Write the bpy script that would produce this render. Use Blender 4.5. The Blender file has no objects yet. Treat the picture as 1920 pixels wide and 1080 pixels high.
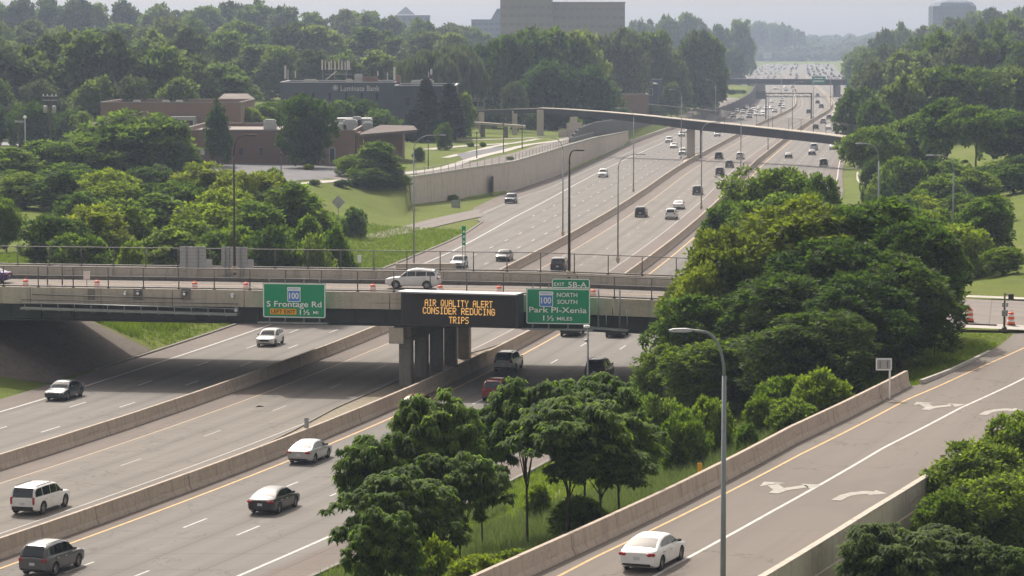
import bpy, bmesh, math, random
import numpy as np
from mathutils import Vector, Matrix, Euler

sc = bpy.context.scene
R = math.radians
F, H, HZ = 5600.0, 25.5, 75.0          # focal length in photo pixels, eye height above the freeway, horizon row
PITCH = math.atan((540 - HZ) / F)

# ---------------------------------------------------------------- camera
cam = bpy.data.cameras.new("camera")
cam.sensor_width = 36.0
cam.lens = 36.0 * F / 1920.0
cam.clip_start = 1.0
cam.clip_end = 12000.0
cob = bpy.data.objects.new("camera", cam)
cob.location = (0, 0, H)
cob.rotation_euler = (math.pi / 2 - PITCH, 0, 0)
sc.collection.objects.link(cob)
sc.camera = cob

# ---------------------------------------------------------------- sky and sun
SUN_EL, SUN_AZ = R(47), R(-18)          # azimuth measured from +Y towards +X (negative: left of the view)
w = bpy.data.worlds.new("World")
sc.world = w
w.use_nodes = True
wn = w.node_tree.nodes
sky = wn.new("ShaderNodeTexSky")
sky.sky_type = 'NISHITA'
sky.sun_disc = False
sky.sun_elevation = SUN_EL
sky.sun_rotation = SUN_AZ
sky.air_density = 1.0
sky.dust_density = 4.0
sky.ozone_density = 1.0
wn["Background"].inputs[1].default_value = 0.135
hsv = wn.new("ShaderNodeHueSaturation"); hsv.inputs["Saturation"].default_value = 0.30; hsv.inputs["Value"].default_value = 1.06   # milky summer haze
w.node_tree.links.new(sky.outputs[0], hsv.inputs["Color"])
warm = wn.new("ShaderNodeMix"); warm.data_type = 'RGBA'; warm.blend_type = 'MULTIPLY'; warm.inputs[0].default_value = 1.0
warm.inputs[7].default_value = (1.15, 1.055, 0.95, 1)
w.node_tree.links.new(hsv.outputs[0], warm.inputs[6])
w.node_tree.links.new(warm.outputs[2], wn["Background"].inputs[0])
sl = bpy.data.lights.new("sun", 'SUN')
sl.energy = 3.3
sl.angle = R(0.6)
sl.color = (1.0, 0.94, 0.85)
so = bpy.data.objects.new("sun", sl)
sd = Vector((math.sin(SUN_AZ) * math.cos(SUN_EL), math.cos(SUN_AZ) * math.cos(SUN_EL), math.sin(SUN_EL)))
so.rotation_euler = (-sd).to_track_quat('-Z', 'Y').to_euler()
sc.collection.objects.link(so)

sc.view_settings.view_transform = 'Standard'
sc.view_settings.look = 'None'
sc.view_settings.exposure = 0.37
sc.view_settings.gamma = 1.0
sc.cycles.use_denoising = True
sc.cycles.max_bounces = 5
sc.cycles.diffuse_bounces = 4
sc.cycles.glossy_bounces = 2
sc.cycles.transmission_bounces = 3
sc.cycles.transparent_max_bounces = 6
sc.cycles.volume_bounces = 0
sc.cycles.sample_clamp_indirect = 4.0
sc.cycles.caustics_reflective = False
sc.cycles.caustics_refractive = False
HAZE_DENSITY = 0.00018

# ---------------------------------------------------------------- helpers

def obj(name, me, mat=None, parent=None, loc=None, rot=None):
    o = bpy.data.objects.new(name, me)
    sc.collection.objects.link(o)
    if mat is not None and me is not None and len(me.materials) == 0:
        for m in (mat if isinstance(mat, (list, tuple)) else [mat]):
            me.materials.append(m)
    if parent is not None: o.parent = parent
    if loc is not None: o.location = loc
    if rot is not None: o.rotation_euler = rot
    return o

def tag(o, label=None, cat=None, group=None, kind=None):
    if label: o['label'] = label
    if cat: o['category'] = cat
    if group: o['group'] = group
    if kind: o['kind'] = kind
    return o

def empty(name, loc=(0, 0, 0), rz=0.0, label=None, cat=None, group=None):
    o = bpy.data.objects.new(name, None)
    o.empty_display_size = 0.3
    o.location = loc
    o.rotation_euler = (0, 0, rz)
    sc.collection.objects.link(o)
    return tag(o, label, cat, group)

def copy_tree(o, parent=None):
    c = o.copy()
    sc.collection.objects.link(c)
    if parent is not None: c.parent = parent
    for ch in list(o.children): copy_tree(ch, c)
    return c

def mesh_np(name, co, faces, smooth=False, uv=None, tint=None):
    """fast mesh from numpy; faces: (n,3) or (n,4)"""
    me = bpy.data.meshes.new(name)
    co = np.asarray(co, dtype=np.float32); faces = np.asarray(faces, dtype=np.int32)
    n, k = faces.shape
    me.vertices.add(len(co)); me.vertices.foreach_set("co", co.ravel())
    me.loops.add(n * k); me.loops.foreach_set("vertex_index", faces.ravel())
    me.polygons.add(n)
    me.polygons.foreach_set("loop_start", np.arange(0, n * k, k, dtype=np.int32))
    if smooth: me.polygons.foreach_set("use_smooth", np.ones(n, dtype=bool))
    if uv is not None:
        l = me.uv_layers.new(name="UVMap")
        l.data.foreach_set("uv", np.asarray(uv, dtype=np.float32)[faces.ravel()].ravel())
    if tint is not None:
        a = me.attributes.new("tint", 'FLOAT', 'FACE')
        a.data.foreach_set("value", np.asarray(tint, dtype=np.float32))
    me.update(calc_edges=True)
    me.validate()
    return me

class MB:
    """collects boxes, tubes and free faces and builds ONE mesh"""
    def __init__(s): s.v = []; s.f = []; s.m = []; s.mi = 0; s.sm = []
    def add(s, vs, fs, smooth=False):
        b = len(s.v); s.v += [tuple(p) for p in vs]
        for f in fs:
            s.f.append(tuple(i + b for i in f)); s.m.append(s.mi); s.sm.append(smooth)
        return s
    def mat(s, i): s.mi = i; return s
    def box(s, c, d, rz=0.0, M=None):
        hx, hy, hz = d[0] / 2, d[1] / 2, d[2] / 2
        T = Matrix.Translation(Vector(c)) @ Matrix.Rotation(rz, 4, 'Z')
        if M is not None: T = M @ T
        vs = [T @ Vector((x * hx, y * hy, z * hz)) for z in (-1, 1) for x, y in ((-1, -1), (1, -1), (1, 1), (-1, 1))]
        return s.add(vs, [(0, 3, 2, 1), (4, 5, 6, 7), (0, 1, 5, 4), (1, 2, 6, 5), (2, 3, 7, 6), (3, 0, 4, 7)])
    def cbox(s, c, d, b=0.03, rz=0.0, M=None):
        """box with chamfered vertical and top edges"""
        hx, hy, hz = d[0] / 2, d[1] / 2, d[2] / 2
        T = Matrix.Translation(Vector(c)) @ Matrix.Rotation(rz, 4, 'Z')
        if M is not None: T = M @ T
        def ring(ins, z):
            x, y = hx - ins, hy - ins
            return [T @ Vector(p) for p in ((-x + b, -y, z), (x - b, -y, z), (x, -y + b, z), (x, y - b, z), (x - b, y, z), (-x + b, y, z), (-x, y - b, z), (-x, -y + b, z))]
        vs = ring(b, -hz) + ring(0, -hz + b) + ring(0, hz - b) + ring(b, hz)
        fs = []
        for k in range(3):
            for i in range(8):
                j = (i + 1) % 8
                fs.append((k * 8 + i, k * 8 + j, k * 8 + 8 + j, k * 8 + 8 + i))
        fs.append(tuple(range(7, -1, -1))); fs.append(tuple(range(24, 32)))
        return s.add(vs, fs)
    def tube(s, pts, r, n=8, cap=True):
        pts = [Vector(p) for p in pts]
        rs = r if isinstance(r, (list, tuple)) else [r] * len(pts)
        vs = []; fs = []
        up = Vector((0, 0, 1))
        prev = None
        for i, p in enumerate(pts):
            d = (pts[min(i + 1, len(pts) - 1)] - pts[max(i - 1, 0)])
            d = d.normalized() if d.length > 1e-9 else Vector((0, 0, 1))
            if prev is None:
                a = d.cross(up)
                if a.length < 1e-3: a = d.cross(Vector((0, 1, 0)))
            else:
                a = prev - d * prev.dot(d)
            a.normalize(); prev = a; b = d.cross(a)
            for k in range(n):
                t = 2 * math.pi * k / n
                vs.append(p + (a * math.cos(t) + b * math.sin(t)) * rs[i])
        for i in range(len(pts) - 1):
            for k in range(n):
                j = (k + 1) % n
                fs.append((i * n + k, i * n + j, i * n + n + j, i * n + n + k))
        s.add(vs, fs, True)
        if cap:
            b0 = len(s.v) - len(vs)
            s.f.append(tuple(b0 + k for k in range(n - 1, -1, -1))); s.m.append(s.mi); s.sm.append(False)
            s.f.append(tuple(b0 + (len(pts) - 1) * n + k for k in range(n))); s.m.append(s.mi); s.sm.append(False)
        return s
    def lathe(s, prof, c=(0, 0, 0), n=16, M=None, smooth=True):
        """prof: list of (r, z)"""
        vs = []; fs = []
        T = (M if M is not None else Matrix.Identity(4))
        c = Vector(c)
        for r, z in prof:
            for k in range(n):
                t = 2 * math.pi * k / n
                vs.append(c + (T @ Vector((r * math.cos(t), r * math.sin(t), z))))
        for i in range(len(prof) - 1):
            for k in range(n):
                j = (k + 1) % n
                fs.append((i * n + k, i * n + j, i * n + n + j, i * n + n + k))
        return s.add(vs, fs, smooth)
    def loft(s, rings, closed=True, caps=True, smooth=False):
        n = len(rings[0]); vs = [p for r in rings for p in r]; fs = []
        for i in range(len(rings) - 1):
            for k in range(n if closed else n - 1):
                j = (k + 1) % n
                fs.append((i * n + k, i * n + j, i * n + n + j, i * n + n + k))
        s.add(vs, fs, smooth)
        if caps and closed:
            b0 = len(s.v) - len(vs)
            s.f.append(tuple(b0 + k for k in range(n - 1, -1, -1))); s.m.append(s.mi); s.sm.append(False)
            s.f.append(tuple(b0 + (len(rings) - 1) * n + k for k in range(n))); s.m.append(s.mi); s.sm.append(False)
        return s
    def mesh(s, name, mats=None, recalc=True):
        me = bpy.data.meshes.new(name)
        me.from_pydata(s.v, [], s.f)
        me.polygons.foreach_set("material_index", s.m)
        me.polygons.foreach_set("use_smooth", s.sm)
        if mats is not None:
            for m in (mats if isinstance(mats, (list, tuple)) else [mats]): me.materials.append(m)
        if recalc:
            bm = bmesh.new(); bm.from_mesh(me)
            bmesh.ops.recalc_face_normals(bm, faces=bm.faces)
            bm.to_mesh(me); bm.free()
        me.update()
        return me
    def build(s, name, mats, parent=None, loc=None, rot=None):
        return obj(name, s.mesh(name, mats), None, parent, loc, rot)

# ---------------------------------------------------------------- materials
def nodemat(name):
    m = bpy.data.materials.new(name); m.use_nodes = True
    nt = m.node_tree; return m, nt, nt.nodes, nt.links, nt.nodes["Principled BSDF"]

def mix_col(nt, fac, a, b, mode='MIX'):
    n = nt.nodes.new("ShaderNodeMix"); n.data_type = 'RGBA'; n.blend_type = mode
    def put(sock, v):
        if hasattr(v, 'node'): nt.links.new(v, sock)
        elif isinstance(v, (int, float)): sock.default_value = v
        else: sock.default_value = (*v, 1.0)
    put(n.inputs[0], fac); put(n.inputs[6], a); put(n.inputs[7], b)
    return n.outputs[2]

def noise(nt, scale, detail=4, rough=0.6, vec=None, dist=0.0):
    n = nt.nodes.new("ShaderNodeTexNoise"); n.inputs["Scale"].default_value = scale
    n.inputs["Detail"].default_value = detail; n.inputs["Roughness"].default_value = rough
    n.inputs["Distortion"].default_value = dist
    if vec is not None: nt.links.new(vec, n.inputs["Vector"])
    return n.outputs["Fac"]

def ramp(nt, fac, a, b, c0=(0, 0, 0), c1=(1, 1, 1)):
    n = nt.nodes.new("ShaderNodeValToRGB"); nt.links.new(fac, n.inputs[0])
    n.color_ramp.elements[0].position = a; n.color_ramp.elements[1].position = b
    n.color_ramp.elements[0].color = (*c0, 1); n.color_ramp.elements[1].color = (*c1, 1)
    return n.outputs[0]

def coords(nt, kind='Object', scale=(1, 1, 1)):
    t = nt.nodes.new("ShaderNodeTexCoord"); mp = nt.nodes.new("ShaderNodeMapping")
    mp.inputs["Scale"].default_value = scale
    nt.links.new(t.outputs[kind], mp.inputs[0]); return mp.outputs[0]

def position(nt, scale=(1, 1, 1)):
    g = nt.nodes.new("ShaderNodeNewGeometry"); mp = nt.nodes.new("ShaderNodeMapping")
    mp.inputs["Scale"].default_value = scale
    nt.links.new(g.outputs["Position"], mp.inputs[0]); return mp.outputs[0]

def bump(nt, b, h, strength=0.3, dist=0.02):
    n = nt.nodes.new("ShaderNodeBump"); n.inputs["Strength"].default_value = strength
    n.inputs["Distance"].default_value = dist
    nt.links.new(h, n.inputs["Height"]); nt.links.new(n.outputs[0], b.inputs["Normal"])

def simple(name, col, rough=0.6, metal=0.0, var=0.15, scale=3.0, coat=0.0, spec=0.5):
    m, nt, N, L, b = nodemat(name)
    f = noise(nt, scale, 5, 0.65, position(nt))
    c = mix_col(nt, ramp(nt, f, 0.3, 0.7), tuple(x * (1 - var) for x in col), tuple(min(1, x * (1 + var)) for x in col))
    L.new(c, b.inputs["Base Color"])
    b.inputs["Roughness"].default_value = rough; b.inputs["Metallic"].default_value = metal
    b.inputs["Coat Weight"].default_value = coat; b.inputs["Coat Roughness"].default_value = 0.04
    b.inputs["Specular IOR Level"].default_value = spec
    return m

def concrete(name, col, dark=0.72, streak=True, rough=0.9):
    m, nt, N, L, b = nodemat(name)
    p = position(nt)
    f1 = noise(nt, 0.35, 6, 0.6, p); f2 = noise(nt, 4.0, 6, 0.7, p)
    st = noise(nt, 1.0, 4, 0.6, position(nt, (2.2, 2.2, 0.18)))
    c = mix_col(nt, ramp(nt, f1, 0.3, 0.72), tuple(x * dark for x in col), col)
    c = mix_col(nt, ramp(nt, f2, 0.35, 0.7), c, tuple(min(1, x * 1.1) for x in col))
    if streak:
        c = mix_col(nt, ramp(nt, st, 0.52, 0.8), c, tuple(x * 0.60 for x in col))
        sc_ = noise(nt, 1.0, 5, 0.65, position(nt, (0.35, 0.35, 4.5)), 0.5)
        c = mix_col(nt, ramp(nt, sc_, 0.60, 0.72), c, tuple(x * 0.55 for x in col))
    L.new(c, b.inputs["Base Color"]); b.inputs["Roughness"].default_value = rough
    b.inputs["Specular IOR Level"].default_value = 0.25
    bump(nt, b, f2, 0.25, 0.03)
    return m

def roadmat(name, col, tracks=0.16, lane=3.62, off=0.0, joint=4.6, patch=0.16, jd=0.5):
    """concrete pavement; UV x = metres across, UV y = metres along"""
    m, nt, N, L, b = nodemat(name)
    tc = nt.nodes.new("ShaderNodeTexCoord"); sx = nt.nodes.new("ShaderNodeSeparateXYZ")
    L.new(tc.outputs["UV"], sx.inputs[0])
    def math_(op, a, v=None, v2=None):
        n = nt.nodes.new("ShaderNodeMath"); n.operation = op
        for i, q in enumerate((a, v, v2)):
            if q is None: continue
            if hasattr(q, 'node'): L.new(q, n.inputs[i])
            else: n.inputs[i].default_value = q
        return n.outputs[0]
    # streaks stretched along the road
    mp = nt.nodes.new("ShaderNodeMapping"); mp.inputs["Scale"].default_value = (1.1, 0.035, 1)
    L.new(tc.outputs["UV"], mp.inputs[0])
    f1 = noise(nt, 1.6, 5, 0.65, mp.outputs[0])
    mp2 = nt.nodes.new("ShaderNodeMapping"); mp2.inputs["Scale"].default_value = (0.25, 0.08, 1)
    L.new(tc.outputs["UV"], mp2.inputs[0])
    f2 = noise(nt, 1.0, 6, 0.6, mp2.outputs[0])
    f3 = noise(nt, 14.0, 4, 0.7, position(nt))
    c = mix_col(nt, ramp(nt, f1, 0.3, 0.75), tuple(x * (1 - patch * 1.3) for x in col), tuple(min(1, x * (1 + patch * 0.6)) for x in col))
    c = mix_col(nt, ramp(nt, f2, 0.35, 0.7), c, tuple(x * (1 - patch) for x in col))
    # wheel tracks
    ph = math_('MULTIPLY', math_('ADD', sx.outputs[0], off), 4 * math.pi / lane)
    tr = math_('MULTIPLY', math_('ADD', math_('COSINE', ph), 1.0), 0.5 * tracks)
    c = mix_col(nt, tr, c, tuple(x * 0.45 for x in col))
    # oil-darkened centre of each lane
    ph2 = math_('MULTIPLY', math_('ADD', sx.outputs[0], off), 2 * math.pi / lane)
    tr2 = math_('MULTIPLY', math_('POWER', math_('MULTIPLY', math_('ADD', math_('COSINE', ph2), 1.0), 0.5), 4.0), tracks * 1.6)
    c = mix_col(nt, math_('MULTIPLY', tr2, f1), c, tuple(x * 0.3 for x in col))
    # transverse joints and sparse cracks
    fr = math_('FRACT', math_('DIVIDE', sx.outputs[1], joint)); fl = math_('FRACT', math_('DIVIDE', math_('ADD', sx.outputs[0], off), lane))
    jl = math_('MAXIMUM', math_('LESS_THAN', fr, 0.02), math_('MULTIPLY', math_('LESS_THAN', fl, 0.03), 0.8))
    slab = nt.nodes.new("ShaderNodeTexWhiteNoise"); slab.noise_dimensions = '2D'
    cb = nt.nodes.new("ShaderNodeCombineXYZ")
    L.new(math_('FLOOR', math_('DIVIDE', sx.outputs[1], joint)), cb.inputs[0])
    L.new(math_('FLOOR', math_('DIVIDE', math_('ADD', sx.outputs[0], off), lane)), cb.inputs[1])
    L.new(cb.outputs[0], slab.inputs["Vector"])
    c = mix_col(nt, math_('MULTIPLY', slab.outputs[0], patch * 0.9), c, tuple(x * 0.55 for x in col))
    c = mix_col(nt, math_('MULTIPLY', jl, jd), c, tuple(x * 0.3 for x in col))
    # sealed cracks and dark patches
    vo = nt.nodes.new("ShaderNodeTexVoronoi"); vo.feature = 'DISTANCE_TO_EDGE'; vo.inputs["Scale"].default_value = 0.16
    wv = nt.nodes.new("ShaderNodeMix"); wv.data_type = 'RGBA'; wv.inputs[0].default_value = 0.9
    nz = nt.nodes.new("ShaderNodeTexNoise"); nz.inputs["Scale"].default_value = 0.5; nz.inputs["Detail"].default_value = 5
    L.new(position(nt), nz.inputs["Vector"]); va = nt.nodes.new("ShaderNodeVectorMath"); va.operation = 'MULTIPLY_ADD'
    L.new(nz.outputs["Color"], va.inputs[0]); va.inputs[1].default_value = (5, 5, 5); L.new(position(nt), va.inputs[2]); L.new(va.outputs[0], vo.inputs["Vector"])
    ck = math_('MULTIPLY', math_('LESS_THAN', vo.outputs["Distance"], 0.010), math_('GREATER_THAN', noise(nt, 0.07, 2, 0.5, position(nt)), 0.50))
    c = mix_col(nt, math_('MULTIPLY', ck, 0.45), c, tuple(x * 0.35 for x in col))
    f5 = noise(nt, 0.5, 3, 0.5, mp2.outputs[0], 0.3)
    c = mix_col(nt, math_('MULTIPLY', ramp(nt, f5, 0.60, 0.64), 0.22), c, tuple(x * 0.6 for x in col))
    L.new(c, b.inputs["Base Color"]); b.inputs["Roughness"].default_value = 0.88
    b.inputs["Specular IOR Level"].default_value = 0.3
    bump(nt, b, f3, 0.2, 0.01)
    return m

def grassmat():
    m, nt, N, L, b = nodemat("grass")
    p = position(nt)
    f0 = noise(nt, 0.05, 4, 0.6, p, 0.6); f1 = noise(nt, 0.35, 6, 0.65, p, 0.4); f2 = noise(nt, 5.0, 5, 0.75, p)
    c = mix_col(nt, ramp(nt, f1, 0.3, 0.7), (0.135, 0.180, 0.026), (0.215, 0.245, 0.042))
    f9 = noise(nt, 0.14, 5, 0.7, p, 1.2)
    c = mix_col(nt, ramp(nt, f9, 0.50, 0.66), c, (0.11, 0.125, 0.035))
    c = mix_col(nt, ramp(nt, f0, 0.45, 0.7), c, (0.25, 0.25, 0.075))
    c = mix_col(nt, ramp(nt, f2, 0.3, 0.75), (0.095, 0.135, 0.020), c)
    L.new(c, b.inputs["Base Color"]); b.inputs["Roughness"].default_value = 0.95
    b.inputs["Specular IOR Level"].default_value = 0.1
    bump(nt, b, f2, 0.8, 0.25)
    return m

def leafmat(name, dark, light, trans, tw=0.35, hue=0.05):
    """leaf colour varies by leaf (attribute 'tint') and by tree (object random)"""
    m, nt, N, L, b = nodemat(name)
    at = nt.nodes.new("ShaderNodeAttribute"); at.attribute_name = "tint"
    oi = nt.nodes.new("ShaderNodeObjectInfo")
    c = mix_col(nt, at.outputs["Fac"], dark, light)
    hs = nt.nodes.new("ShaderNodeHueSaturation")
    mr = nt.nodes.new("ShaderNodeMapRange"); L.new(oi.outputs["Random"], mr.inputs[0])
    mr.inputs[3].default_value = 0.5 - hue * .55; mr.inputs[4].default_value = 0.5 + hue * .12
    L.new(mr.outputs[0], hs.inputs["Hue"])
    mr2 = nt.nodes.new("ShaderNodeMapRange"); L.new(oi.outputs["Random"], mr2.inputs[0])
    mr2.inputs[3].default_value = 1.2; mr2.inputs[4].default_value = 0.78
    L.new(mr2.outputs[0], hs.inputs["Value"])
    L.new(c, hs.inputs["Color"])
    L.new(hs.outputs[0], b.inputs["Base Color"]); b.inputs["Roughness"].default_value = 0.7
    b.inputs["Specular IOR Level"].default_value = 0.12
    tr = nt.nodes.new("ShaderNodeBsdfTranslucent"); tc = mix_col(nt, 1.0, hs.outputs[0], trans, 'MULTIPLY')
    L.new(tc, tr.inputs[0])
    mx = nt.nodes.new("ShaderNodeMixShader"); mx.inputs[0].default_value = tw
    L.new(b.outputs[0], mx.inputs[1]); L.new(tr.outputs[0], mx.inputs[2])
    L.new(mx.outputs[0], N["Material Output"].inputs[0])
    return m

M = {}
M['road'] = roadmat("pavement concrete", (0.200, 0.183, 0.166))
M['road_hov'] = roadmat("reversible lane concrete", (0.207, 0.184, 0.160), off=1.3)
M['shoulder'] = roadmat("brown shoulder", (0.185, 0.150, 0.130), tracks=0.0, patch=0.2)
M['ramp'] = roadmat("ramp pavement", (0.182, 0.155, 0.134), tracks=0.05, joint=7.0, jd=0.12, patch=0.08)
M['street'] = roadmat("street pavement", (0.225, 0.193, 0.172), tracks=0.04)
M['lot'] = simple("parking asphalt", (0.115, 0.112, 0.12), 0.9, var=0.2, scale=0.3)
M['lot_light'] = simple("pale parking surface", (0.26, 0.25, 0.25), 0.9, var=0.15, scale=0.3)
M['walk'] = simple("sidewalk concrete", (0.42, 0.39, 0.35), 0.9, var=0.12, scale=0.8)
M['barrier'] = concrete("barrier concrete", (0.47, 0.39, 0.32), 0.78)
M['bridgec'] = concrete("bridge concrete", (0.50, 0.445, 0.375), 0.78)
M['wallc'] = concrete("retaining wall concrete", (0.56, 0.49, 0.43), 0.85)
M['darkwall'] = concrete("dark noise wall", (0.12, 0.115, 0.12), 0.75)  # shade of faces turned from the sun is put into this colour
M['soffit'] = concrete("darkened concrete soffit", (0.12, 0.11, 0.10), 0.7)  # colour lowered to deepen the shade below the deck; street median shares it
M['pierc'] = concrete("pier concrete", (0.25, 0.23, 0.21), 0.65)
M['slope'] = concrete("slope paving", (0.165, 0.135, 0.11), 0.55)
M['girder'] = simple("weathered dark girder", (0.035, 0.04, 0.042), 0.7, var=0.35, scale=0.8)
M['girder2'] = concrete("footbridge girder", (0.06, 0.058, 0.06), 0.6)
M['steel'] = simple("galvanised steel", (0.28, 0.30, 0.31), 0.45, 0.6, var=0.15)
M['greypole'] = simple("grey pole paint", (0.24, 0.26, 0.28), 0.5, 0.3, var=0.1)
M['darkpole'] = simple("dark bronze pole", (0.045, 0.035, 0.030), 0.5, 0.2, var=0.2)
M['fence'] = simple("weathered fence steel", (0.11, 0.10, 0.095), 0.6, 0.3, var=0.3)
M['wpaint'] = simple("white road paint", (0.50, 0.48, 0.455), 0.8, var=0.25, scale=2.5)
M['wfaint'] = simple("worn white road paint", (0.37, 0.345, 0.32), 0.85, var=0.2, scale=2.5)
M['ypaint'] = simple("yellow road paint", (0.55, 0.36, 0.16), 0.8, var=0.2, scale=2.5)
M['yfaint'] = simple("worn yellow road paint", (0.40, 0.30, 0.20), 0.8, var=0.2, scale=2.5)
M['green'] = simple("green sign sheeting", (0.0, 0.30, 0.14), 0.45, var=0.05)
M['greenfar'] = simple("green sign sheeting far", (0.0, 0.20, 0.12), 0.5, var=0.05)
M['signwhite'] = simple("white sign legend", (0.92, 0.93, 0.92), 0.5, var=0.02)
M['signblue'] = simple("blue sign legend", (0.07, 0.25, 0.70), 0.5, var=0.02)
M['signyellow'] = simple("yellow sign panel", (0.85, 0.42, 0.02), 0.5, var=0.02)
M['black'] = simple("black", (0.012, 0.012, 0.013), 0.6, var=0.1)
M['dmsblack'] = simple("message board face", (0.016, 0.013, 0.013), 0.5, var=0.2)
M['dmscase'] = simple("message board case", (0.05, 0.048, 0.05), 0.5, var=0.15)
M['signback'] = simple("aluminium sign back", (0.40, 0.40, 0.41), 0.5, 0.3, var=0.08)
M['orange'] = simple("orange plastic", (0.75, 0.10, 0.025), 0.5, var=0.08)
M['refl'] = simple("white reflective band", (0.75, 0.68, 0.66), 0.5, var=0.05)
M['brick'] = None
M['trunk'] = simple("bark", (0.060, 0.050, 0.040), 0.9, var=0.35, scale=2.0)
M['roofing'] = simple("pale flat roofing", (0.25, 0.215, 0.19), 0.9, var=0.15, scale=0.3)
M['rooftan'] = simple("brown shingle roof", (0.10, 0.075, 0.065), 0.9, var=0.2, scale=0.6)
M['hvac'] = simple("rooftop unit metal", (0.34, 0.35, 0.35), 0.6, 0.2, var=0.15)
M['soil'] = simple("gravel and dead grass", (0.22, 0.185, 0.13), 0.95, var=0.3, scale=2.5)
M['grass'] = grassmat()
# ---------------------------------------------------------------- freeway axis (x of the right-hand barrier as a function of y)
_kn = [-200, 60., 150., 220., 300., 400., 520., 650., 800., 1000., 1200., 1700., 2300., 3400., 7000]
_ks = [0.5, 0.4412, 0.3183, 0.22, 0.1526, 0.133, 0.1142, 0.1328, 0.1349, 0.150, 0.095, 0.0802, 0.0972, 0.10, 0.10]
_yy = np.arange(-200, 7000, 2.0)
_ss = np.interp(_yy, _kn, _ks)
_xx = np.concatenate([[0], np.cumsum((_ss[1:] + _ss[:-1]) / 2 * 2.0)])
_xx = _xx - np.interp(60.0, _yy, _xx) - 58.16
def CX(y): return float(np.interp(y, _yy, _xx))
def CS(y): return float(np.interp(y, _yy, _ss))
def P(y, t, z=0.0):
    """point t metres to the right of the axis at depth y"""
    s = CS(y); return (CX(y) + t * math.sqrt(1 + s * s), y, z)
def tof(x, y): return (x - CX(y)) / math.sqrt(1 + CS(y) ** 2)
def heading(y): return -math.atan(CS(y))      # rotation about z that turns +Y onto the freeway direction

def at(px, py, z=0.0, y=None):
    """photo pixel -> world point on the plane z (or at depth y)"""
    dx = (px - 960) / F; dv = -(py - 540) / F
    Y = math.cos(PITCH) + dv * math.sin(PITCH); Z = -math.sin(PITCH) + dv * math.cos(PITCH)
    k = (z - H) / Z if y is None else y / Y
    return (dx * k, Y * k, H + Z * k)
def zat(py, y): return at(960, py, y=y)[2]

def smooth01(a, b, x):
    t = min(1, max(0, (x - a) / (b - a))); return t * t * (3 - 2 * t)

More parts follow.
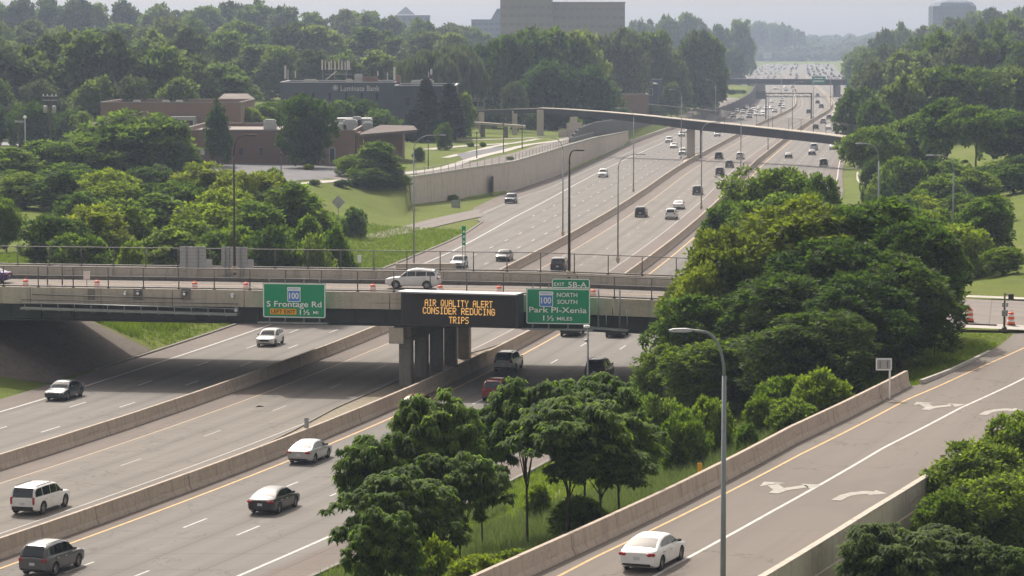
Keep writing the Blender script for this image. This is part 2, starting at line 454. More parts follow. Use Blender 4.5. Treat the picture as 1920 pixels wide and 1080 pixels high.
# ---------------------------------------------------------------- terrain
LK = {  # left of the freeway: (t, z) knots from the road edge outwards, per depth
  60:  [(-28.3, -.15), (-30, .05), (-40, 1.0), (-40.4, 1.0), (-60, 2), (-120, 3), (-260, 4), (-2500, 6)],
  205: [(-28.3, -.15), (-30, .05), (-40, 1.0), (-40.4, 1.0), (-60, 2), (-120, 3), (-260, 4), (-2500, 6)],
  221.5: [(-28.3, -.15), (-29.6, .0), (-39, .8), (-39.4, .8), (-60, 2.0), (-120, 4), (-260, 5), (-2500, 6)],
  224.5: [(-28.3, -.15), (-28.8, .0), (-37.3, 4.25), (-37.9, 5.9), (-60, 6), (-120, 6), (-260, 6), (-2500, 6)],
  244: [(-28.3, -.15), (-28.8, .0), (-37.3, 4.25), (-37.9, 5.9), (-60, 6), (-120, 6), (-260, 6), (-2500, 6)],
  251: [(-28.3, -.15), (-29.5, .05), (-38, 2.6), (-38.4, 2.7), (-55, 5), (-120, 5.2), (-260, 5), (-2500, 6)],
  300: [(-28.3, -.15), (-30.5, .1), (-40, 1.5), (-40.4, 1.6), (-56, 4.2), (-120, 5), (-260, 5), (-2500, 7)],
  395: [(-28.5, -.15), (-31, .1), (-41, .7), (-41.4, .8), (-56, 4.2), (-120, 5), (-260, 5), (-2500, 7)],
  425: [(-30.5, -.15), (-32, .05), (-42, .5), (-42.4, .6), (-56, 4.6), (-120, 5), (-260, 5), (-2500, 7)],
  452: [(-36, -.15), (-36.5, .0), (-46, .7), (-46.4, 4.7), (-57, 5), (-120, 5), (-260, 5), (-2500, 8)],
  480: [(-36.2, -.15), (-37, .0), (-41.3, .2), (-41.7, 4.8), (-56, 5), (-120, 5), (-260, 5), (-2500, 9)],
  506: [(-36, -.15), (-36.4, -.05), (-36.9, .0), (-37.3, 4.8), (-56, 5), (-120, 5), (-260, 5.5), (-2500, 10)],
  575: [(-34.2, -.15), (-34.5, -.05), (-34.9, .0), (-35.3, 5), (-56, 5), (-120, 6), (-260, 7), (-2500, 12)],
  640: [(-34.8, -.15), (-35.1, -.05), (-35.5, .0), (-35.9, 4.6), (-56, 4.6), (-120, 7), (-260, 9), (-2500, 16)],
  735: [(-36.6, -.15), (-36.9, -.05), (-37.3, .0), (-37.7, 3.0), (-56, 4.2), (-120, 9), (-260, 13), (-2500, 20)],
  885: [(-35.6, -.15), (-36.4, -.05), (-37.0, .0), (-37.4, 2.0), (-56, 4), (-120, 12), (-260, 16), (-2500, 24)],
  1000: [(-31.5, -.15), (-31.9, -.05), (-32.2, .0), (-32.6, 3.0), (-56, 4), (-130, 14), (-260, 18), (-2500, 26)],
  1350: [(-30.0, -.15), (-30.4, -.05), (-31.0, .0), (-31.4, 5.0), (-60, 5), (-140, 12), (-260, 20), (-2500, 28)],
  1700: [(-44, -.15), (-45, .0), (-50, .1), (-50.4, .1), (-80, 1), (-160, 8), (-280, 18), (-2500, 28)],
  2400: [(-48, -.15), (-50, .0), (-60, .1), (-60.4, .1), (-90, 2), (-180, 10), (-320, 20), (-2500, 28)],
  3150: [(-48, -.15), (-50, .0), (-60, .1), (-60.4, .1), (-90, 3), (-180, 10), (-320, 20), (-2500, 30)],
  3900: [(-48, 8), (-50, 8), (-60, 9), (-60.4, 9), (-90, 10), (-180, 14), (-320, 20), (-2500, 34)],
  6400: [(-48, 20), (-50, 20), (-60, 20), (-60.4, 20), (-90, 20), (-180, 22), (-320, 24), (-2500, 36)],
}
RK = {  # right of the freeway
  60:  [(16.2, -.15), (18, .1), (27, 1.5), (32.2, 4.4), (43.2, 4.4), (43.7, .8), (70, .6), (140, 2), (2500, 5)],
  110: [(16.2, -.15), (18, .1), (28, 1.9), (34.3, 4.5), (43.4, 4.5), (43.8, 1.0), (70, .8), (140, 2), (2500, 5)],
  177: [(16.2, -.15), (18, .1), (28, 2.1), (37.9, 4.8), (47.0, 4.8), (47.5, 1.6), (80, 2), (140, 4), (2500, 6)],
  190: [(16.2, -.15), (18, .1), (28, 2.6), (40, 4.95), (66, 4.95), (66.5, 4.9), (90, 4.8), (140, 5), (2500, 7)],
  205: [(16.2, -.15), (17.5, .0), (25, 3.9), (30, 5.15), (66, 5.2), (66.5, 5.2), (90, 5), (140, 5), (2500, 8)],
  240: [(16.2, -.15), (17.5, .0), (25, 4.0), (30, 5.15), (66, 5.2), (66.5, 5.2), (90, 5), (140, 6), (2500, 9)],
  256: [(16.2, -.15), (18.5, .1), (28, 2.5), (40, 5.1), (60, 5.4), (60.3, 5.4), (80, 6.5), (140, 9), (2500, 14)],
  350: [(17, -.15), (20, .1), (28, 1.0), (40, 3.8), (60, 7), (60.3, 7), (90, 10), (150, 13), (2500, 20)],
  500: [(18.6, -.15), (22, .1), (27, 1.0), (35, 3.6), (50, 8), (50.3, 8), (90, 14), (160, 18), (2500, 25)],
  700: [(17, -.15), (19, .1), (23, 2.0), (30, 5), (50, 9), (50.3, 9), (90, 15), (160, 20), (2500, 26)],
  1350: [(17, -.15), (19, .1), (23, 2.0), (30, 5), (50, 8), (50.3, 8), (90, 15), (160, 20), (2500, 28)],
  1800: [(30, -.15), (32, .1), (36, 2.0), (44, 5), (60, 8), (60.3, 8), (100, 15), (180, 20), (2500, 30)],
  3150: [(34, -.15), (36, .0), (40, 2.0), (48, 5), (60, 8), (60.3, 8), (110, 12), (200, 20), (2500, 32)],
  3900: [(34, 8), (36, 8), (40, 8), (48, 9), (60, 10), (60.3, 10), (110, 14), (200, 22), (2500, 36)],
  6400: [(34, 20), (36, 20), (40, 20), (48, 20), (60, 20), (60.3, 20), (110, 22), (200, 26), (2500, 38)],
}
def _knots(tab, y):
    ks = sorted(tab)
    if y <= ks[0]: return tab[ks[0]]
    if y >= ks[-1]: return tab[ks[-1]]
    for a, b in zip(ks, ks[1:]):
        if a <= y <= b:
            f = (y - a) / (b - a)
            return [(p[0] + (q[0] - p[0]) * f, p[1] + (q[1] - p[1]) * f) for p, q in zip(tab[a], tab[b])]
from mathutils import noise as mnoise
def _rough(x, y, t, lo, hi):
    # gentle unevenness that fades out at the road edges
    e = min(1.0, max(0.0, (lo - t) / 8.0 if t < 0 else (t - hi) / 8.0))
    e2 = 1.0 if abs(t) > 62 else 0.25
    return e * e2 * (mnoise.noise(Vector((x * .03, y * .03, 0))) * .5 + mnoise.noise(Vector((x * .12, y * .12, 3))) * .16)
def ground(x, y):
    t = tof(x, y)
    L_, R_ = _knots(LK, y), _knots(RK, y)
    ts = [p[0] for p in reversed(L_)] + [p[0] for p in R_]
    zs = [p[1] for p in reversed(L_)] + [p[1] for p in R_]
    return float(np.interp(t, ts, zs)) + _rough(x, y, t, L_[0][0], R_[0][0])

def build_ground():
    ys = list(np.arange(30, 200, 5)) + list(np.arange(200, 262, 2)) + list(np.arange(262, 520, 6)) + list(np.arange(520, 1400, 20)) + list(np.arange(1400, 6500, 80))
    ys = [float(v) for v in ys]
    def cols(kn, cnt):
        out = []
        for i in range(len(kn) - 1):
            n = cnt[i]
            for k in range(n): out.append(kn[i][0] + (kn[i + 1][0] - kn[i][0]) * k / n)
        out.append(kn[-1][0]); return out
    cl = [1, 4, 1, 5, 8, 6, 6]; cr = [1, 3, 3, 6, 1, 5, 6, 6]
    rows = []
    for y in ys:
        L_, R_ = _knots(LK, y), _knots(RK, y)
        lt = cols(L_, cl)[::-1]; rt = cols(R_, cr)
        rows.append([P(y, t)[:2] + (ground(P(y, t)[0], y),) for t in lt + rt])
    n = len(rows[0]); co = np.array(rows).reshape(-1, 3)
    i = np.arange(len(ys) - 1)[:, None] * n + np.arange(n - 1)[None, :]
    i = i.ravel(); faces = np.stack([i, i + 1, i + n + 1, i + n], 1)
    me = mesh_np("ground", co, faces, smooth=True)
    tag(obj("ground", me, M['grass']), kind='structure')
build_ground()

# ---------------------------------------------------------------- road sheets
def yrange(y0, y1, step=None):
    out = [y0]; y = y0
    while y < y1 - 1e-6:
        y = min(y1, y + (step or (3.0 if y < 260 else 6.0 if y < 600 else 20.0 if y < 1400 else 50.0)))
        out.append(y)
    return out
def sheet(name, fa, fb, y0, y1, z, mat, step=None, nx=1, zf=None, kind='structure', parent=None):
    ys = yrange(y0, y1, step); co = []; uv = []
    for y in ys:
        a = fa(y) if callable(fa) else fa; b = fb(y) if callable(fb) else fb
        for k in range(nx + 1):
            t = a + (b - a) * k / nx; p = P(y, t)
            zz = zf(p[0], y) + z if zf else z
            co.append((p[0], y, zz)); uv.append((t, y))
    n = nx + 1; i = (np.arange(len(ys) - 1)[:, None] * n + np.arange(nx)[None, :]).ravel()
    me = mesh_np(name, co, np.stack([i, i + 1, i + n + 1, i + n], 1), uv=uv)
    o = obj(name, me, mat, parent)
    if kind: o['kind'] = kind
    return o
def itp(*pts):
    ys = [p[0] for p in pts]; ts = [p[1] for p in pts]
    return lambda y: float(np.interp(y, ys, ts))
L_EDGE = itp((60, -28.4), (380, -28.8), (395, -29.2), (420, -30.5), (431, -36.6), (450, -37.5), (480, -37.2), (506, -37.0), (575, -35.1), (640, -35.6), (735, -37.4), (885, -37.2), (1000, -32.3), (1350, -31.2), (1700, -42), (3200, -43))
R_EDGE = itp((60, 16.4), (300, 17), (500, 18.8), (700, 17.2), (1350, 17.2), (1800, 27), (3200, 29))
HOV_L = -14.0
sheet("freeway_left", L_EDGE, HOV_L, 40, 3300, 0.0, M['road'], nx=4)
sheet("reversible_lanes", HOV_L, -0.3, 40, 3300, 0.0, M['road_hov'], nx=2)
sheet("freeway_right", -0.3, R_EDGE, 40, 3300, 0.0, M['road'], nx=4)
# brown shoulders
sheet("shoulder_left", lambda y: L_EDGE(y) + 0.15, itp((40, -25.9), (350, -26.0), (420, -28.6), (431, -34.2), (520, -33.2), (900, -33.6), (1000, -29.5)), 40, 1100, 0.004, M['shoulder'], nx=1)
sheet("shoulder_right", itp((40, 13.6), (500, 15.6), (700, 15.4)), lambda y: R_EDGE(y) - 0.1, 40, 900, 0.004, M['shoulder'], nx=1)
sheet("shoulder_median", 0.3, 1.25, 40, 900, 0.004, M['shoulder'])
sheet("shoulder_reversible_left", -13.7, -11.6, 40, 900, 0.004, M['shoulder'])
sheet("shoulder_reversible_right", -3.2, -0.6, 245, 900, 0.004, M['shoulder'])

# ---------------------------------------------------------------- painted lines
def line(name, t, w, y0, y1, mat, z=0.009, dash=None, phase=0.0):
    f = t if callable(t) else (lambda y: t)
    if dash is None:
        return sheet(name, lambda y: f(y) - w / 2, lambda y: f(y) + w / 2, y0, y1, z, mat)
    on, cyc = dash; co = []; fc = []; y = y0 + phase
    while y < y1:
        k = len(co)
        for yy in (y, y + on / 2, y + on):
            co += [P(yy, f(yy) - w / 2, z), P(yy, f(yy) + w / 2, z)]
        fc += [(k, k + 1, k + 3, k + 2), (k + 2, k + 3, k + 5, k + 4)]
        y += cyc
    o = obj(name, mesh_np(name, co, fc), mat); o['kind'] = 'structure'; return o
D = (3.0, 13.3)
line("edge_line", 1.4, .18, 40, 1500, M['ypaint'])
line("lane_line", 4.9, .13, 40, 1500, M['wpaint'], dash=D, phase=8.7)
line("lane_line", 8.5, .13, 40, 1500, M['wpaint'], dash=D, phase=6.3)
line("edge_line", itp((40, 12.9), (230, 13.4), (500, 17.2), (560, 17.4), (750, 15.6), (1400, 15.4)), .20, 40, 1400, M['wpaint'])
line("lane_line", itp((300, 12.4), (500, 12.9), (750, 12.2)), .13, 300, 1200, M['wpaint'], dash=D)
line("edge_line", -11.4, .14, 40, 1400, M['yfaint'])
line("lane_line", -7.6, .11, 40, 1400, M['wfaint'], dash=D, phase=5)
line("edge_line", -3.4, .14, 40, 1400, M['wfaint'])
line("edge_line", -25.65, .20, 40, 360, M['wpaint'])
line("edge_line", itp((360, -25.65), (430, -27.5), (517, -28.4), (775, -29.8), (1000, -26.5)), .20, 360, 1000, M['wpaint'])
line("lane_line", -22.0, .13, 40, 1500, M['wpaint'], dash=D, phase=7.0)
line("lane_line", -18.6, .13, 40, 1500, M['wpaint'], dash=D, phase=7.0)
line("lane_line", itp((430, -25.2), (1000, -25.4)), .13, 430, 1300, M['wpaint'], dash=D, phase=3)
line("edge_line", -14.95, .16, 40, 1500, M['yfaint'])
line("edge_line", itp((431, -33.3), (475, -33.4), (520, -31.6), (640, -31.9), (775, -32.6), (900, -32.0)), .15, 431, 900, M['wfaint'])

# ---------------------------------------------------------------- generic path strip
def path_strip(name, pts, width, mat, z=0.06, kind='structure', follow=True, nsub=6):
    pts = [Vector((p[0], p[1], 0)) for p in pts]
    q = []
    for a, b in zip(pts, pts[1:]):
        n = max(1, int((b - a).length / nsub))
        q += [a.lerp(b, k / n) for k in range(n)]
    q.append(pts[-1])
    for _ in range(3): q = [q[0]] + [(q[i - 1] + q[i] * 2 + q[i + 1]) / 4 for i in range(1, len(q) - 1)] + [q[-1]]
    co = []; uv = []; s = 0; nx = 4
    for i, p in enumerate(q):
        d = (q[min(i + 1, len(q) - 1)] - q[max(0, i - 1)]).normalized(); nrm = Vector((d.y, -d.x, 0))
        if i: s += (p - q[i - 1]).length
        wd = width(i / (len(q) - 1)) if callable(width) else width
        for k in range(nx + 1):
            e = p + nrm * wd * (k / nx - 0.5)
            zz = (ground(e.x, e.y) if follow is True else follow(e.x, e.y)) + z
            co.append((e.x, e.y, zz)); uv.append((wd * (k / nx - .5), s))
    n = nx + 1; i = (np.arange(len(q) - 1)[:, None] * n + np.arange(nx)[None, :]).ravel()
    o = obj(name, mesh_np(name, co, np.stack([i, i + 1, i + n + 1, i + n], 1), uv=uv), mat)
    if kind: o['kind'] = kind
    return o

# exit ramp on the left, frontage road, sidewalks, parking
path_strip("exit_ramp_left", [at(958, 383, 0), at(915, 397, 0), at(860, 406, 0.3), at(800, 418, .6), at(740, 428, 1.1), at(690, 433, 1.6)], lambda f: 5.5 - 2.5 * f, M['street'], 0.10)
path_strip("frontage_road", [P(440, -58), P(452, -52), P(475, -45.2), P(506, -40.6), P(560, -38.6), P(620, -39.2), P(680, -41.5), P(740, -44), P(820, -47)], 4.6, M['street'], 0.06)
path_strip("sidewalk", [at(520, 346, 5), at(600, 338, 5), at(693, 330, 5), at(760, 325, 5), at(830, 314, 5), at(913, 290, 5), at(1000, 270, 5), at(1083, 258, 4.8)], 1.9, M['walk'], 0.09)
path_strip("garden_path", [at(835, 296, 5), at(880, 285, 5), at(950, 270, 5), at(1010, 258, 5)], 1.6, M['walk'], 0.07)
path_strip("garden_path", [at(800, 281, 5), at(850, 276, 5), at(900, 272, 5), at(960, 268, 5)], 3.0, M['walk'], 0.075)
path_strip("garden_path", [at(858, 262, 5), at(930, 259, 5), at(1005, 255, 5)], 2.2, M['walk'], 0.075)
def poly_pad(name, pts, mat, z=0.08):
    c = [sum(p[i] for p in pts) / len(pts) for i in range(2)]
    n = 6; co = []; fc = []
    # fan grid that follows the ground
    ring = []
    for a, b in zip(pts, pts[1:] + pts[:1]):
        for k in range(5): ring.append((a[0] + (b[0] - a[0]) * k / 5, a[1] + (b[1] - a[1]) * k / 5))
    m = len(ring)
    for j in range(n + 1):
        f = j / n
        for r in ring:
            x = c[0] + (r[0] - c[0]) * f; y = c[1] + (r[1] - c[1]) * f
            co.append((x, y, ground(x, y) + z))
    for j in range(n):
        for k in range(m):
            k2 = (k + 1) % m; fc.append((j * m + k, j * m + k2, j * m + m + k2, j * m + m + k))
    o = obj(name, mesh_np(name, co, fc, uv=[(a[0], a[1]) for a in co]), mat); o['kind'] = 'structure'
poly_pad("parking_lot", [at(250, 345, 5), at(470, 350, 5), at(560, 337, 5), at(660, 331, 5), at(690, 322, 5), at(640, 312, 5), at(500, 308, 5), at(330, 303, 5), at(240, 315, 5)], M['lot'])
poly_pad("parking_lot", [at(-60, 284, 5), at(112, 283, 5), at(112, 254, 5), at(-60, 254, 5)], M['lot_light'])
poly_pad("parking_lot", [at(868, 300, 5), at(965, 278, 5), at(935, 276, 5), at(855, 288, 5)], M['lot'])

# ---------------------------------------------------------------- haze
hb = MB().box((0, 3050, 44), (5600, 6700, 92))
hm = bpy.data.materials.new("haze"); hm.use_nodes = True
hn = hm.node_tree.nodes; hn.remove(hn["Principled BSDF"])
pv = hn.new("ShaderNodeVolumePrincipled")
pv.inputs["Color"].default_value = (0.57, 0.68, 0.88, 1)
pv.inputs["Density"].default_value = HAZE_DENSITY
pv.inputs["Anisotropy"].default_value = 0.25
hm.node_tree.links.new(pv.outputs[0], hn["Material Output"].inputs["Volume"])
hz_o = hb.build("haze", hm); hz_o['kind'] = 'stuff'

# ---------------------------------------------------------------- median barriers (jersey profile), cast in lengths
def jersey(h, w=0.6):
    return [(-w / 2, 0), (-w / 2, .08), (-w * .30, .33), (-w * .17, h), (w * .17, h), (w * .30, .33), (w / 2, .08), (w / 2, 0)]
def barrier(name, t, y0, y1, h, label, cat='barrier', piece=6.0, far_piece=24.0, group=None, w=0.6, zf=None, mat='barrier'):
    f = t if callable(t) else (lambda y: t)
    root = empty(name, P(y0, f(y0), zf(y0) if zf else 0), 0, label, cat, group)
    ox, oy, oz = root.location
    y = y0; prof = jersey(h, w)
    while y < y1 - .5:
        L = piece if y < 420 else far_piece if y < 1000 else 100.0
        ye = min(y1, y + L); mb = MB(); rings = []
        n = 2 if L < 10 else 4 if L < 30 else 6
        jit = random.uniform(-.015, .015)
        for k in range(n + 1):
            yy = y + (ye - y) * k / n
            if k == 0: yy += .035
            if k == n: yy -= .035
            zb = zf(yy) if zf else 0
            rings.append([(P(yy, f(yy) + q[0] + jit)[0] - ox, yy - oy, zb + q[1] - oz - .02) for q in prof])
        mb.loft(rings)
        mb.build("barrier_segment", M[mat], root)
        y = ye
    return root
random.seed(5)
barrier("median_barrier", -14.0, 60, 2100, 0.92, "long concrete median barrier with lamp posts left of the reversible lanes", group=None)
barrier("median_barrier", 0.0, 60, 2100, 1.02, "long concrete median barrier between the reversible lanes and the right-hand carriageway")
# gutter of weeds and gravel along the second barrier, and the raised island of the bridge pier
sheet("gravel_strip", itp((130, -0.9), (165, -1.2), (192, -2.6), (206, -3.7), (236, -3.9), (246, -2.2), (262, -0.9)), -0.32, 130, 262, 0.012, M['soil'])
def kerb(name, fa, y0, y1, w=.14, h=.10, mat='pierc', z=0.0, label=None):
    mb = MB(); rings = []
    for y in yrange(y0, y1, 3.0):
        t = fa(y); rings.append([P(y, t - w / 2, z - .1), P(y, t - w / 2, z + h), P(y, t + w / 2, z + h), P(y, t + w / 2, z - .1)])
    mb.loft(rings); o = mb.build(name, M[mat]); o['kind'] = 'structure'
kerb("kerb", itp((130, -1.0), (165, -1.3), (192, -2.7), (206, -3.8), (236, -4.0), (246, -2.3), (262, -1.0)), 130, 262)
kerb("kerb", lambda y: L_EDGE(y), 230, 425, .25, .12)
kerb("kerb", lambda y: R_EDGE(y) + .05, 60, 205, .25, .12)

# ---------------------------------------------------------------- retaining wall on the left, with panels, cap and fence
WALL_T = itp((450, -46.2), (465, -43.6), (480, -41.5), (506, -37.1), (540, -35.8), (575, -35.1), (640, -35.7), (735, -37.5))
WALL_H = itp((450, 4.9), (506, 5.0), (575, 5.2), (640, 4.7), (735, 3.2))
rw = empty("retaining_wall", P(450, -46.2), 0, "tall pale concrete retaining wall below the frontage road, panelled and topped with a mesh fence", "retaining wall")
ox, oy, oz = rw.location
y = 452.0; k = 0
while y < 733:
    ye = min(735, y + 7.5); rings = []
    for j in range(4):
        yy = y + (ye - y) * j / 3 + (.03 if j == 0 else -.03 if j == 3 else 0)
        t = WALL_T(yy); h = WALL_H(yy)
        rings.append([(P(yy, t + a)[0] - ox, yy - oy, b) for a, b in ((.18, -.3), (.18, h - .3), (-.3, h - .3), (-.3, -.3))])
    MB().loft(rings).build("wall_panel", M['wallc'], rw)
    y = ye; k += 1
mb = MB(); rings = []
for yy in yrange(452, 735, 5.0):
    t = WALL_T(yy); h = WALL_H(yy)
    rings.append([(P(yy, t + a)[0] - ox, yy - oy, b) for a, b in ((.26, h - .3), (.26, h + .05), (-.34, h + .05), (-.34, h - .3))])
mb.loft(rings); mb.build("cap", M['walk'], rw)
yy = 494.5; MB().box((P(yy, WALL_T(yy) + .28)[0] - ox, yy - oy, 1.55), (.16, 7.0, 3.1)).build("drain_panel", simple("dark drain panel", (.17, .155, .145), .9), rw)
wf = empty("wall_fence", P(452, -46.2, 5), 0, "low chain-link fence with pale posts along the top of the long retaining wall", "fence")
wo = Vector(wf.location)
for yy in np.arange(455, 640, 4.0):
    p = Vector(P(yy, WALL_T(yy) - .05, WALL_H(yy) + .05)) - wo
    MB().tube([p, p + Vector((0, 0, 1.15))], .05, 5).build("fence_post", M['steel'], wf)
for hh in (.15, 1.1):
    mb = MB().tube([Vector(P(yy, WALL_T(yy) - .05, WALL_H(yy) + hh)) - wo for yy in np.arange(455, 640, 4.0)], .03, 4)
    mb.build("fence_rail", M['steel'], wf)
def chainlink(pts, h, z0, step=.22, r=.006, parent=None, mat='fence'):
    """diagonal wires between points of a polyline (base points), as one stuff part"""
    mb_v = []; mb_f = []
    P0 = [Vector(p) for p in pts]; P0 = [p for i, p in enumerate(P0) if i == 0 or (p - P0[i - 1]).length > 1e-4]; seg = [(P0[i + 1] - P0[i]).length for i in range(len(P0) - 1)]; L = sum(seg)
    def on(s):
        s = min(max(s, 0), L)
        for i, l in enumerate(seg):
            if s <= l or i == len(seg) - 1: return P0[i].lerp(P0[i + 1], min(1, s / l))
            s -= l
    s = 0.0
    while s < L:
        for sg in (1, -1):
            a = on(s if sg > 0 else s + h); b = on(s + h if sg > 0 else s)
            a = a + Vector((0, 0, z0)); b = b + Vector((0, 0, z0 + h)); k = len(mb_v)
            mb_v += [a + Vector((0, 0, -r)), a + Vector((0, 0, r)), b + Vector((0, 0, r)), b + Vector((0, 0, -r))]
            mb_f.append((k, k + 1, k + 2, k + 3))
        s += step
    me = mesh_np("chain_link", [tuple(v) for v in mb_v], mb_f)
    o = obj("chain_link", me, M[mat], parent); o['kind'] = 'stuff'; return o
chainlink([Vector(P(yy, WALL_T(yy) - .05, WALL_H(yy) + .05)) - wo for yy in np.arange(455, 640, 4.0)], 1.1, 0, .35, .012, wf, 'steel')

# dark noise wall behind and further on
def slabwall(name, pts, mat, label, cat, panel=8.0, thick=.4, cap=None):
    """pts: list of (y, t, zbottom, ztop)"""
    root = empty(name, P(pts[0][0], pts[0][1], pts[0][2]), 0, label, cat); o_ = Vector(root.location)
    ys = [p[0] for p in pts]; y = ys[0]
    g = lambda i, v: float(np.interp(v, ys, [p[i] for p in pts]))
    while y < ys[-1] - .5:
        ye = min(ys[-1], y + panel); rings = []
        for v in (y + .03, (y + ye) / 2, ye - .03):
            t, zb, zt = g(1, v), g(2, v), g(3, (y + ye) / 2)
            x = P(v, t)[0] - o_.x
            rings.append([(x + thick / 2, v - o_.y, zb - o_.z), (x + thick / 2, v - o_.y, zt - o_.z), (x - thick / 2, v - o_.y, zt - o_.z), (x - thick / 2, v - o_.y, zb - o_.z)])
        MB().loft(rings).build("wall_panel", mat, root)
        y = ye
    return root
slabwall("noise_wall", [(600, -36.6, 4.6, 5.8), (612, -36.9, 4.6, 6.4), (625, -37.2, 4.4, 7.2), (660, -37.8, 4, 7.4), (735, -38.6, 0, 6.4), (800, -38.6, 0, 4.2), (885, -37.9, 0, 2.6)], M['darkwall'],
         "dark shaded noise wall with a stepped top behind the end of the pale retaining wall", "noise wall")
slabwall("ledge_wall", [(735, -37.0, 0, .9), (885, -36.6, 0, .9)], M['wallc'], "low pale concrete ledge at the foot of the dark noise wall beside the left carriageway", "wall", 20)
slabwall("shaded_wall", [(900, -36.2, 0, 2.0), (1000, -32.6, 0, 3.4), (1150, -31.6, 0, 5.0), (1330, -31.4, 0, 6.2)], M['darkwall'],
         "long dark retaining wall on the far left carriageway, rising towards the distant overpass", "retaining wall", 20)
# ---------------------------------------------------------------- exit ramp on the right
def rz(y): return float(np.interp(y, [60, 110, 177, 190, 205, 215], [4.45, 4.55, 4.9, 5.05, 5.22, 5.26]))
def at_ramp(px, py, dz=0.0):
    z = 4.8
    for _ in range(6): p = at(px, py, z + dz); z = rz(p[1])
    return p
def rcurve(pts, dz=0.0, pre=None):
    q = [at_ramp(*p, dz) for p in pts]; q = [(p[1], tof(p[0], p[1])) for p in q]
    if pre: q = [pre] + q
    return itp(*q)
TB = rcurve([(935, 1110), (1280, 947), (1493, 833), (1710, 723)], 0, (50, 32.2))
TY = rcurve([(1115, 1046), (1307, 953), (1500, 853), (1700, 750), (1820, 697), (1920, 653), (2000, 612)], 0, (50, 33.9))
TW = rcurve([(1250, 1068), (1447, 960), (1657, 840), (1800, 766), (1920, 710), (2050, 640)], 0, (50, 37.4))
TR = rcurve([(1420, 1080), (1617, 960), (1743, 883), (1903, 787), (2050, 705)], .85, (50, 41.6))
TC = rcurve([(1715, 726), (1780, 699), (1840, 668), (1875, 648), (1893, 634), (1903, 622)], 0)
rl = lambda y: TB(y) - .3 if y < 178 else TC(y)
sheet("exit_ramp_right", rl, lambda y: max(TR(y), 0) if y < 178 else 70, 50, 206, 0.0, M['ramp'], step=2.0, nx=8, zf=lambda x, y: rz(y) + .02)
RZ = lambda x, y: rz(y) + .02
def rline(name, f, w, y0, y1, mat):
    sheet(name, lambda y: f(y) - w / 2, lambda y: f(y) + w / 2, y0, y1, 0.006, mat, step=1.5, zf=RZ)
rline("ramp_edge_line", TY, .15, 50, 205, M['ypaint'])
rline("ramp_lane_line", TW, .17, 50, 200, M['wpaint'])
barrier("ramp_barrier", lambda y: TB(y) - .3, 60, 177.3, .95, "tall concrete barrier between the exit ramp and the tree-covered slope", piece=5.0, zf=rz)
# ramp right barrier with the retaining wall under it
def ramp_right():
    root = empty("ramp_wall", P(60, TR(60), rz(60)), 0, "streaked concrete barrier wall along the outer edge of the exit ramp above the lower trees", "barrier wall"); o_ = Vector(root.location)
    y = 60.0
    while y < 200:
        ye = min(200, y + 8); rings = []; rings2 = []
        for k in range(4):
            v = y + (ye - y) * k / 3 + (.02 if k == 0 else -.02 if k == 3 else 0); t = TR(v); z = rz(v)
            f = lambda a, b: (P(v, t + a)[0] - o_.x, v - o_.y, z + b - o_.z)
            rings.append([f(-.02, -.3), f(0, .85), f(.3, .85), f(.34, -.35)])
            rings2.append([f(.05, -.3), f(.42, -.3), f(.42, -5.0), f(.05, -5.0)])
        MB().loft(rings).build("barrier_segment", M['bridgec'], root)
        MB().loft(rings2).build("wall_panel", M['wallc'], root)
        y = ye
ramp_right()
kerb("kerb", TC, 178, 195, .22, .15, 'walk', z=5.05)
M['wfaint2'] = simple("worn arrow paint", (0.34, 0.32, 0.285), 0.85, var=0.25, scale=3.0)
# lane arrows
def arrow(name, c, kind, ang, s=1.0):
    """flat arrow polygons; local +y = travel direction"""
    if kind == 'right':
        pts = [(-.14, -1.3), (.14, -1.3), (.14, -.35), (.30, .12), (.62, .36), (.80, .40)]
        inner = [(-.14, -1.3), (-.14, -.25), (.05, .40), (.45, .72), (.80, .76)]
        quads = [((-.22, -1.3), (.20, -1.3), (.20, -.45), (-.22, -.25)), ((-.22, -.25), (.20, -.45), (.36, .02), (0, .46)), ((0, .46), (.36, .02), (.64, .26), (.42, .86)), ((.42, .86), (.64, .26), (.84, .32), (.84, .90))]
        tris = [((.82, .05), (1.45, .60), (.82, 1.15))]
    else:
        quads = []; tris = []
        for sg in (1, -1):
            quads += [((0, -1.5), (.24 * sg, -1.5), (.32 * sg, -.7), (0, -.15)), ((0, -.15), (.32 * sg, -.7), (.86 * sg, .15), (.52 * sg, .62)), ((.52 * sg, .62), (.86 * sg, .15), (1.02 * sg, .36), (.72 * sg, .80))]
            tris += [((1.22 * sg, -.02), (1.42 * sg, 1.10), (.38 * sg, 1.05))]
    co = []; q3 = []
    for q in quads:
        k = len(co); co += [(*p, 0) for p in q]; q3 += [(k, k + 1, k + 2), (k, k + 2, k + 3)]
    for q in tris:
        k = len(co); co += [(*p, 0) for p in q]; q3.append((k, k + 1, k + 2))
    me = mesh_np(name, co, q3)
    bm = bmesh.new(); bm.from_mesh(me)
    for f_ in bm.faces:
        if f_.normal.z < 0: f_.normal_flip()
    bm.to_mesh(me); bm.free()
    o = obj(name, me, M['wfaint2'], None, (c[0], c[1], c[2] + .030), (0, 0, ang)); o.scale = (s, s * 1.3, 1); o['kind'] = 'structure'
hr = lambda y: -math.atan((P(y + 5, TW(y + 5))[0] - P(y - 5, TW(y - 5))[0]) / 10)
for px, py, kd, s in ((1472, 915, 'both', 1.0), (1588, 928, 'right', 1.15), (1752, 762, 'both', 1.0), (1858, 771, 'right', 1.15)):
    p = at_ramp(px, py); arrow("lane_arrow", p, kd, hr(p[1]), s)

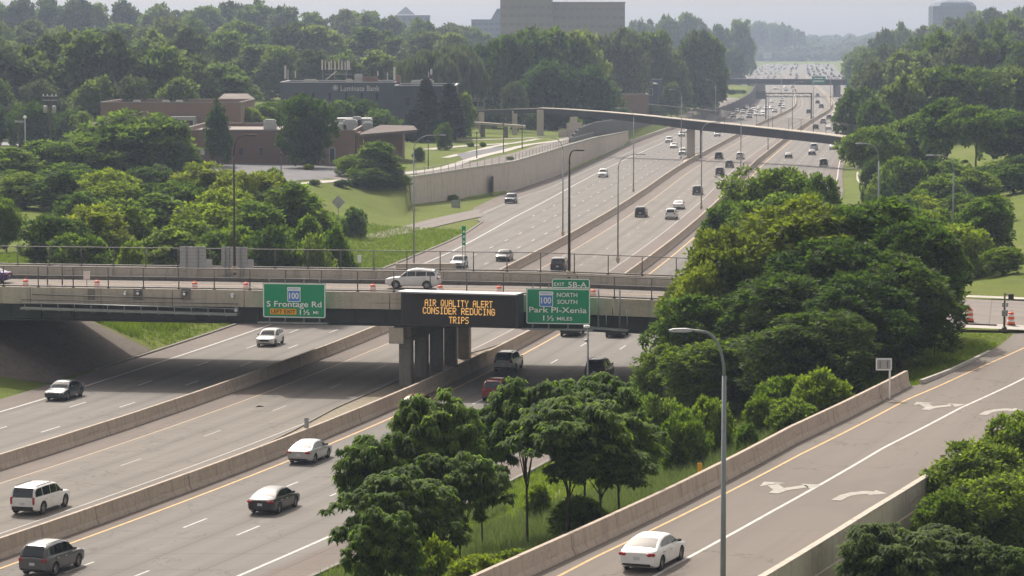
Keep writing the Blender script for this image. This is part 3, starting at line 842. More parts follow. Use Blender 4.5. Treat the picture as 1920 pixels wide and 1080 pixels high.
# ---------------------------------------------------------------- overpass
ALPHA = math.atan(.17)
BO = Vector((-7.0, 218.0, 0.0))
BM = Matrix.Translation(BO) @ Matrix.Rotation(-ALPHA, 4, 'Z')
BMI = BM.inverted()
def bloc(px, py, v):
    """pixel -> overpass-local point on the vertical plane v metres behind the near face"""
    a = Vector(at(px, py, y=100.0)); c = Vector((0, 0, H)); d = a - c
    lc = BMI @ c; ld = BMI @ a - lc
    k = (v - lc.y) / ld.y
    return lc + ld * k
def zd(x): return float(np.interp(x, [-200, 6, 45, 200], [6.25, 6.25, 5.27, 5.2]))
def bx(x, y, z=None): return BM @ Vector((x, y, zd(x) if z is None else z))
ov = empty("overpass", BO, -ALPHA, "long concrete road overpass with dark girders and message boards crossing the whole freeway", "overpass")
XL, XR, WB = -112.0, 24.0, 21.0
xs_b = [XL, -60, -37, -30, -20, -10, 0, 6, 12, 18, XR]
def bsweep(name, mat, prof, x0=XL, x1=XR, parent=ov):
    """prof: closed list of (y, dz above deck)"""
    xs = [x for x in xs_b if x0 < x < x1]; xs = [x0] + xs + [x1]
    mb = MB().loft([[(x, a, zd(x) + b) for a, b in prof] for x in xs])
    return mb.build(name, mat, parent)
# deck slab
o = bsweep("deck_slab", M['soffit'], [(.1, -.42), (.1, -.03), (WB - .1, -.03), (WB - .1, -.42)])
def bsheet(name, x0, x1, y0, y1, z, mat, step=3.0, parent=None, kind='structure'):
    xs = list(np.arange(x0, x1, step)) + [x1]; co = []; uv = []; ny = 4
    for x in xs:
        for k in range(ny + 1):
            y = y0 + (y1 - y0) * k / ny
            q = Vector((x, y, zd(x) + z)); q = q if parent else BM @ q
            co.append(tuple(q)); uv.append((y, x))
    n = ny + 1; i = (np.arange(len(xs) - 1)[:, None] * n + np.arange(ny)[None, :]).ravel()
    o = obj(name, mesh_np(name, co, np.stack([i, i + n, i + n + 1, i + 1], 1), uv=uv), mat, parent)
    if kind: o['kind'] = kind
    return o
bsheet("roadway", XL, XR, .35, WB - .35, 0.0, M['street'], parent=ov, kind=None)
bsheet("street", XR + .01, 95, .35, WB - .35, 0.0, M['street'])
bsheet("street_line", XL, 20, 7.4, 7.55, 0.006, M['wfaint']); bsheet("street_line", XL, 20, 13.2, 13.4, 0.006, M['ypaint'])
bsheet("sidewalk", 26, 46.5, -3.1, -1.0, 0.03, M['walk']); bsheet("sidewalk", 24, 95, 22.0, 23.8, 0.03, M['walk'])
bsheet("sidewalk", 42, 46, -.9, 0.2, 0.035, M['walk'])
# the parapets, cast in 5.5 m lengths
def parapet(y_in, y_out, name):
    x = XL; sgn = 1 if y_out > y_in else -1
    while x < XR - .5:
        xe = min(XR, x + 5.5); rings = []
        for q in (x + .03, (x + xe) / 2, xe - .03):
            rings.append([(q, y_in, zd(q) - .03), (q, y_in + .05 * sgn, zd(q) + .80), (q, y_out, zd(q) + .80), (q, y_out, zd(q) - .45), (q, y_in, zd(q) - .45)])
        MB().loft(rings).build(name, M['bridgec'], ov)
        x = xe
parapet(.35, -.02, "parapet_segment"); parapet(WB - .35, WB + .02, "parapet_segment")
# coping line of fence foot rail, girders, bearings
for k, yg in enumerate(np.linspace(.55, WB - .55, 8)):
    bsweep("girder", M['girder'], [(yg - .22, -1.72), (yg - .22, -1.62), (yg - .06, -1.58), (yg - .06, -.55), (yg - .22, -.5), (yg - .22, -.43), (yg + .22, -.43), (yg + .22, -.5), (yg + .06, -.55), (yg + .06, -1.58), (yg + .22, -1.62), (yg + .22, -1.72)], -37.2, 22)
# web stiffeners on the near girder
for x in np.arange(-36, 21, 2.4):
    MB().box((x, .43, zd(x) - 1.07), (.05, .12, 1.0)).build("stiffener", M['girder'], ov)
# low median in the street
for x0 in np.arange(XL, XR, 8.0):
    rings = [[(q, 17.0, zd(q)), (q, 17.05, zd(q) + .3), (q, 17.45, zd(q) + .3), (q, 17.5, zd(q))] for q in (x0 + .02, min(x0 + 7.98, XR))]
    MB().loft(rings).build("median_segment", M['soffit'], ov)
# pier: cap beam and five columns
cx0, cx1 = -0.9, 4.3
pa = BMI @ Vector(at(762, 722, 0)); pb = BMI @ Vector(at(871, 672, 0))
mb = MB(); dd = (pb - pa); 
capz0, capz1 = 3.35, 4.50
rings = []
for f_, zz in ((-.06, capz0 + .35), (0.0, capz0), (1.0, capz0), (1.06, capz0 + .35)):
    c = pa + dd * f_
    rings.append([(c.x - .62, c.y, zz), (c.x + .62, c.y, zz), (c.x + .62, c.y, capz1), (c.x - .62, c.y, capz1)])
mb.loft(rings); mb.build("cap_beam", M['pierc'], ov)
bl = bloc(752, 622, .3)
MB().cbox((pa.x - .35, .2, 3.85), (1.1, .5, 1.15), .03).build("cap_end", M['bridgec'], ov)
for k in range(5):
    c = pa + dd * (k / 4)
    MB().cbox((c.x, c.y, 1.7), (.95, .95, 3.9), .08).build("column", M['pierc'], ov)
# left abutment
MB().box((-37.0, WB / 2, 4.6), (.9, WB, 2.3)).build("abutment", M['bridgec'], ov)
MB().loft([[(-37.4, WB + .02, 3.2), (-37.4, WB + .02, 6.2), (-37.4, WB + .4, 6.2), (-37.4, WB + .4, 3.2)], [(-46, WB + 2.0, 4.5), (-46, WB + 2.0, 6.2), (-46, WB + 2.4, 6.2), (-46, WB + 2.4, 4.5)]]).build("wing_wall", M['bridgec'], ov)
MB().box((21.5, WB / 2, 3.5), (.9, WB, 3.2)).build("abutment", M['bridgec'], ov)
def slope_pave():
    ys = list(np.arange(221.5, 244.1, 1.5)); ts = np.linspace(-28.9, -37.2, 9); co = []; uv = []
    for y in ys:
        for t in ts:
            p = P(y, t); co.append((p[0], y, ground(p[0], y) + .06)); uv.append((t, y))
    n = 9; i = (np.arange(len(ys) - 1)[:, None] * n + np.arange(n - 1)[None, :]).ravel()
    o = obj("slope_paving", mesh_np("slope_paving", co, np.stack([i, i + n, i + n + 1, i + 1], 1), uv=uv), M['slope']); o['kind'] = 'structure'
slope_pave()
# fences on both parapets
def bfence(y, label, x0, x1, h, phase):
    root = empty("bridge_fence", bx(x0, y, zd(x0) + .8), -ALPHA, label, "fence"); inv = root_inv = (Matrix.Translation(root.location) @ Matrix.Rotation(-ALPHA, 4, 'Z')).inverted()
    L = lambda x, dz: inv @ (BM @ Vector((x, y, zd(x) + .8 + dz)))
    xs = list(np.arange(x0 + phase, x1, 2.72))
    proto = None
    for x in xs:
        if proto is None:
            pr = MB().tube([(0, 0, 0), (0, 0, h)], .045, 5).box((0, 0, .03), (.18, .16, .06)); proto = pr.mesh("fence_post", M['fence'])
        obj("fence_post", proto, None, root, L(x, 0))
    for dz, r in ((.10, .06), (h, .035)):
        MB().tube([L(x, dz) for x in [x0] + xs + [x1]], r, 4).build("fence_rail", M['fence'], root)
    chainlink([L(x, 0) for x in [x0] + xs + [x1]], h - .1, .05, .20, .0045, root)
    return root
x72 = bloc(72, 540, .15).x; bfence(.15, "chain-link fence with thin dark posts on the near parapet of the overpass", x72 - 2.72 * 4, 21, 1.55, .0)
x700 = bloc(701, 500, WB - .15).x; bfence(WB - .15, "chain-link fence with thin dark posts on the far parapet of the overpass", x700 - 2.72 * 20, 21, 1.55, .0)

# ---------------------------------------------------------------- lettering
def text_mesh(s, height, width=None, extrude=.012, bold=.0, space=1.0):
    cu = bpy.data.curves.new("txt", 'FONT'); cu.body = s; cu.size = 1.0; cu.extrude = 0.0
    cu.offset = bold; cu.space_character = space; cu.resolution_u = 3
    to = bpy.data.objects.new("txt", cu); sc.collection.objects.link(to)
    dg = bpy.context.evaluated_depsgraph_get(); me = bpy.data.meshes.new_from_object(to.evaluated_get(dg))
    bpy.data.objects.remove(to); bpy.data.curves.remove(cu)
    n = len(me.vertices); co = np.zeros(n * 3, dtype=np.float32); me.vertices.foreach_get("co", co); co = co.reshape(-1, 3)
    mn, mx = co.min(0), co.max(0)
    # height refers to capital height: default font capitals are ~0.73 high
    sy = height / .73; sx = sy if width is None else width / max(1e-6, mx[0] - mn[0])
    co[:, 0] = (co[:, 0] - (mn[0] + mx[0]) / 2) * sx; co[:, 1] *= sy
    out = np.stack([co[:, 0], np.full(n, -extrude), co[:, 1]], 1)
    me.vertices.foreach_set("co", out.astype(np.float32).ravel()); me.update()
    me.name = "lettering"
    return me
def text(s, c, height, width, mat, parent, bold=.012, dy=.02, name="lettering", space=1.0):
    me = text_mesh(s, height, width, 0, bold, space)
    o = obj(name, me, mat, parent, (c[0], -dy, c[1])); return o
def rrect(mb, cx, cz, w, h, r, y, n=4):
    pts = []
    for (sx, sz, a0) in ((1, 1, 0), (-1, 1, 90), (-1, -1, 180), (1, -1, 270)):
        for k in range(n + 1):
            a = R(a0 + 90 * k / n); pts.append((cx + sx * (w / 2 - r) + r * math.cos(a), y, cz + sz * (h / 2 - r) + r * math.sin(a)))
    mb.add(pts, [tuple(range(len(pts)))]); return mb
def rframe(mb, cx, cz, w, h, r, t, y, n=4):
    a = []; b = []
    for (sx, sz, a0) in ((1, 1, 0), (-1, 1, 90), (-1, -1, 180), (1, -1, 270)):
        for k in range(n + 1):
            g = R(a0 + 90 * k / n)
            a.append((cx + sx * (w / 2 - r) + r * math.cos(g), y, cz + sz * (h / 2 - r) + r * math.sin(g)))
            b.append((cx + sx * (w / 2 - r) + (r - t) * math.cos(g), y, cz + sz * (h / 2 - r) + (r - t) * math.sin(g)))
    m = len(a); mb.add(a + b, [(i, (i + 1) % m, m + (i + 1) % m, m + i) for i in range(m)]); return mb
def green_panel(root, w, h, cz=0.0, cx=0.0):
    mb = MB().box((cx, .05, cz), (w - .02, .06, h - .02)); p = mb.build("sign_panel", M['green'], root)
    o = rrect(MB(), cx, cz, w, h, .16, .015).build("sign_face", M['green'], root)
    o = rframe(MB(), cx, cz, w - .04, h - .04, .15, .07, .008).build("sign_border", M['signwhite'], root)
def shield(root, x, z, s):
    MB().add([(x - .55 * s, -.005, z + .26 * s), (x + .55 * s, -.005, z + .26 * s), (x + .55 * s, -.005, z - .62 * s), (x + .3 * s, -.005, z - .74 * s), (x, -.005, z - .66 * s), (x - .3 * s, -.005, z - .74 * s), (x - .55 * s, -.005, z - .62 * s)], [(0, 1, 2, 3, 4, 5, 6)]).build("route_marker", M['signblue'], root)
    rrect(MB(), x, z + .40 * s, 1.16 * s, .30 * s, .06, -.006).build("route_tab", M['signwhite'], root)
    text("MINNESOTA", (x, z + .33 * s), .14 * s, .95 * s, M['signblue'], root, .0, .018)
    rframe(MB(), x, z - .20 * s, 1.12 * s, .98 * s, .1 * s, .05, -.009).build("route_border", M['signwhite'], root)
    text("100", (x, z - .42 * s), .52 * s, .82 * s, M['signwhite'], root, .02, .022)
def sign_root(name, px, py, v, label, cat="road sign", extra=0.0):
    p = BM @ bloc(px, py, v)
    return empty(name, p, -ALPHA + extra, label, cat)
S = 25.8
g1 = sign_root("exit_sign", 551.5, 563.5, -1.1, "green sign reading S Frontage Rd 1½ miles, with a yellow left exit panel")
W1, H1 = 122 / S, 66 / S
green_panel(g1, W1, H1)
# pixel offset helpers on a sign: x right, z up, from crop pixels (3 per photo pixel)
c1 = lambda X, Z: ((X - 1658) / 3 / S, -(Z - 427) / 3 / S)
x, z = c1(1657, 388); shield(g1, x, z, .88)
x, z = c1(1658, 463); text("S Frontage Rd", (x, z), 34 / 3 / S, 320 / 3 / S, M['signwhite'], g1)
x, z = c1(1594, 491); rrect(MB(), x, z, 155 / 3 / S, 33 / 3 / S, .06, -.004).build("exit_only_panel", M['signyellow'], g1)
x, z = c1(1594, 501); text("LEFT EXIT", (x, z), 22 / 3 / S, 138 / 3 / S, M['black'], g1)
x, z = c1(1720, 507); text("1½", (x, z), 30 / 3 / S, 58 / 3 / S, M['signwhite'], g1)
x, z = c1(1784, 502); text("MI", (x, z), 18 / 3 / S, 30 / 3 / S, M['signwhite'], g1)
g2 = sign_root("exit_sign", 1046.5, 574.5, -1.1, "green sign reading Park Pl-Xenia with an exit 5B-A tab, right of the message board")
W2, H2 = 121 / S, 67 / S
green_panel(g2, W2, H2)
c2 = lambda X, Z: ((X - 1339) / 3 / S, -(Z - 403) / 3 / S)
x, z = c2(1411, 275); green_panel(g2, 218 / 3 / S, 56 / 3 / S, z + .02, x)
x, z = c2(1345, 288); text("EXIT", (x, z), 20 / 3 / S, 60 / 3 / S, M['signwhite'], g2)
x, z = c2(1448, 293); text("5B-A", (x, z), 30 / 3 / S, 105 / 3 / S, M['signwhite'], g2)
x, z = c2(1271, 358); shield(g2, x, z, .90)
x, z = c2(1390, 349); text("NORTH", (x, z), 24 / 3 / S, 116 / 3 / S, M['signwhite'], g2)
x, z = c2(1391, 388); text("SOUTH", (x, z), 24 / 3 / S, 114 / 3 / S, M['signwhite'], g2)
x, z = c2(1338, 438); text("Park Pl-Xenia", (x, z), 32 / 3 / S, 326 / 3 / S, M['signwhite'], g2)
x, z = c2(1285, 483); text("1½", (x, z), 30 / 3 / S, 62 / 3 / S, M['signwhite'], g2)
x, z = c2(1376, 481); text("MILES", (x, z), 20 / 3 / S, 88 / 3 / S, M['signwhite'], g2)
for g_, w_, zb in ((g1, W1, -H1 / 2), (g2, W2, -H2 / 2)):
    for k in (-.4, -.15, .15, .4):
        MB().box((k * w_, .12, 0), (.07, .07, -zb * 2 + .5)).box((k * w_, -.2, zb - .28), (.06, .9, .05)).build("bracket", M['steel'], g_)
    MB().box((0, -.35, zb - .36), (w_ + .5, .5, .05)).box((0, -.6, zb - .30), (w_ + .5, .04, .10)).build("catwalk", M['steel'], g_)

# amber message board
dm = sign_root("message_board", 860, 582, -1.6, "wide black message board with amber text about an air quality alert on the overpass", "message board", -R(8))
WD, HD = 8.95, 2.42
MB().cbox((0, .78, 0), (WD, 1.5, HD), .04).build("case", M['dmscase'], dm)
MB().box((0, -.01, -.02), (WD - .3, .06, HD - .22)).build("display_face", M['dmsblack'], dm)
MB().box((0, .35, HD / 2 + .06), (WD + .15, 2.0, .10)).build("visor", M['signback'], dm)
em = bpy.data.materials.new("amber leds"); em.use_nodes = True; eb = em.node_tree.nodes["Principled BSDF"]
eb.inputs["Base Color"].default_value = (.3, .14, .03, 1); eb.inputs["Emission Color"].default_value = (1.0, .55, .16, 1); eb.inputs["Emission Strength"].default_value = .62
FONT = {'A': "01110 10001 10001 11111 10001 10001 10001", 'I': "01110 00100 00100 00100 00100 00100 01110", 'R': "11110 10001 10001 11110 10100 10010 10001", 'Q': "01110 10001 10001 10001 10101 10010 01101",
        'U': "10001 10001 10001 10001 10001 10001 01110", 'L': "10000 10000 10000 10000 10000 10000 11111", 'T': "11111 00100 00100 00100 00100 00100 00100", 'Y': "10001 10001 01010 00100 00100 00100 00100",
        'E': "11111 10000 10000 11110 10000 10000 11111", 'C': "01110 10001 10000 10000 10000 10001 01110", 'O': "01110 10001 10001 10001 10001 10001 01110", 'N': "10001 11001 10101 10101 10011 10001 10001",
        'S': "01111 10000 10000 01110 00001 00001 11110", 'D': "11110 10001 10001 10001 10001 10001 11110", 'G': "01110 10001 10000 10111 10001 10001 01110", 'P': "11110 10001 10001 11110 10000 10000 10000"}
def led_line(s, cx, cz, cell_w, h):
    cw = cell_w / 6.0; ch = h / 7.0; x0 = cx - len(s) * cell_w / 2; co = []; fc = []
    for i, chx in enumerate(s):
        if chx == ' ': continue
        for r_, row in enumerate(FONT[chx].split()):
            for c_, b_ in enumerate(row):
                if b_ == '1':
                    x_ = x0 + i * cell_w + c_ * cw; z_ = cz + h / 2 - r_ * ch; k = len(co)
                    co += [(x_, 0, z_ - ch * .95), (x_ + cw * 1.02, 0, z_ - ch * .95), (x_ + cw * 1.02, 0, z_), (x_, 0, z_)]; fc.append((k, k + 1, k + 2, k + 3))
    obj("lettering", mesh_np("lettering", co, fc), em, dm, (0, -.05, 0))
k8 = 1 / 25.9 / math.cos(R(17.6) - 0)
led_line("AIR QUALITY ALERT", .03, (582 - 569) / 26.0, 7.6 * k8, 12.8 / 26)
led_line("CONSIDER REDUCING", .05, (582 - 583.6) / 26.0, 8.1 * k8, 12.8 / 26)
led_line("TRIPS", .05, (582 - 600.6) / 26.0, 7.7 * k8, 12.8 / 26)

# catwalk and conduit on the left part of the near girder
def local_tubes(name, mat, root_v, segs, r=.04):
    mb = MB()
    for a, b in segs: mb.tube([a, b], r, 5)
    return mb
cw = sign_root("sign_catwalk", 245, 580, -.9, "long grey steel catwalk bracketed to the left part of the overpass girder", "catwalk")
ci = (Matrix.Translation(cw.location) @ Matrix.Rotation(-ALPHA, 4, 'Z')).inverted()
Lc = lambda px, py, v=-.9: ci @ (BM @ bloc(px, py, v))
a, b = Lc(40, 576), Lc(446, 588)
rings = [[(p.x, p.y - .35, p.z), (p.x, p.y + .45, p.z), (p.x, p.y + .45, p.z - .14), (p.x, p.y - .35, p.z - .14)] for p in (a, b)]
MB().loft(rings).build("platform", M['steel'], cw)
MB().tube([a + Vector((0, -.33, .38)), b + Vector((0, -.33, .38))], .035, 5).build("rail", M['steel'], cw)
MB().tube([Lc(60, 552, -.3), Lc(345, 560, -.3)], .045, 5).build("conduit", M['fence'], cw)
MB().tube([Lc(40, 562, -.3), Lc(446, 570, -.3)], .03, 5).build("conduit", M['fence'], cw)
for k in range(13):
    p = a.lerp(b, (k + .3) / 13)
    MB().box((p.x, p.y - .33, p.z + .2), (.05, .05, .4)).box((p.x, p.y + .3, p.z - .2), (.07, .7, .10)).build("bracket", M['steel'], cw)
for px, py in ((235, 550), (259, 549), (346, 550), (436, 555), (443, 581)):
    q = BM @ bloc(px, py, -.25)
    r_ = empty("wall_lamp", q, -ALPHA, {235: "small pale lamp on the overpass parapet, left of the dark hooded one", 259: "dark hooded lamp with a white lens on the overpass parapet", 346: "dark junction box on the overpass parapet above the catwalk", 436: "bright white oval lamp on the parapet left of the S Frontage Rd sign", 443: "small white lamp at the right end of the steel catwalk"}[px], "lamp")
    MB().cbox((0, 0, 0), (.3 if px != 235 else .16, .25, .34), .05).build("housing", M['dmscase'] if px in (259, 346) else M['signback'], r_)
    MB().lathe([(.11, 0), (.09, .05), (0, .07)], (0, -.13, -.05), 10, Matrix.Rotation(R(90), 3, 'X').to_4x4()).build("lens", M['signwhite'], r_)
for px0, px1, lb_ in ((250, 268, 1), (340, 358, 2), (165, 178, 3)):
    a_, b_ = bloc(px0, 541, -.03), bloc(px1, 562, -.03)
    MB().box(((a_.x + b_.x) / 2, -.05, (a_.z + b_.z) / 2), (b_.x - a_.x, .08, a_.z - b_.z)).build("repair_patch", M['pierc'], ov)
# posts and brackets right of the Park Pl sign
br = sign_root("sign_bracket", 1140, 595, -.9, "empty steel sign bracket of uprights and a walkway, right of the Park Pl-Xenia sign", "sign bracket")
ci = (Matrix.Translation(br.location) @ Matrix.Rotation(-ALPHA, 4, 'Z')).inverted()
for px, y0, y1, r_ in ((1122, 543, 612, .07), (1162, 543, 614, .07), (1137, 587, 612, .04), (1176, 580, 614, .05)):
    MB().tube([Lc(px, y0), Lc(px, y1)], r_, 5).build("upright", M['steel'], br)
a, b = Lc(1095, 612), Lc(1178, 618)
MB().loft([[(p.x, p.y - .35, p.z), (p.x, p.y + .45, p.z), (p.x, p.y + .45, p.z - .12), (p.x, p.y - .35, p.z - .12)] for p in (a, b)]).build("platform", M['steel'], br)

# dark frame and small sign backs standing behind the near fence on the left
fr = empty("steel_frame", BM @ bloc(103, 536, 1.2), -ALPHA, "dark rectangular steel frame standing behind the near fence at the left end of the overpass", "steel frame")
MB().tube([(-.58, 0, -.3), (-.58, 0, 1.55), (.58, 0, 1.55), (.58, 0, -.3)], .06, 5).tube([(-.58, 0, .6), (.58, 0, .6)], .03, 5).build("frame_tube", M['fence'], fr)

# drums standing on the overpass and at the crossing
def drum_proto():
    r = empty("traffic_drum", (0, 0, 0))
    MB().lathe([(.30, 0), (.32, .04), (.32, .09), (.28, .12)], n=14).build("base", M['black'], r)
    z = .10; w = .285
    for k in range(5):
        MB().lathe([(w, z), (w - .012, z + .175), (w - .04, z + .19)] if k < 4 else [(w, z), (w - .015, z + .10), (w - .06, z + .14), (0, z + .15)], n=14).build("band", M['orange'] if k % 2 == 0 else M['refl'], r)
        z += .18; w -= .016
    MB().tube([(-.08, 0, z), (-.08, 0, z + .08), (.08, 0, z + .08), (.08, 0, z)], .02, 5).build("handle", M['orange'], r)
    return r
dp = drum_proto(); first = True
labs = {48: "leftmost on the overpass, left of the steel frame", 182: "just right of the faint striped sign", 365: "between the catwalk lamps and the exit sign", 461: "closest to the left edge of the S Frontage Rd sign", 699: "left of the white SUV on the overpass", 825: "behind the white SUV's rear wheel", 936: "above the right half of the message board", 1112: "beside the right edge of the Park Pl-Xenia sign", 1278: "last on the overpass before the large trees"}
for px, lb in labs.items():
    q = bloc(px, 545, 4.6); q.z = zd(q.x); q = BM @ q
    o = dp if first else copy_tree(dp); first = False
    o.location = q; tag(o, "orange drum on the overpass, " + lb, "traffic drum", "traffic drums along the street")
for px, py, lb in ((1818, 607, "orange and white striped traffic drum on the street corner, left of the signal post"), (1895.5, 612, "orange and white striped traffic drum on the street corner, right of the signal post")):
    q = at(px, py, 5.27); o = copy_tree(dp); o.location = (q[0], q[1], 5.27 if zd((BMI @ Vector(q)).x) < 5.3 else zd((BMI @ Vector(q)).x)); tag(o, lb, "traffic drum", "traffic drums along the street")

# ---------------------------------------------------------------- footbridge
fb_pts = []
for px, py, Y in ((1013, 202, 664), (1060, 204, 662), (1133, 209, 657), (1215, 216, 648), (1300, 225, 638), (1390, 234, 627), (1480, 243.5, 614), (1550, 251, 600), (1611, 259, 587)):
    fb_pts.append(Vector(at(px, py, y=Y)))
fbd = empty("footbridge", fb_pts[0], 0, "long slender concrete footbridge curving over the freeway on a single pale pier", "footbridge")
fo = fb_pts[0]
def fsweep(pts, dep, wid, o_, dz=0.0):
    rings = []
    for i, p in enumerate(pts):
        d = (pts[min(i + 1, len(pts) - 1)] - pts[max(0, i - 1)]); n_ = Vector((-d.y, d.x, 0)).normalized()
        D_ = dep[i] if isinstance(dep, list) else dep
        a, b = p + n_ * wid / 2 - o_, p - n_ * wid / 2 - o_; e = Vector((0, 0, dz)); dn = Vector((0, 0, -D_))
        rings.append([a + e, b + e, b + e + dn, a + e + dn])
    return MB().loft(rings)
deps = [1.2, 1.25, 1.3, 1.55, 1.85, 1.8, 1.75, 1.7, 1.6]
fsweep(fb_pts, deps, 2.6, fo, -.12).build("girder", M['girder2'], fbd)
fsweep(fb_pts, .14, 3.2, fo, .02).build("deck", M['bridgec'], fbd)
# left stair/ramp tower decks
up = [Vector(at(1013, 203, y=664)), Vector(at(960, 204, y=668)), Vector(at(905, 206, y=672)), Vector(at(850, 210, y=676))]
fsweep(up, .9, 2.6, fo, -.12).build("girder", M['girder2'], fbd); fsweep(up, .14, 3.0, fo, .02).build("deck", M['bridgec'], fbd)
lo = [Vector(at(847, 226.5, y=646)), Vector(at(900, 229, y=645)), Vector(at(985, 235, y=644))]
fsweep(lo, .55, 2.4, fo, 0).build("ramp_deck", M['bridgec'], fbd)
for px, Y, yt in ((1013, 662.5, 205), (965, 667, 207), (903, 671, 209)):
    a = Vector(at(px, yt, y=Y)); g = ground(a.x, a.y)
    MB().cbox((a.x - fo.x, a.y - fo.y, (a.z - .1 + g - .5) / 2 - fo.z), (1.5 if px > 1000 else 1.2, 1.6, a.z - .1 - g + .5), .06).build("pier", M['bridgec'], fbd)
for px, Y, yt in ((868, 646, 229), (905, 645.5, 231), (948, 645, 234)):
    a = Vector(at(px, yt, y=Y)); g = ground(a.x, a.y)
    MB().cbox((a.x - fo.x, a.y - fo.y, (a.z - .4 + g - .5) / 2 - fo.z), (1.0, 1.0, a.z - .4 - g + .5), .06).build("pier", M['pierc'], fbd)
a = Vector(P(640, -15.2)); zt = zat(240, 640)
MB().cbox((a.x - fo.x, a.y - fo.y, zt / 2 - fo.z), (1.75, 1.4, zt + .3), .08).build("pier", M['bridgec'], fbd)
MB().cbox((a.x - fo.x + 2.6, a.y - fo.y + 6, 3.2 - fo.z), (.5, .5, 6.6), .05).build("pier", M['girder2'], fbd)
a = fb_pts[-1]
MB().cbox((a.x - fo.x + .2, a.y - fo.y, (a.z - 1.6) / 2 - fo.z), (1.6, 3.2, a.z - 1.6 + .6), .06).build("abutment", M['wallc'], fbd)
# mesh fence on the footbridge
fpts = [p - fo + Vector((0, 1.2, 0)) for p in fb_pts[3:]]
mbp = MB().tube([(0, 0, 0), (0, 0, 2.4)], .05, 5).mesh("fence_post", M['fence'])
for a, b in zip(fpts, fpts[1:]):
    for k in range(3): obj("fence_post", mbp, None, fbd, a.lerp(b, k / 3))
MB().tube([p + Vector((0, 0, 2.4)) for p in fpts], .045, 4).build("fence_rail", M['fence'], fbd)
chainlink(fpts, 2.3, 0, .35, .01, fbd)
# island under the footbridge pier
kerb("kerb", itp((600, -14.4), (628, -16.2), (652, -16.2), (680, -14.4)), 600, 680, .3, .5)
sheet("pier_island", itp((600, -14.4), (628, -16.2), (652, -16.2), (680, -14.4)), -13.8, 600, 680, .3, M['barrier'])

# ---------------------------------------------------------------- distant overpass with green signs
fo2 = empty("distant_overpass", (*P(1345, 0)[:2], 0), 0, "distant road overpass with a shadowed face and green signs, beyond the footbridge", "overpass")
o2 = Vector(fo2.location)
Q = lambda px, py, Y=1345: Vector(at(px, py, y=Y)) - o2
a, b = Q(1352, 147.5), Q(1668, 149.5)
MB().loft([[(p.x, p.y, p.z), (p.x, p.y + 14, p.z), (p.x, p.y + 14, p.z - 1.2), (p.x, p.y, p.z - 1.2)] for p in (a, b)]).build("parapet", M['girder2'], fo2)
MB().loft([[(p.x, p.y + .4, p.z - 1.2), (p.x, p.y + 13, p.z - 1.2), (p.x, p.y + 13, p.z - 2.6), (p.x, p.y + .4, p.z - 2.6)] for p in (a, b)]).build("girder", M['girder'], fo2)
c = Q(1572, 160); MB().box((c.x, c.y + 7, (c.z + o2.z) / 2), (2.2, 12, c.z - .2)).build("pier", M['pierc'], fo2)
c = Q(1435, 160); MB().box((c.x - 3.5, c.y + 7, 2.9), (7, 14, 6.2)).build("pier", M['pierc'], fo2)
for px, lb in ((1535, "small green sign on the distant overpass, the left one above the lanes"), (1612, "wide green sign on the distant overpass, partly hidden by the right-hand trees")):
    w_ = 6.2 if px < 1600 else 11.5
    s_ = empty("distant_sign", Vector(at(px, 150, y=1344)), 0, lb, "road sign")
    MB().box((0, 0, 0), (w_, .2, 3.3)).build("sign_panel", M['greenfar'], s_)
    MB().box((0, -.12, .7), (w_ * .6, .03, .35)).box((0, -.12, -.5), (w_ * .75, .03, .35)).build("lettering", M['signwhite'], s_)
wl = empty("distant_wall", Vector(at(1390, 185, y=1180)), 0, "dark low wall block across the left side of the road below the distant overpass", "wall"); wo2 = wl.location
a = Vector(at(1338, 171, y=1300)) - wo2; b = Vector(at(1436, 171, y=1300)) - wo2
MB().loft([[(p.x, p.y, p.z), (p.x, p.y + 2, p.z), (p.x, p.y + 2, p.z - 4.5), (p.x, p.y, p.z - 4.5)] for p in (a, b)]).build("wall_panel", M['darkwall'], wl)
# sign gantry
gp = Vector(at(1521, 228, y=933)); gn = empty("sign_gantry", gp, 0, "thin steel gantry with one post and a long beam over the reversible lanes", "gantry")
ht = zat(175, 933)
MB().tube([(0, 0, -.1), (0, 0, ht)], .22, 6).build("post", M['fence'], gn)
wb_ = (1521 - 1436) * 933 / F
MB().box((-wb_ / 2, 0, ht - .1), (wb_, .35, .3)).box((-wb_ / 2, 0, ht - 1.1), (wb_, .3, .12)).build("beam", M['fence'], gn)
for k in range(9): MB().tube([(-wb_ * k / 9, 0, ht - (1.1 if k % 2 else .1)), (-wb_ * (k + 1) / 9, 0, ht - (.1 if k % 2 else 1.1))], .06, 4).build("brace", M['fence'], gn)
MB().tube([(-wb_, 0, -ht * .02), (-wb_, 0, ht)], .2, 6).build("post", M['fence'], gn)
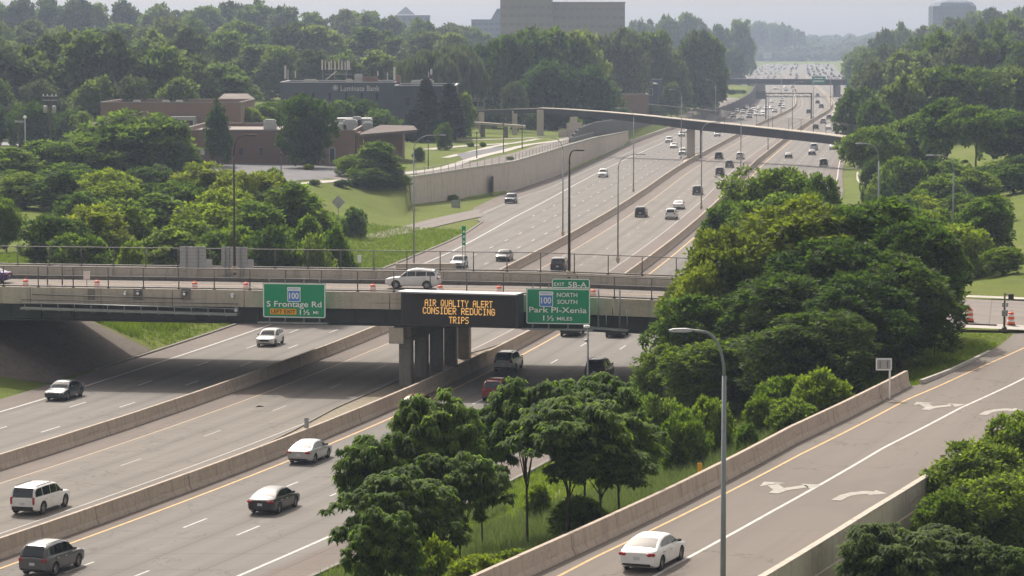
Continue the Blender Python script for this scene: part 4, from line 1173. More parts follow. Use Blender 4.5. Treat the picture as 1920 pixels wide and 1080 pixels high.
# ---------------------------------------------------------------- buildings
def brickmat(name, col, mortar, sc_=1.0):
    m, nt, N, L, b = nodemat(name)
    mp = position(nt)
    sx = nt.nodes.new("ShaderNodeSeparateXYZ"); L.new(mp, sx.inputs[0])
    cb = nt.nodes.new("ShaderNodeCombineXYZ"); L.new(sx.outputs[0], cb.inputs[0]); L.new(sx.outputs[2], cb.inputs[1])
    bt = nt.nodes.new("ShaderNodeTexBrick"); L.new(cb.outputs[0], bt.inputs["Vector"])
    bt.inputs["Color1"].default_value = (*col, 1); bt.inputs["Color2"].default_value = (*[x * .75 for x in col], 1)
    bt.inputs["Mortar"].default_value = (*mortar, 1); bt.inputs["Scale"].default_value = 4.0 * sc_; bt.inputs["Mortar Size"].default_value = .012
    f = noise(nt, .3, 4, .6, mp)
    c = mix_col(nt, ramp(nt, f, .3, .7), bt.outputs[0], tuple(x * .85 for x in col))
    L.new(c, b.inputs["Base Color"]); b.inputs["Roughness"].default_value = .9; return m
M['brick'] = brickmat("brown brick", (.20, .115, .085), (.22, .18, .16))
M['brick2'] = brickmat("tan brown brick", (.25, .16, .125), (.25, .2, .18))
M['bank'] = simple("slate blue cladding", (.075, .085, .125), .7, var=.1, scale=.15)
M['bank2'] = simple("dark slate cladding", (.045, .055, .085), .7, var=.1, scale=.15)
M['tower'] = simple("grey office cladding", (.23, .20, .185), .8, var=.1, scale=.05)
M['bluetower'] = simple("blue glass tower", (.055, .08, .12), .7, var=.1, scale=.03)
M['bluetower2'] = simple("darker tower band", (.045, .065, .10), .6, var=.1)
M['window'] = simple("dark window glass", (.03, .035, .045), .15, var=.1)
M['winlit'] = simple("white window blind", (.55, .55, .55), .6, var=.1)
M['trimw'] = simple("pale window frame", (.42, .43, .45), .6, var=.08)
M['housewall'] = simple("grey house siding", (.30, .30, .31), .8, var=.1)
M['houseroof'] = simple("blue grey shingles", (.13, .14, .17), .9, var=.15)

def block(parent, x0, x1, y0, y1, z0, z1, mat, roofmat=None, name="wall", para=.5, cap='roofing'):
    """four walls, a roof set below a parapet, and a coping, as parts of parent (world coords)"""
    o_ = Vector(parent.location); cx, cy = (x0 + x1) / 2 - o_.x, (y0 + y1) / 2 - o_.y
    t = .3
    for a, b in (((cx, y0 - o_.y + t / 2), (x1 - x0, t)), ((cx, y1 - o_.y - t / 2), (x1 - x0, t)), ((x0 - o_.x + t / 2, cy), (t, y1 - y0 - 2 * t)), ((x1 - o_.x - t / 2, cy), (t, y1 - y0 - 2 * t))):
        MB().box((a[0], a[1], (z0 + z1) / 2 - o_.z), (b[0], b[1], z1 - z0)).build(name, mat, parent)
    MB().box((cx, cy, z1 - para - .1 - o_.z), (x1 - x0 - 2 * t, y1 - y0 - 2 * t, .2)).build("roof", roofmat or M['roofing'], parent)
    mb = MB()
    for a, b in (((cx, y0 - o_.y + t / 2 - .06), (x1 - x0 + .24, t + .14)), ((cx, y1 - o_.y - t / 2 + .06), (x1 - x0 + .24, t + .14)), ((x0 - o_.x + t / 2 - .05, cy), (t + .12, y1 - y0 - 2 * t - .1)), ((x1 - o_.x - t / 2 + .05, cy), (t + .12, y1 - y0 - 2 * t - .1))):
        mb.box((a[0], a[1], z1 + .09 - o_.z), (b[0], b[1], .18))
    mb.build("coping", M[cap], parent)
def window(parent, x, y, z, w_, h_, glass='window', frame='trimw', rz=0.0):
    """window on a wall facing -y (world coords)"""
    o_ = Vector(parent.location); f = MB(); c = (x - o_.x, y - o_.y - .06, z - o_.z)
    for dx, dz, a, b in ((-w_ / 2, 0, .12, h_ + .24), (w_ / 2, 0, .12, h_ + .24), (0, h_ / 2 + .06, w_ - .12, .12), (0, -h_ / 2 - .06, w_ - .12, .12)):
        f.box((c[0] + dx, c[1], c[2] + dz), (a, .14, b))
    fo_ = f.build("window", M[frame], parent)
    MB().box((c[0], c[1] + .04, c[2]), (w_ - .12, .06, h_)).build("pane", M[glass], fo_)
def rtu(parent, x, y, z, a, b, c, mat='hvac'):
    o_ = Vector(parent.location); mb = MB().cbox((x - o_.x, y - o_.y, z + c / 2 - o_.z), (a, b, c), .06)
    mb.box((x - o_.x, y - o_.y, z + c + .1 - o_.z), (a * .8, b * .8, .2)); mb.build("rooftop_unit", M[mat], parent)
pxX = lambda px, Y: (px - 960) / F * Y * 1.0 / 1.0

# brick building by the car park
Y0 = 492; zt = zat(245, Y0)
bb = empty("brick_building", (pxX(500, Y0), Y0, 5), 0, "long low brown brick building with rooftop units beside the car park", "building")
block(bb, pxX(335, Y0), pxX(600, Y0), Y0, Y0 + 42, 4.6, zt, M['brick'])
block(bb, pxX(601, Y0), pxX(667, Y0), Y0 - 3.0, Y0 + 24, 4.6, zt + .05, M['brick2'])
# wedge roof at the right
x0, x1, x2 = pxX(668, Y0), pxX(735, Y0), pxX(781, Y0 + 10)
o_ = Vector(bb.location); zr = zat(252, Y0)
V_ = lambda x, y, z: (x - o_.x, y - o_.y, z - o_.z)
MB().loft([[V_(x0, Y0 - 2, zr - .4), V_(x0, Y0 - 2, zr), V_(x0 + 3, Y0 + 24, zr + .9), V_(x0 + 3, Y0 + 24, zr + .5)], [V_(x2, Y0 + 16, zr - .1), V_(x2, Y0 + 16, zr + .3), V_(x2 - 1, Y0 + 26, zr + .7), V_(x2 - 1, Y0 + 26, zr + .3)]]).build("wedge_roof", M['rooftan'], bb)
MB().box(V_((x0 + x2) / 2 - 1, Y0 + 20, 7.2), (x2 - x0 - 3, 10, 5.0)).build("wall", M['brick2'], bb)
MB().box(V_(x0 + .3, Y0 + 3, 7.5), (.5, 9, 5.6)).build("wall", M['brick'], bb)
for px in (380, 417, 452, 490, 557, 600):
    window(bb, pxX(px, Y0), Y0 if px < 600 else Y0 - 3.0, zat(284, Y0), .8, 1.1, 'winlit' if px in (380, 600) else 'window', 'brick2')
window(bb, pxX(625, Y0), Y0 - 3.0, zat(290, Y0), .9, 2.3, 'window')
MB().box(V_(pxX(548, Y0), Y0 - .6, 6.6), (.25, 1.2, 3.8)).build("buttress", M['brick'], bb)
for px, py, a, c in ((500, 233, 2.2, 1.5), (655, 232, 2.4, 1.6), (640, 238, 1.6, 1.0), (680, 226, 2.6, 1.7), (690, 231, 1.5, 1.3), (665, 222, 1.6, 2.0)):
    rtu(bb, pxX(px, Y0 + 16), Y0 + 16 + (px % 3) * 4, zt - .5, a, 2.0, c)
MB().box(V_(pxX(628, Y0 + 34), Y0 + 34, zt + .4), (13.0, 6, 1.6)).build("rooftop_screen", M['hvac'], bb)
# tall block behind
Y1 = 545; zt1 = zat(193, Y1)
b2 = empty("brick_block", (pxX(320, Y1), Y1, 5), 0, "taller windowless tan brick block behind the trees, left of the brick building", "building")
block(b2, pxX(190, Y1), pxX(452, Y1), Y1, Y1 + 30, 4.6, zt1, M['brick2'])
for px in (255, 310, 335): rtu(b2, pxX(px, Y1 + 3), Y1 + 5, zt1 - .4, 1.4, 1.2, .6)
o_ = Vector(b2.location)
MB().box((pxX(348, Y1) - o_.x, -2.0, zat(230, Y1) - o_.z), (4.5, 3.6, 2.4)).build("plant_box", M['hvac'], b2)
MB().box((pxX(348, Y1) - o_.x, -3.85, zat(231, Y1) - o_.z), (3.6, .1, 1.2)).build("louvre", M['window'], b2)
# small house roofs left and behind
def house(px0, px1, Y, ye, yr, label, wall='housewall', roof='houseroof', win=3, base=None):
    x0, x1 = pxX(px0, Y), pxX(px1, Y); ze, zr_ = zat(ye, Y), zat(yr, Y); g = min(ground(x0, Y), ground(x1, Y)) - .5 if base is None else base
    h = empty("house", ((x0 + x1) / 2, Y, g), 0, label, "house"); o_ = Vector(h.location); dpt = min(9, (x1 - x0)); w_ = (x1 - x0)
    MB().box((0, dpt / 2, (ze - g) / 2), (w_, dpt, ze - g)).build("wall", M[wall], h)
    e = .5; zz = ze - g; zt_ = zr_ - g
    MB().loft([[(-w_ / 2 - e, -e, zz), (-w_ / 2 + w_ * .12, dpt / 2, zt_), (-w_ / 2 - e, dpt + e, zz)], [(w_ / 2 + e, -e, zz), (w_ / 2 - w_ * .12, dpt / 2, zt_), (w_ / 2 + e, dpt + e, zz)]]).build("roof", M[roof], h)
    MB().box((0, -e - .08, zz - .12), (w_ + 2 * e, .1, .24)).build("fascia", M['trimw'], h)
    for k in range(win):
        x = x0 + w_ * (k + .5) / win
        if ze - g > 2.5: window(h, x, Y, ze - 1.4, 1.3, 1.2)
    return h
house(872, 908, 720, 184, 163, "small grey house with a pointed blue-grey roof between the spruces and the large willow")
house(910, 985, 735, 182, 172, "long grey house with a low pale roof right of the pointed-roof house", roof='roofing')
house(412, 470, 600, 187, 176, "small pale hipped roof behind the tan brick block", roof='roofing', wall='brick2', win=0)
house(160, 215, 528, 238, 230, "low red-brown roofed shed in front of the tan brick block", roof='rooftan', wall='brick2', win=2)

# bank building
YB = 622; zb = zat(155, YB)
bk = empty("bank_building", (pxX(640, YB), YB, 5), 0, "three-storey slate blue office building with Luminate Bank lettering and antennas on its roof", "building")
block(bk, pxX(527, YB), pxX(741, YB), YB, YB + 24, 5, zb, M['bank'], cap='trimw')
YC = 618; zc = zat(161, YC)
block(bk, pxX(742, YC), pxX(855, YC), YC - 2, YC + 26, 5, zc, M['bank2'], cap='trimw')  # shade of the bank's right face put into a darker cladding colour
o_ = Vector(bk.location)
for row, yy in ((0, 181), (1, 210)):
    for px in (557, 588, 619, 650, 679, 707):
        window(bk, pxX(px, YB), YB, zat(yy, YB), .6, 1.5, 'window', 'bank')
for px in (765, 790, 815, 840):
    for yy in (190, 222): window(bk, pxX(px, YC), YC - 2, zat(yy, YC), 1.2, 1.7, 'window', 'bank')
M['banktext'] = simple("pale grey building lettering", (.50, .50, .52), .6, var=.03)
me = text_mesh("Luminate Bank", 1.15, (713 - 640) / F * YB, 0, .02, 1.05)
obj("lettering", me, M['banktext'], bk, (pxX(676, YB) - o_.x, -.06, zat(170.5, YB) - o_.z))
mb = MB()
for k in range(10):
    a = math.pi * k / 10; mb.box((0, 0, 0), (1.35, .04, .07), M=Matrix.Translation((pxX(629.5, YB) - o_.x, -.05 - .002 * k, zat(164.5, YB) - o_.z)) @ Matrix.Rotation(a, 4, 'Y'))
mb.build("round_logo", M['banktext'], bk)
M['antenna'] = simple("pale antenna panel", (.55, .52, .48), .6, var=.06)
def antenna(px, y0, y1, wpx, Y=YB + 4, mat='antenna'):
    x = pxX(px, Y) - o_.x; z0, z1 = zat(y1, Y) - o_.z, zat(y0, Y) - o_.z
    MB().cbox((x, Y - o_.y, (z0 + z1) / 2), (wpx / F * Y, .25, z1 - z0), .03).build("antenna_panel", M[mat], bk)
for px, y0, y1, wp in ((536, 123, 148, 4), (541, 130, 150, 1.6), (555, 133, 146, 2.2), (740, 126, 150, 4.0), (727, 136, 151, 1.8), (709, 133, 143, 2.4), (809, 130, 140, 4), (804, 134, 152, 1.2)): antenna(px, y0, y1, wp)
for k, px in enumerate((605, 611, 618, 622, 629, 636, 642, 648, 653, 656)): antenna(px, 112 + (k * 7) % 5, 131 + (k * 5) % 5, 2.0 if k % 2 else 3.0, YB + 6 + k % 3)
for px in (606, 628, 650): antenna(px, 114, 150, .9, YB + 8, 'steel')
MB().tube([(pxX(609, YB) - o_.x, 5, zat(150, YB) - o_.z), (pxX(629, YB) - o_.x, 5, zat(134, YB) - o_.z)], .13, 6).build("brace", M['antenna'], bk)
MB().box((pxX(631, YB) - o_.x, 8, zat(140, YB) - o_.z), (5.6, .2, .14)).box((pxX(631, YB) - o_.x, 8, zat(130, YB) - o_.z), (5.6, .2, .14)).build("antenna_rail", M['steel'], bk)
for px, a, c, m_ in ((583, 3.0, .9, 'hvac'), (673, 1.6, 2.0, 'hvac'), (695, 3.2, 1.4, 'brick'), (745, 1.5, 1.8, 'brick2'), (800, 3.0, .9, 'walk'), (780, 2.0, .7, 'hvac'), (655, 1.4, 1.0, 'walk')):
    rtu(bk, pxX(px, YB + 8), YB + 8, zb - .5, a, 2.0, c, m_)

# dark blue buildings right of the willow
YD = 900
db = empty("blue_building", (pxX(1190, YD), YD, 4), 0, "dark blue flat-roofed building with a pale roof line among trees left of the freeway", "building")
block(db, pxX(1172, YD), pxX(1232, YD), YD, YD + 22, 3, zat(158, YD), M['bank2'], cap='trimw')
block(db, pxX(1205, YD - 6), pxX(1250, YD - 6), YD + 24, YD + 40, 3, zat(151, YD), M['bank'], cap='trimw')
for px in (1182, 1200, 1218): window(db, pxX(px, YD), YD, zat(172, YD), 1.6, 1.8)
rtu(db, pxX(1188, YD), YD + 6, zat(158, YD) - .4, 3.0, 2, 1.2)
YE = 840
de = empty("warehouse", (pxX(1180, YE), YE, 3), 0, "low building with a pale sloping roof in front of the dark blue building", "building")
block(de, pxX(1150, YE), pxX(1216, YE), YE, YE + 16, 2.5, zat(178, YE), M['brick2'])
# big office blocks on the skyline
YO = 1350
ob = empty("office_block", (pxX(1054, YO), YO, 12), 0, "massive grey office block rising above the trees, cut by the top edge of the picture", "building")
def grid_block(root, px0, px1, Y, y_top, dpt, mat, floors, colsn, ztop=None, wmat='window', rel=.5):
    x0, x1 = pxX(px0, Y), pxX(px1, Y); zt_ = zat(y_top, Y) if ztop is None else ztop; z0 = 8.0; o_ = Vector(root.location)
    MB().box(((x0 + x1) / 2 - o_.x, Y + dpt / 2 - o_.y, (z0 + zt_) / 2 - o_.z), (x1 - x0, dpt, zt_ - z0)).build("wall", mat, root)
    MB().box(((x0 + x1) / 2 - o_.x, Y + dpt / 2 - o_.y, zt_ + .3 - o_.z), (x1 - x0 + .5, dpt + .5, .6)).build("coping", mat, root)
    fh = 3.9; k = 0; pw = (x1 - x0) / colsn
    pane = MB().box((0, 0, 0), (pw * .72, .12, 1.5)).mesh("window", M[wmat])
    z = zt_ - 2.6
    while z > 16 and k < floors:
        for c in range(colsn): obj("window", pane, None, root, (x0 + pw * (c + .5) - o_.x, Y - .03 - o_.y, z - o_.z))
        z -= fh; k += 1
M['haziwin'] = simple("office window band", (.16, .15, .15), .3, var=.1)
grid_block(ob, 938, 1036, YO, -14, 30, M['tower'], 6, 7, wmat='haziwin')
grid_block(ob, 1036.5, 1171, YO + 4, 6, 30, M['tower'], 5, 10, wmat='haziwin')
YF = 2100
o3 = empty("stepped_tower", (pxX(905, YF), YF, 12), 0, "hazy bluish stepped building just left of the massive grey office block", "building")
grid_block(o3, 884, 938, YF, 38, 20, M['bluetower'], 3, 5)
MB().loft([[(pxX(920, YF) - o3.location.x, 1, zat(37, YF) - 12), (pxX(945, YF) - o3.location.x, 1, zat(37, YF) - 12), (pxX(945, YF) - o3.location.x, 19, zat(37, YF) - 12), (pxX(920, YF) - o3.location.x, 19, zat(37, YF) - 12)],
           [(pxX(932, YF) - o3.location.x, 4, zat(16, YF) - 12), (pxX(945, YF) - o3.location.x, 4, zat(16, YF) - 12), (pxX(945, YF) - o3.location.x, 15, zat(16, YF) - 12), (pxX(932, YF) - o3.location.x, 15, zat(16, YF) - 12)]]).build("roof", M['bluetower'], o3)
YG = 2300
o4 = empty("pyramid_roofed_building", (pxX(775, YG), YG, 12), 0, "far hazy building with a small blue pyramid roof above the tree line", "building")
grid_block(o4, 742, 806, YG, 30, 20, M['bluetower'], 2, 6)
x_ = pxX(761, YG) - o4.location.x; z_ = zat(27, YG) - 12
MB().add([(x_ - 7, 0, z_), (x_ + 7, 0, z_), (x_ + 7, 14, z_), (x_ - 7, 14, z_), (x_, 7, zat(12, YG) - 12)], [(0, 1, 4), (1, 2, 4), (2, 3, 4), (3, 0, 4)]).build("roof", M['bluetower'], o4)
YH = 2500
o5 = empty("glass_tower", (pxX(1782, YH), YH, 10), 0, "hazy blue octagonal glass tower above the wooded hill on the right", "tower")
def octo(w_, d_, z, c=.28): 
    a, b = w_ / 2, d_ / 2; return [(-a, -b + c * d_, z), (-a + c * w_, -b, z), (a - c * w_, -b, z), (a, -b + c * d_, z), (a, b - c * d_, z), (a - c * w_, b, z), (-a + c * w_, b, z), (-a, b - c * d_, z)]
wt = 80 / F * YH; z1, z2, z3 = zat(12, YH) - 10, zat(5, YH) - 10, zat(1, YH) - 10
MB().loft([octo(wt, wt, -5, .12), octo(wt, wt, z1, .12)]).build("shaft", M['bluetower'], o5)
MB().loft([octo(wt, wt, z1 + .05, .12), octo(wt * .86, wt * .86, z2, .15), octo(wt * .6, wt * .6, z3, .2)]).build("crown", M['bluetower'], o5)
for k in range(9): MB().loft([octo(wt + .4, wt + .4, z1 - 3 - k * 4, .12), octo(wt + .4, wt + .4, z1 - 1.6 - k * 4, .12)]).build("window_band", M['bluetower2'], o5)
# pale far roofs in the haze
for px, py, Y, w_ in ((1525, 84, 3700, 16), (1590, 89, 3650, 10), (1440, 98, 3300, 8)):
    h = empty("far_warehouse", (*at(px, py, y=Y)[:2], zat(py, Y) - 4), 0, {1525: "tiny pale roof in the haze below the far blue hills", 1590: "tiny white roof in the haze to the right of the far hills", 1440: "tiny pale roof among the hazy trees left of the far traffic"}[px], "building")
    MB().box((0, 0, 0), (w_, 12, 6)).build("wall", M['housewall'], h); MB().box((0, 0, 3.2), (w_ + .6, 12.6, .5)).build("roof", M['walk'], h)
# shed-like grey block by the footbridge foot
wb = empty("stepped_wall", Vector(at(1095, 255, y=648)), 0, "pale stepped concrete wall stub beside the foot of the footbridge", "wall")
for k, (px0, px1, y0, y1) in enumerate(((1047, 1063, 244, 256), (1063.2, 1069, 232, 256), (1069.2, 1083, 220, 256), (1083.2, 1092, 230, 256))):
    Y = 646; a = Vector(at(px0, y0, y=Y)) - wb.location; b = Vector(at(px1, y1, y=Y)) - wb.location
    MB().box(((a.x + b.x) / 2, 0, (a.z + b.z) / 2 - .8), (b.x - a.x, .8, a.z - b.z + 1.6)).build("wall_panel", M['wallc'], wb)
# ---------------------------------------------------------------- foliage
rng = np.random.default_rng(11)
M['leaf_dark'] = leafmat("dark green leaves", (.022, .045, .015), (.066, .106, .028), (2.4, 2.8, .9), tw=.34)
M['leaf_front'] = leafmat("bright feathery leaves", (.030, .060, .014), (.112, .172, .032), (2.5, 2.8, .8), tw=.5, hue=.02)
M['leaf_mid'] = leafmat("mid green leaves", (.036, .064, .020), (.102, .150, .038), (2.5, 2.8, .9), tw=.45)
M['leaf_light'] = leafmat("light green leaves", (.065, .105, .020), (.16, .215, .042), (2.2, 2.4, .7), tw=.45)
M['leaf_yellow'] = leafmat("yellow green leaves", (.085, .115, .022), (.20, .24, .058), (2.0, 2.1, .6), tw=.45, hue=.02)
M['leaf_far'] = leafmat("far tree leaves", (.052, .078, .036), (.112, .150, .060), (2.3, 2.5, 1.0), tw=.45)
M['leaf_grey'] = leafmat("grey green leaves", (.062, .084, .044), (.125, .152, .078), (1.5, 1.7, .9))
M['needles'] = leafmat("spruce needles", (.014, .028, .018), (.035, .055, .030), (1.2, 1.4, .9), tw=.15, hue=.02)
M['blade'] = leafmat("grass blades", (.10, .15, .022), (.22, .27, .05), (1.5, 1.7, .6), tw=.3, hue=.0)
M['weed'] = leafmat("pale tall weeds", (.10, .14, .05), (.19, .23, .095), (1.3, 1.4, .9), tw=.3, hue=.0)

def unit(v): return v / np.maximum(1e-9, np.linalg.norm(v, axis=1, keepdims=True))
def rdir(n, g): return unit(g.normal(size=(n, 3)))

def crown_blobs(kind, h, r, base, g):
    """list of (centre, radii) of the leaf masses of a crown"""
    B = []
    if kind == 'spruce':
        return B
    ch = h - base
    if kind in ('round', 'frond', 'bush'):
        n = 15 if kind != 'frond' else 14
        lo = -.95 if kind == 'bush' else -.60; zc = base + ch * .5
        for k in range(n):
            u = 1 - (1 - lo) * (k + .5) / n; a = k * 2.39996 + g.uniform(-.35, .35); q = math.sqrt(max(0, 1 - u * u))
            f = g.uniform(.50, .72) * g.uniform(.88, 1.12); s = r * (g.uniform(.34, .54) if kind != 'frond' else g.uniform(.22, .36))
            if kind == 'bush' and u < -.2: q = .75
            B.append(((r * f * q * math.cos(a), r * f * q * math.sin(a), zc + ch * .5 * u * (.74 + g.uniform(-.08, .06))), (s, s, min(s, ch * .42) * g.uniform(.8, 1.0))))
        B.append(((0, 0, zc), (r * .55, r * .55, ch * .36)))
    elif kind == 'tall':
        for k in range(13):
            f = k / 12; z = base + ch * (.08 + .84 * f); rr = r * (.55 * math.sin(math.pi * (f * .8 + .15)))
            a = k * 2.4; s = r * g.uniform(.32, .5) * (1.15 - .5 * f)
            B.append(((rr * math.cos(a), rr * math.sin(a), z), (s, s, s * 1.0)))
        B.append(((0, 0, base + ch * .5), (r * .6, r * .6, ch * .42)))
    elif kind == 'layer':   # spreading, horizontal layers
        for k in range(14):
            a = k * 2.4 + g.uniform(0, 1); f = math.sqrt((k + .5) / 14); rr = r * f * .78
            z = base + ch * (.88 - .7 * f * g.uniform(.4, 1.0)); s = r * g.uniform(.28, .42)
            B.append(((rr * math.cos(a), rr * math.sin(a), z), (s, s, s * .42)))
    elif kind == 'shrub':
        for k in range(8):
            a = k * 2.4 + g.uniform(0, 1); f = math.sqrt((k + .5) / 8); rr = r * f * .6
            z = h * (.60 - .38 * f + g.uniform(-.05, .12)); s = r * g.uniform(.34, .5)
            B.append(((rr * math.cos(a), rr * math.sin(a), z), (s, s, h * g.uniform(.26, .38))))
        B.append(((0, 0, h * .35), (r * .7, r * .7, h * .33)))
    elif kind == 'willow':
        for k in range(12):
            a = k * 2.4 + g.uniform(0, 1); f = math.sqrt((k + .5) / 12); rr = r * f * .68
            z = base + ch * (.80 - .35 * f * f + g.uniform(-.05, .05)); s = r * g.uniform(.30, .42)
            B.append(((rr * math.cos(a), rr * math.sin(a), z), (s, s, s * .9)))
    return B

def make_leaves(kind, h, r, base, nclump, per, ll, lw, seed, clr=.5, droop=.35, bent=False):
    g = np.random.default_rng(seed)
    if kind == 'spruce':
        f = g.uniform(0, 1, nclump) ** .8; a = g.uniform(0, 2 * np.pi, nclump)
        z = h * (.06 + .92 * f); lay = .82 + .18 * np.sin(f * 60)
        rr = r * (1 - f) ** .85 * lay * g.uniform(.55, 1.02, nclump)
        C = np.stack([rr * np.cos(a), rr * np.sin(a), z - .12 * rr], 1); out = unit(np.stack([np.cos(a), np.sin(a), np.full(nclump, -.15)], 1))
        B = []
    else:
        B = crown_blobs(kind, h, r, base, g)
        vol = np.array([b[1][0] * b[1][0] * b[1][2] for b in B]) ** .7; idx = g.choice(len(B), nclump, p=vol / vol.sum())
        c = np.array([b[0] for b in B])[idx]; q = np.array([b[1] for b in B])[idx]
        d = rdir(nclump, g); d[:, 2] = np.where(d[:, 2] < -.7, -d[:, 2], d[:, 2])
        rad = np.where(g.uniform(size=nclump) < .82, g.uniform(.82, 1.06, nclump), g.uniform(.3, .8, nclump))[:, None]
        C = c + d * q * rad; out = d
    ctint = g.uniform(.15, .75, nclump)
    ci = np.repeat(np.arange(nclump), per); n = len(ci)
    d = unit(rdir(n, g) + out[ci] * .7 + np.array([0, 0, .25]))
    cr = clr * g.uniform(.6, 1.25, nclump)[ci][:, None]
    p = C[ci] + d * cr * g.uniform(.25, 1.0, n)[:, None] * np.array([1, 1, .8])
    L = ll * g.uniform(.65, 1.35, n)[:, None]; Wd = lw * g.uniform(.7, 1.3, n)[:, None]
    if kind == 'willow': t = unit(rdir(n, g) * .25 + np.array([0, 0, -1.0]))
    else: t = unit(d * .8 + rdir(n, g) * .7 + np.array([0, 0, -droop]))
    s = unit(np.cross(t, unit(rdir(n, g) * 1.3 + np.array([0, 0, .8]))))
    tint = np.clip(ctint[ci] + g.uniform(-.28, .28, n), 0, 1)
    if kind != 'spruce':
        kz = h / np.percentile(p[:, 2], 99.6); kr = r / np.percentile(np.hypot(p[:, 0], p[:, 1]), 97.5)
        p = p * np.array([kr, kr, kz])
    if bent:   # rosettes of long compound leaves that arch out and droop
        az = g.uniform(0, 2 * np.pi, n); el = g.uniform(-.15, .75, n)
        t = unit(np.stack([np.cos(az), np.sin(az), el], 1)); cc = C[ci] * np.array([kr, kr, kz])
        sub_ = cc + (p - cc) * .55
        p = sub_; s = unit(np.cross(t, np.array([0, 0, 1.0])) + rdir(n, g) * .25)
    if bent:
        dn = np.array([0, 0, -1.0]); p1 = p + t * L * .5; t2 = unit(t + dn * 1.2); p2 = p1 + t2 * L * .5
        co = np.stack([p - s * Wd * .25, p + s * Wd * .25, p1 + s * Wd * .5, p1 - s * Wd * .5, p2 + s * Wd * .12, p2 - s * Wd * .12], 1).reshape(-1, 3)
        k = np.arange(n)[:, None] * 6
        fc = np.concatenate([k + np.array([[0, 1, 2, 3]]), k + np.array([[3, 2, 4, 5]])], 1).reshape(-1, 4); tint = np.repeat(tint, 2)
    else:
        co = np.stack([p, p + t * L * .5 + s * Wd * .5, p + t * L, p + t * L * .5 - s * Wd * .5], 1).reshape(-1, 3)
        fc = np.arange(n * 4).reshape(-1, 4)
    return mesh_np("crown", co, fc, tint=tint), B

def make_trunk(h, base, B, seed, r0, lean=.3):
    g = np.random.default_rng(seed); mb = MB()
    top = h * .72; n = 6; pts = []; a = g.uniform(0, 6.28)
    for k in range(n + 1):
        f = k / n; pts.append((lean * f * math.cos(a) + g.uniform(-.06, .06) * h * .05, lean * f * math.sin(a) + g.uniform(-.06, .06) * h * .05, top * f - (.3 if k == 0 else 0)))
    mb.tube(pts, [r0 * (1.25 if k == 0 else 1 - .75 * k / n) for k in range(n + 1)], 7)
    for i, b in enumerate(B[:9]):
        f0 = g.uniform(.35, .75); z0 = top * f0; p0 = Vector((lean * f0 * math.cos(a), lean * f0 * math.sin(a), z0)); c = Vector(b[0])
        if c.z < z0: p0.z = max(base * .6, c.z * .6)
        m = p0.lerp(c, .5) + Vector((0, 0, .08 * h))
        mb.tube([p0, m, c], [r0 * .42, r0 * .28, r0 * .10], 5)
    return mb.mesh("trunk", M['trunk'])

PROTO = {}
def proto(key, kind, h, r, base, nclump, per, ll, lw, mat, clr=.5, droop=.35, bent=False, n=3, r0=.18, trunk=True, name='tree'):
    PROTO[key] = []
    for k in range(n):
        sd_ = (sum(ord(c_) for c_ in key) * 31 + k * 7) % 9973
        me, B = make_leaves(kind, h, r, base, nclump, per, ll, lw, sd_, clr, droop, bent)
        me.materials.append(M[mat])
        tk = make_trunk(h, base, B, sd_ + 1, r0) if trunk else None
        if kind == 'spruce': tk = MB().tube([(0, 0, -.3), (0, 0, h * .9)], [r0, r0 * .2], 6).mesh("trunk", M['trunk'])
        PROTO[key].append((me, tk, h, r, name))
# near trees with long drooping leaves
proto('frond', 'frond', 8.0, 3.4, 4.2, 374, 50, .50, .16, 'leaf_front', .44, .55, True, 4, .10)
proto('frondlow', 'frond', 8.0, 3.4, 1.4, 440, 50, .50, .16, 'leaf_front', .44, .55, True, 3, .10)
proto('frondlight', 'frond', 8.0, 3.4, 2.0, 506, 50, .50, .16, 'leaf_mid', .44, .5, True, 3, .10)
proto('big', 'bush', 11.0, 4.2, 0.5, 760, 44, .40, .20, 'leaf_dark', .6, .3, False, 4, .2)
proto('bigmid', 'bush', 11.0, 4.2, 0.5, 760, 44, .40, .20, 'leaf_mid', .7, .3, False, 3, .2)
proto('bigyellow', 'bush', 11.0, 4.2, 0.5, 760, 44, .40, .20, 'leaf_yellow', .7, .3, False, 3, .2)
proto('shrub', 'bush', 3.0, 2.0, 0, 260, 36, .30, .14, 'leaf_light', .38, .1, False, 3, .05, True, 'shrub')
proto('shrubdark', 'bush', 3.0, 2.0, 0, 260, 36, .30, .14, 'leaf_mid', .38, .1, False, 3, .05, True, 'shrub')
# middle distance
proto('m_dark', 'bush', 10.0, 5.0, 0.0, 420, 32, .60, .34, 'leaf_dark', .85, .2, False, 3, .2)
proto('m_mid', 'bush', 10.0, 5.0, 0.0, 420, 32, .60, .34, 'leaf_mid', .85, .2, False, 4, .2)
proto('m_light', 'bush', 10.0, 5.0, 0.0, 420, 32, .60, .34, 'leaf_light', .85, .2, False, 3, .2)
proto('m_yellow', 'bush', 10.0, 5.0, 0.0, 400, 32, .60, .34, 'leaf_yellow', .85, .2, False, 2, .2)
proto('m_tallmid', 'tall', 12.0, 4.0, 0.6, 420, 30, .58, .34, 'leaf_mid', .8, .2, False, 3, .2)
proto('m_tall', 'tall', 12.0, 4.0, 1.5, 340, 28, .60, .34, 'leaf_dark', .8, .2, False, 2, .2)
proto('m_layer', 'layer', 13.0, 6.0, 3.5, 330, 30, .70, .40, 'leaf_mid', .9, .2, False, 3, .25)
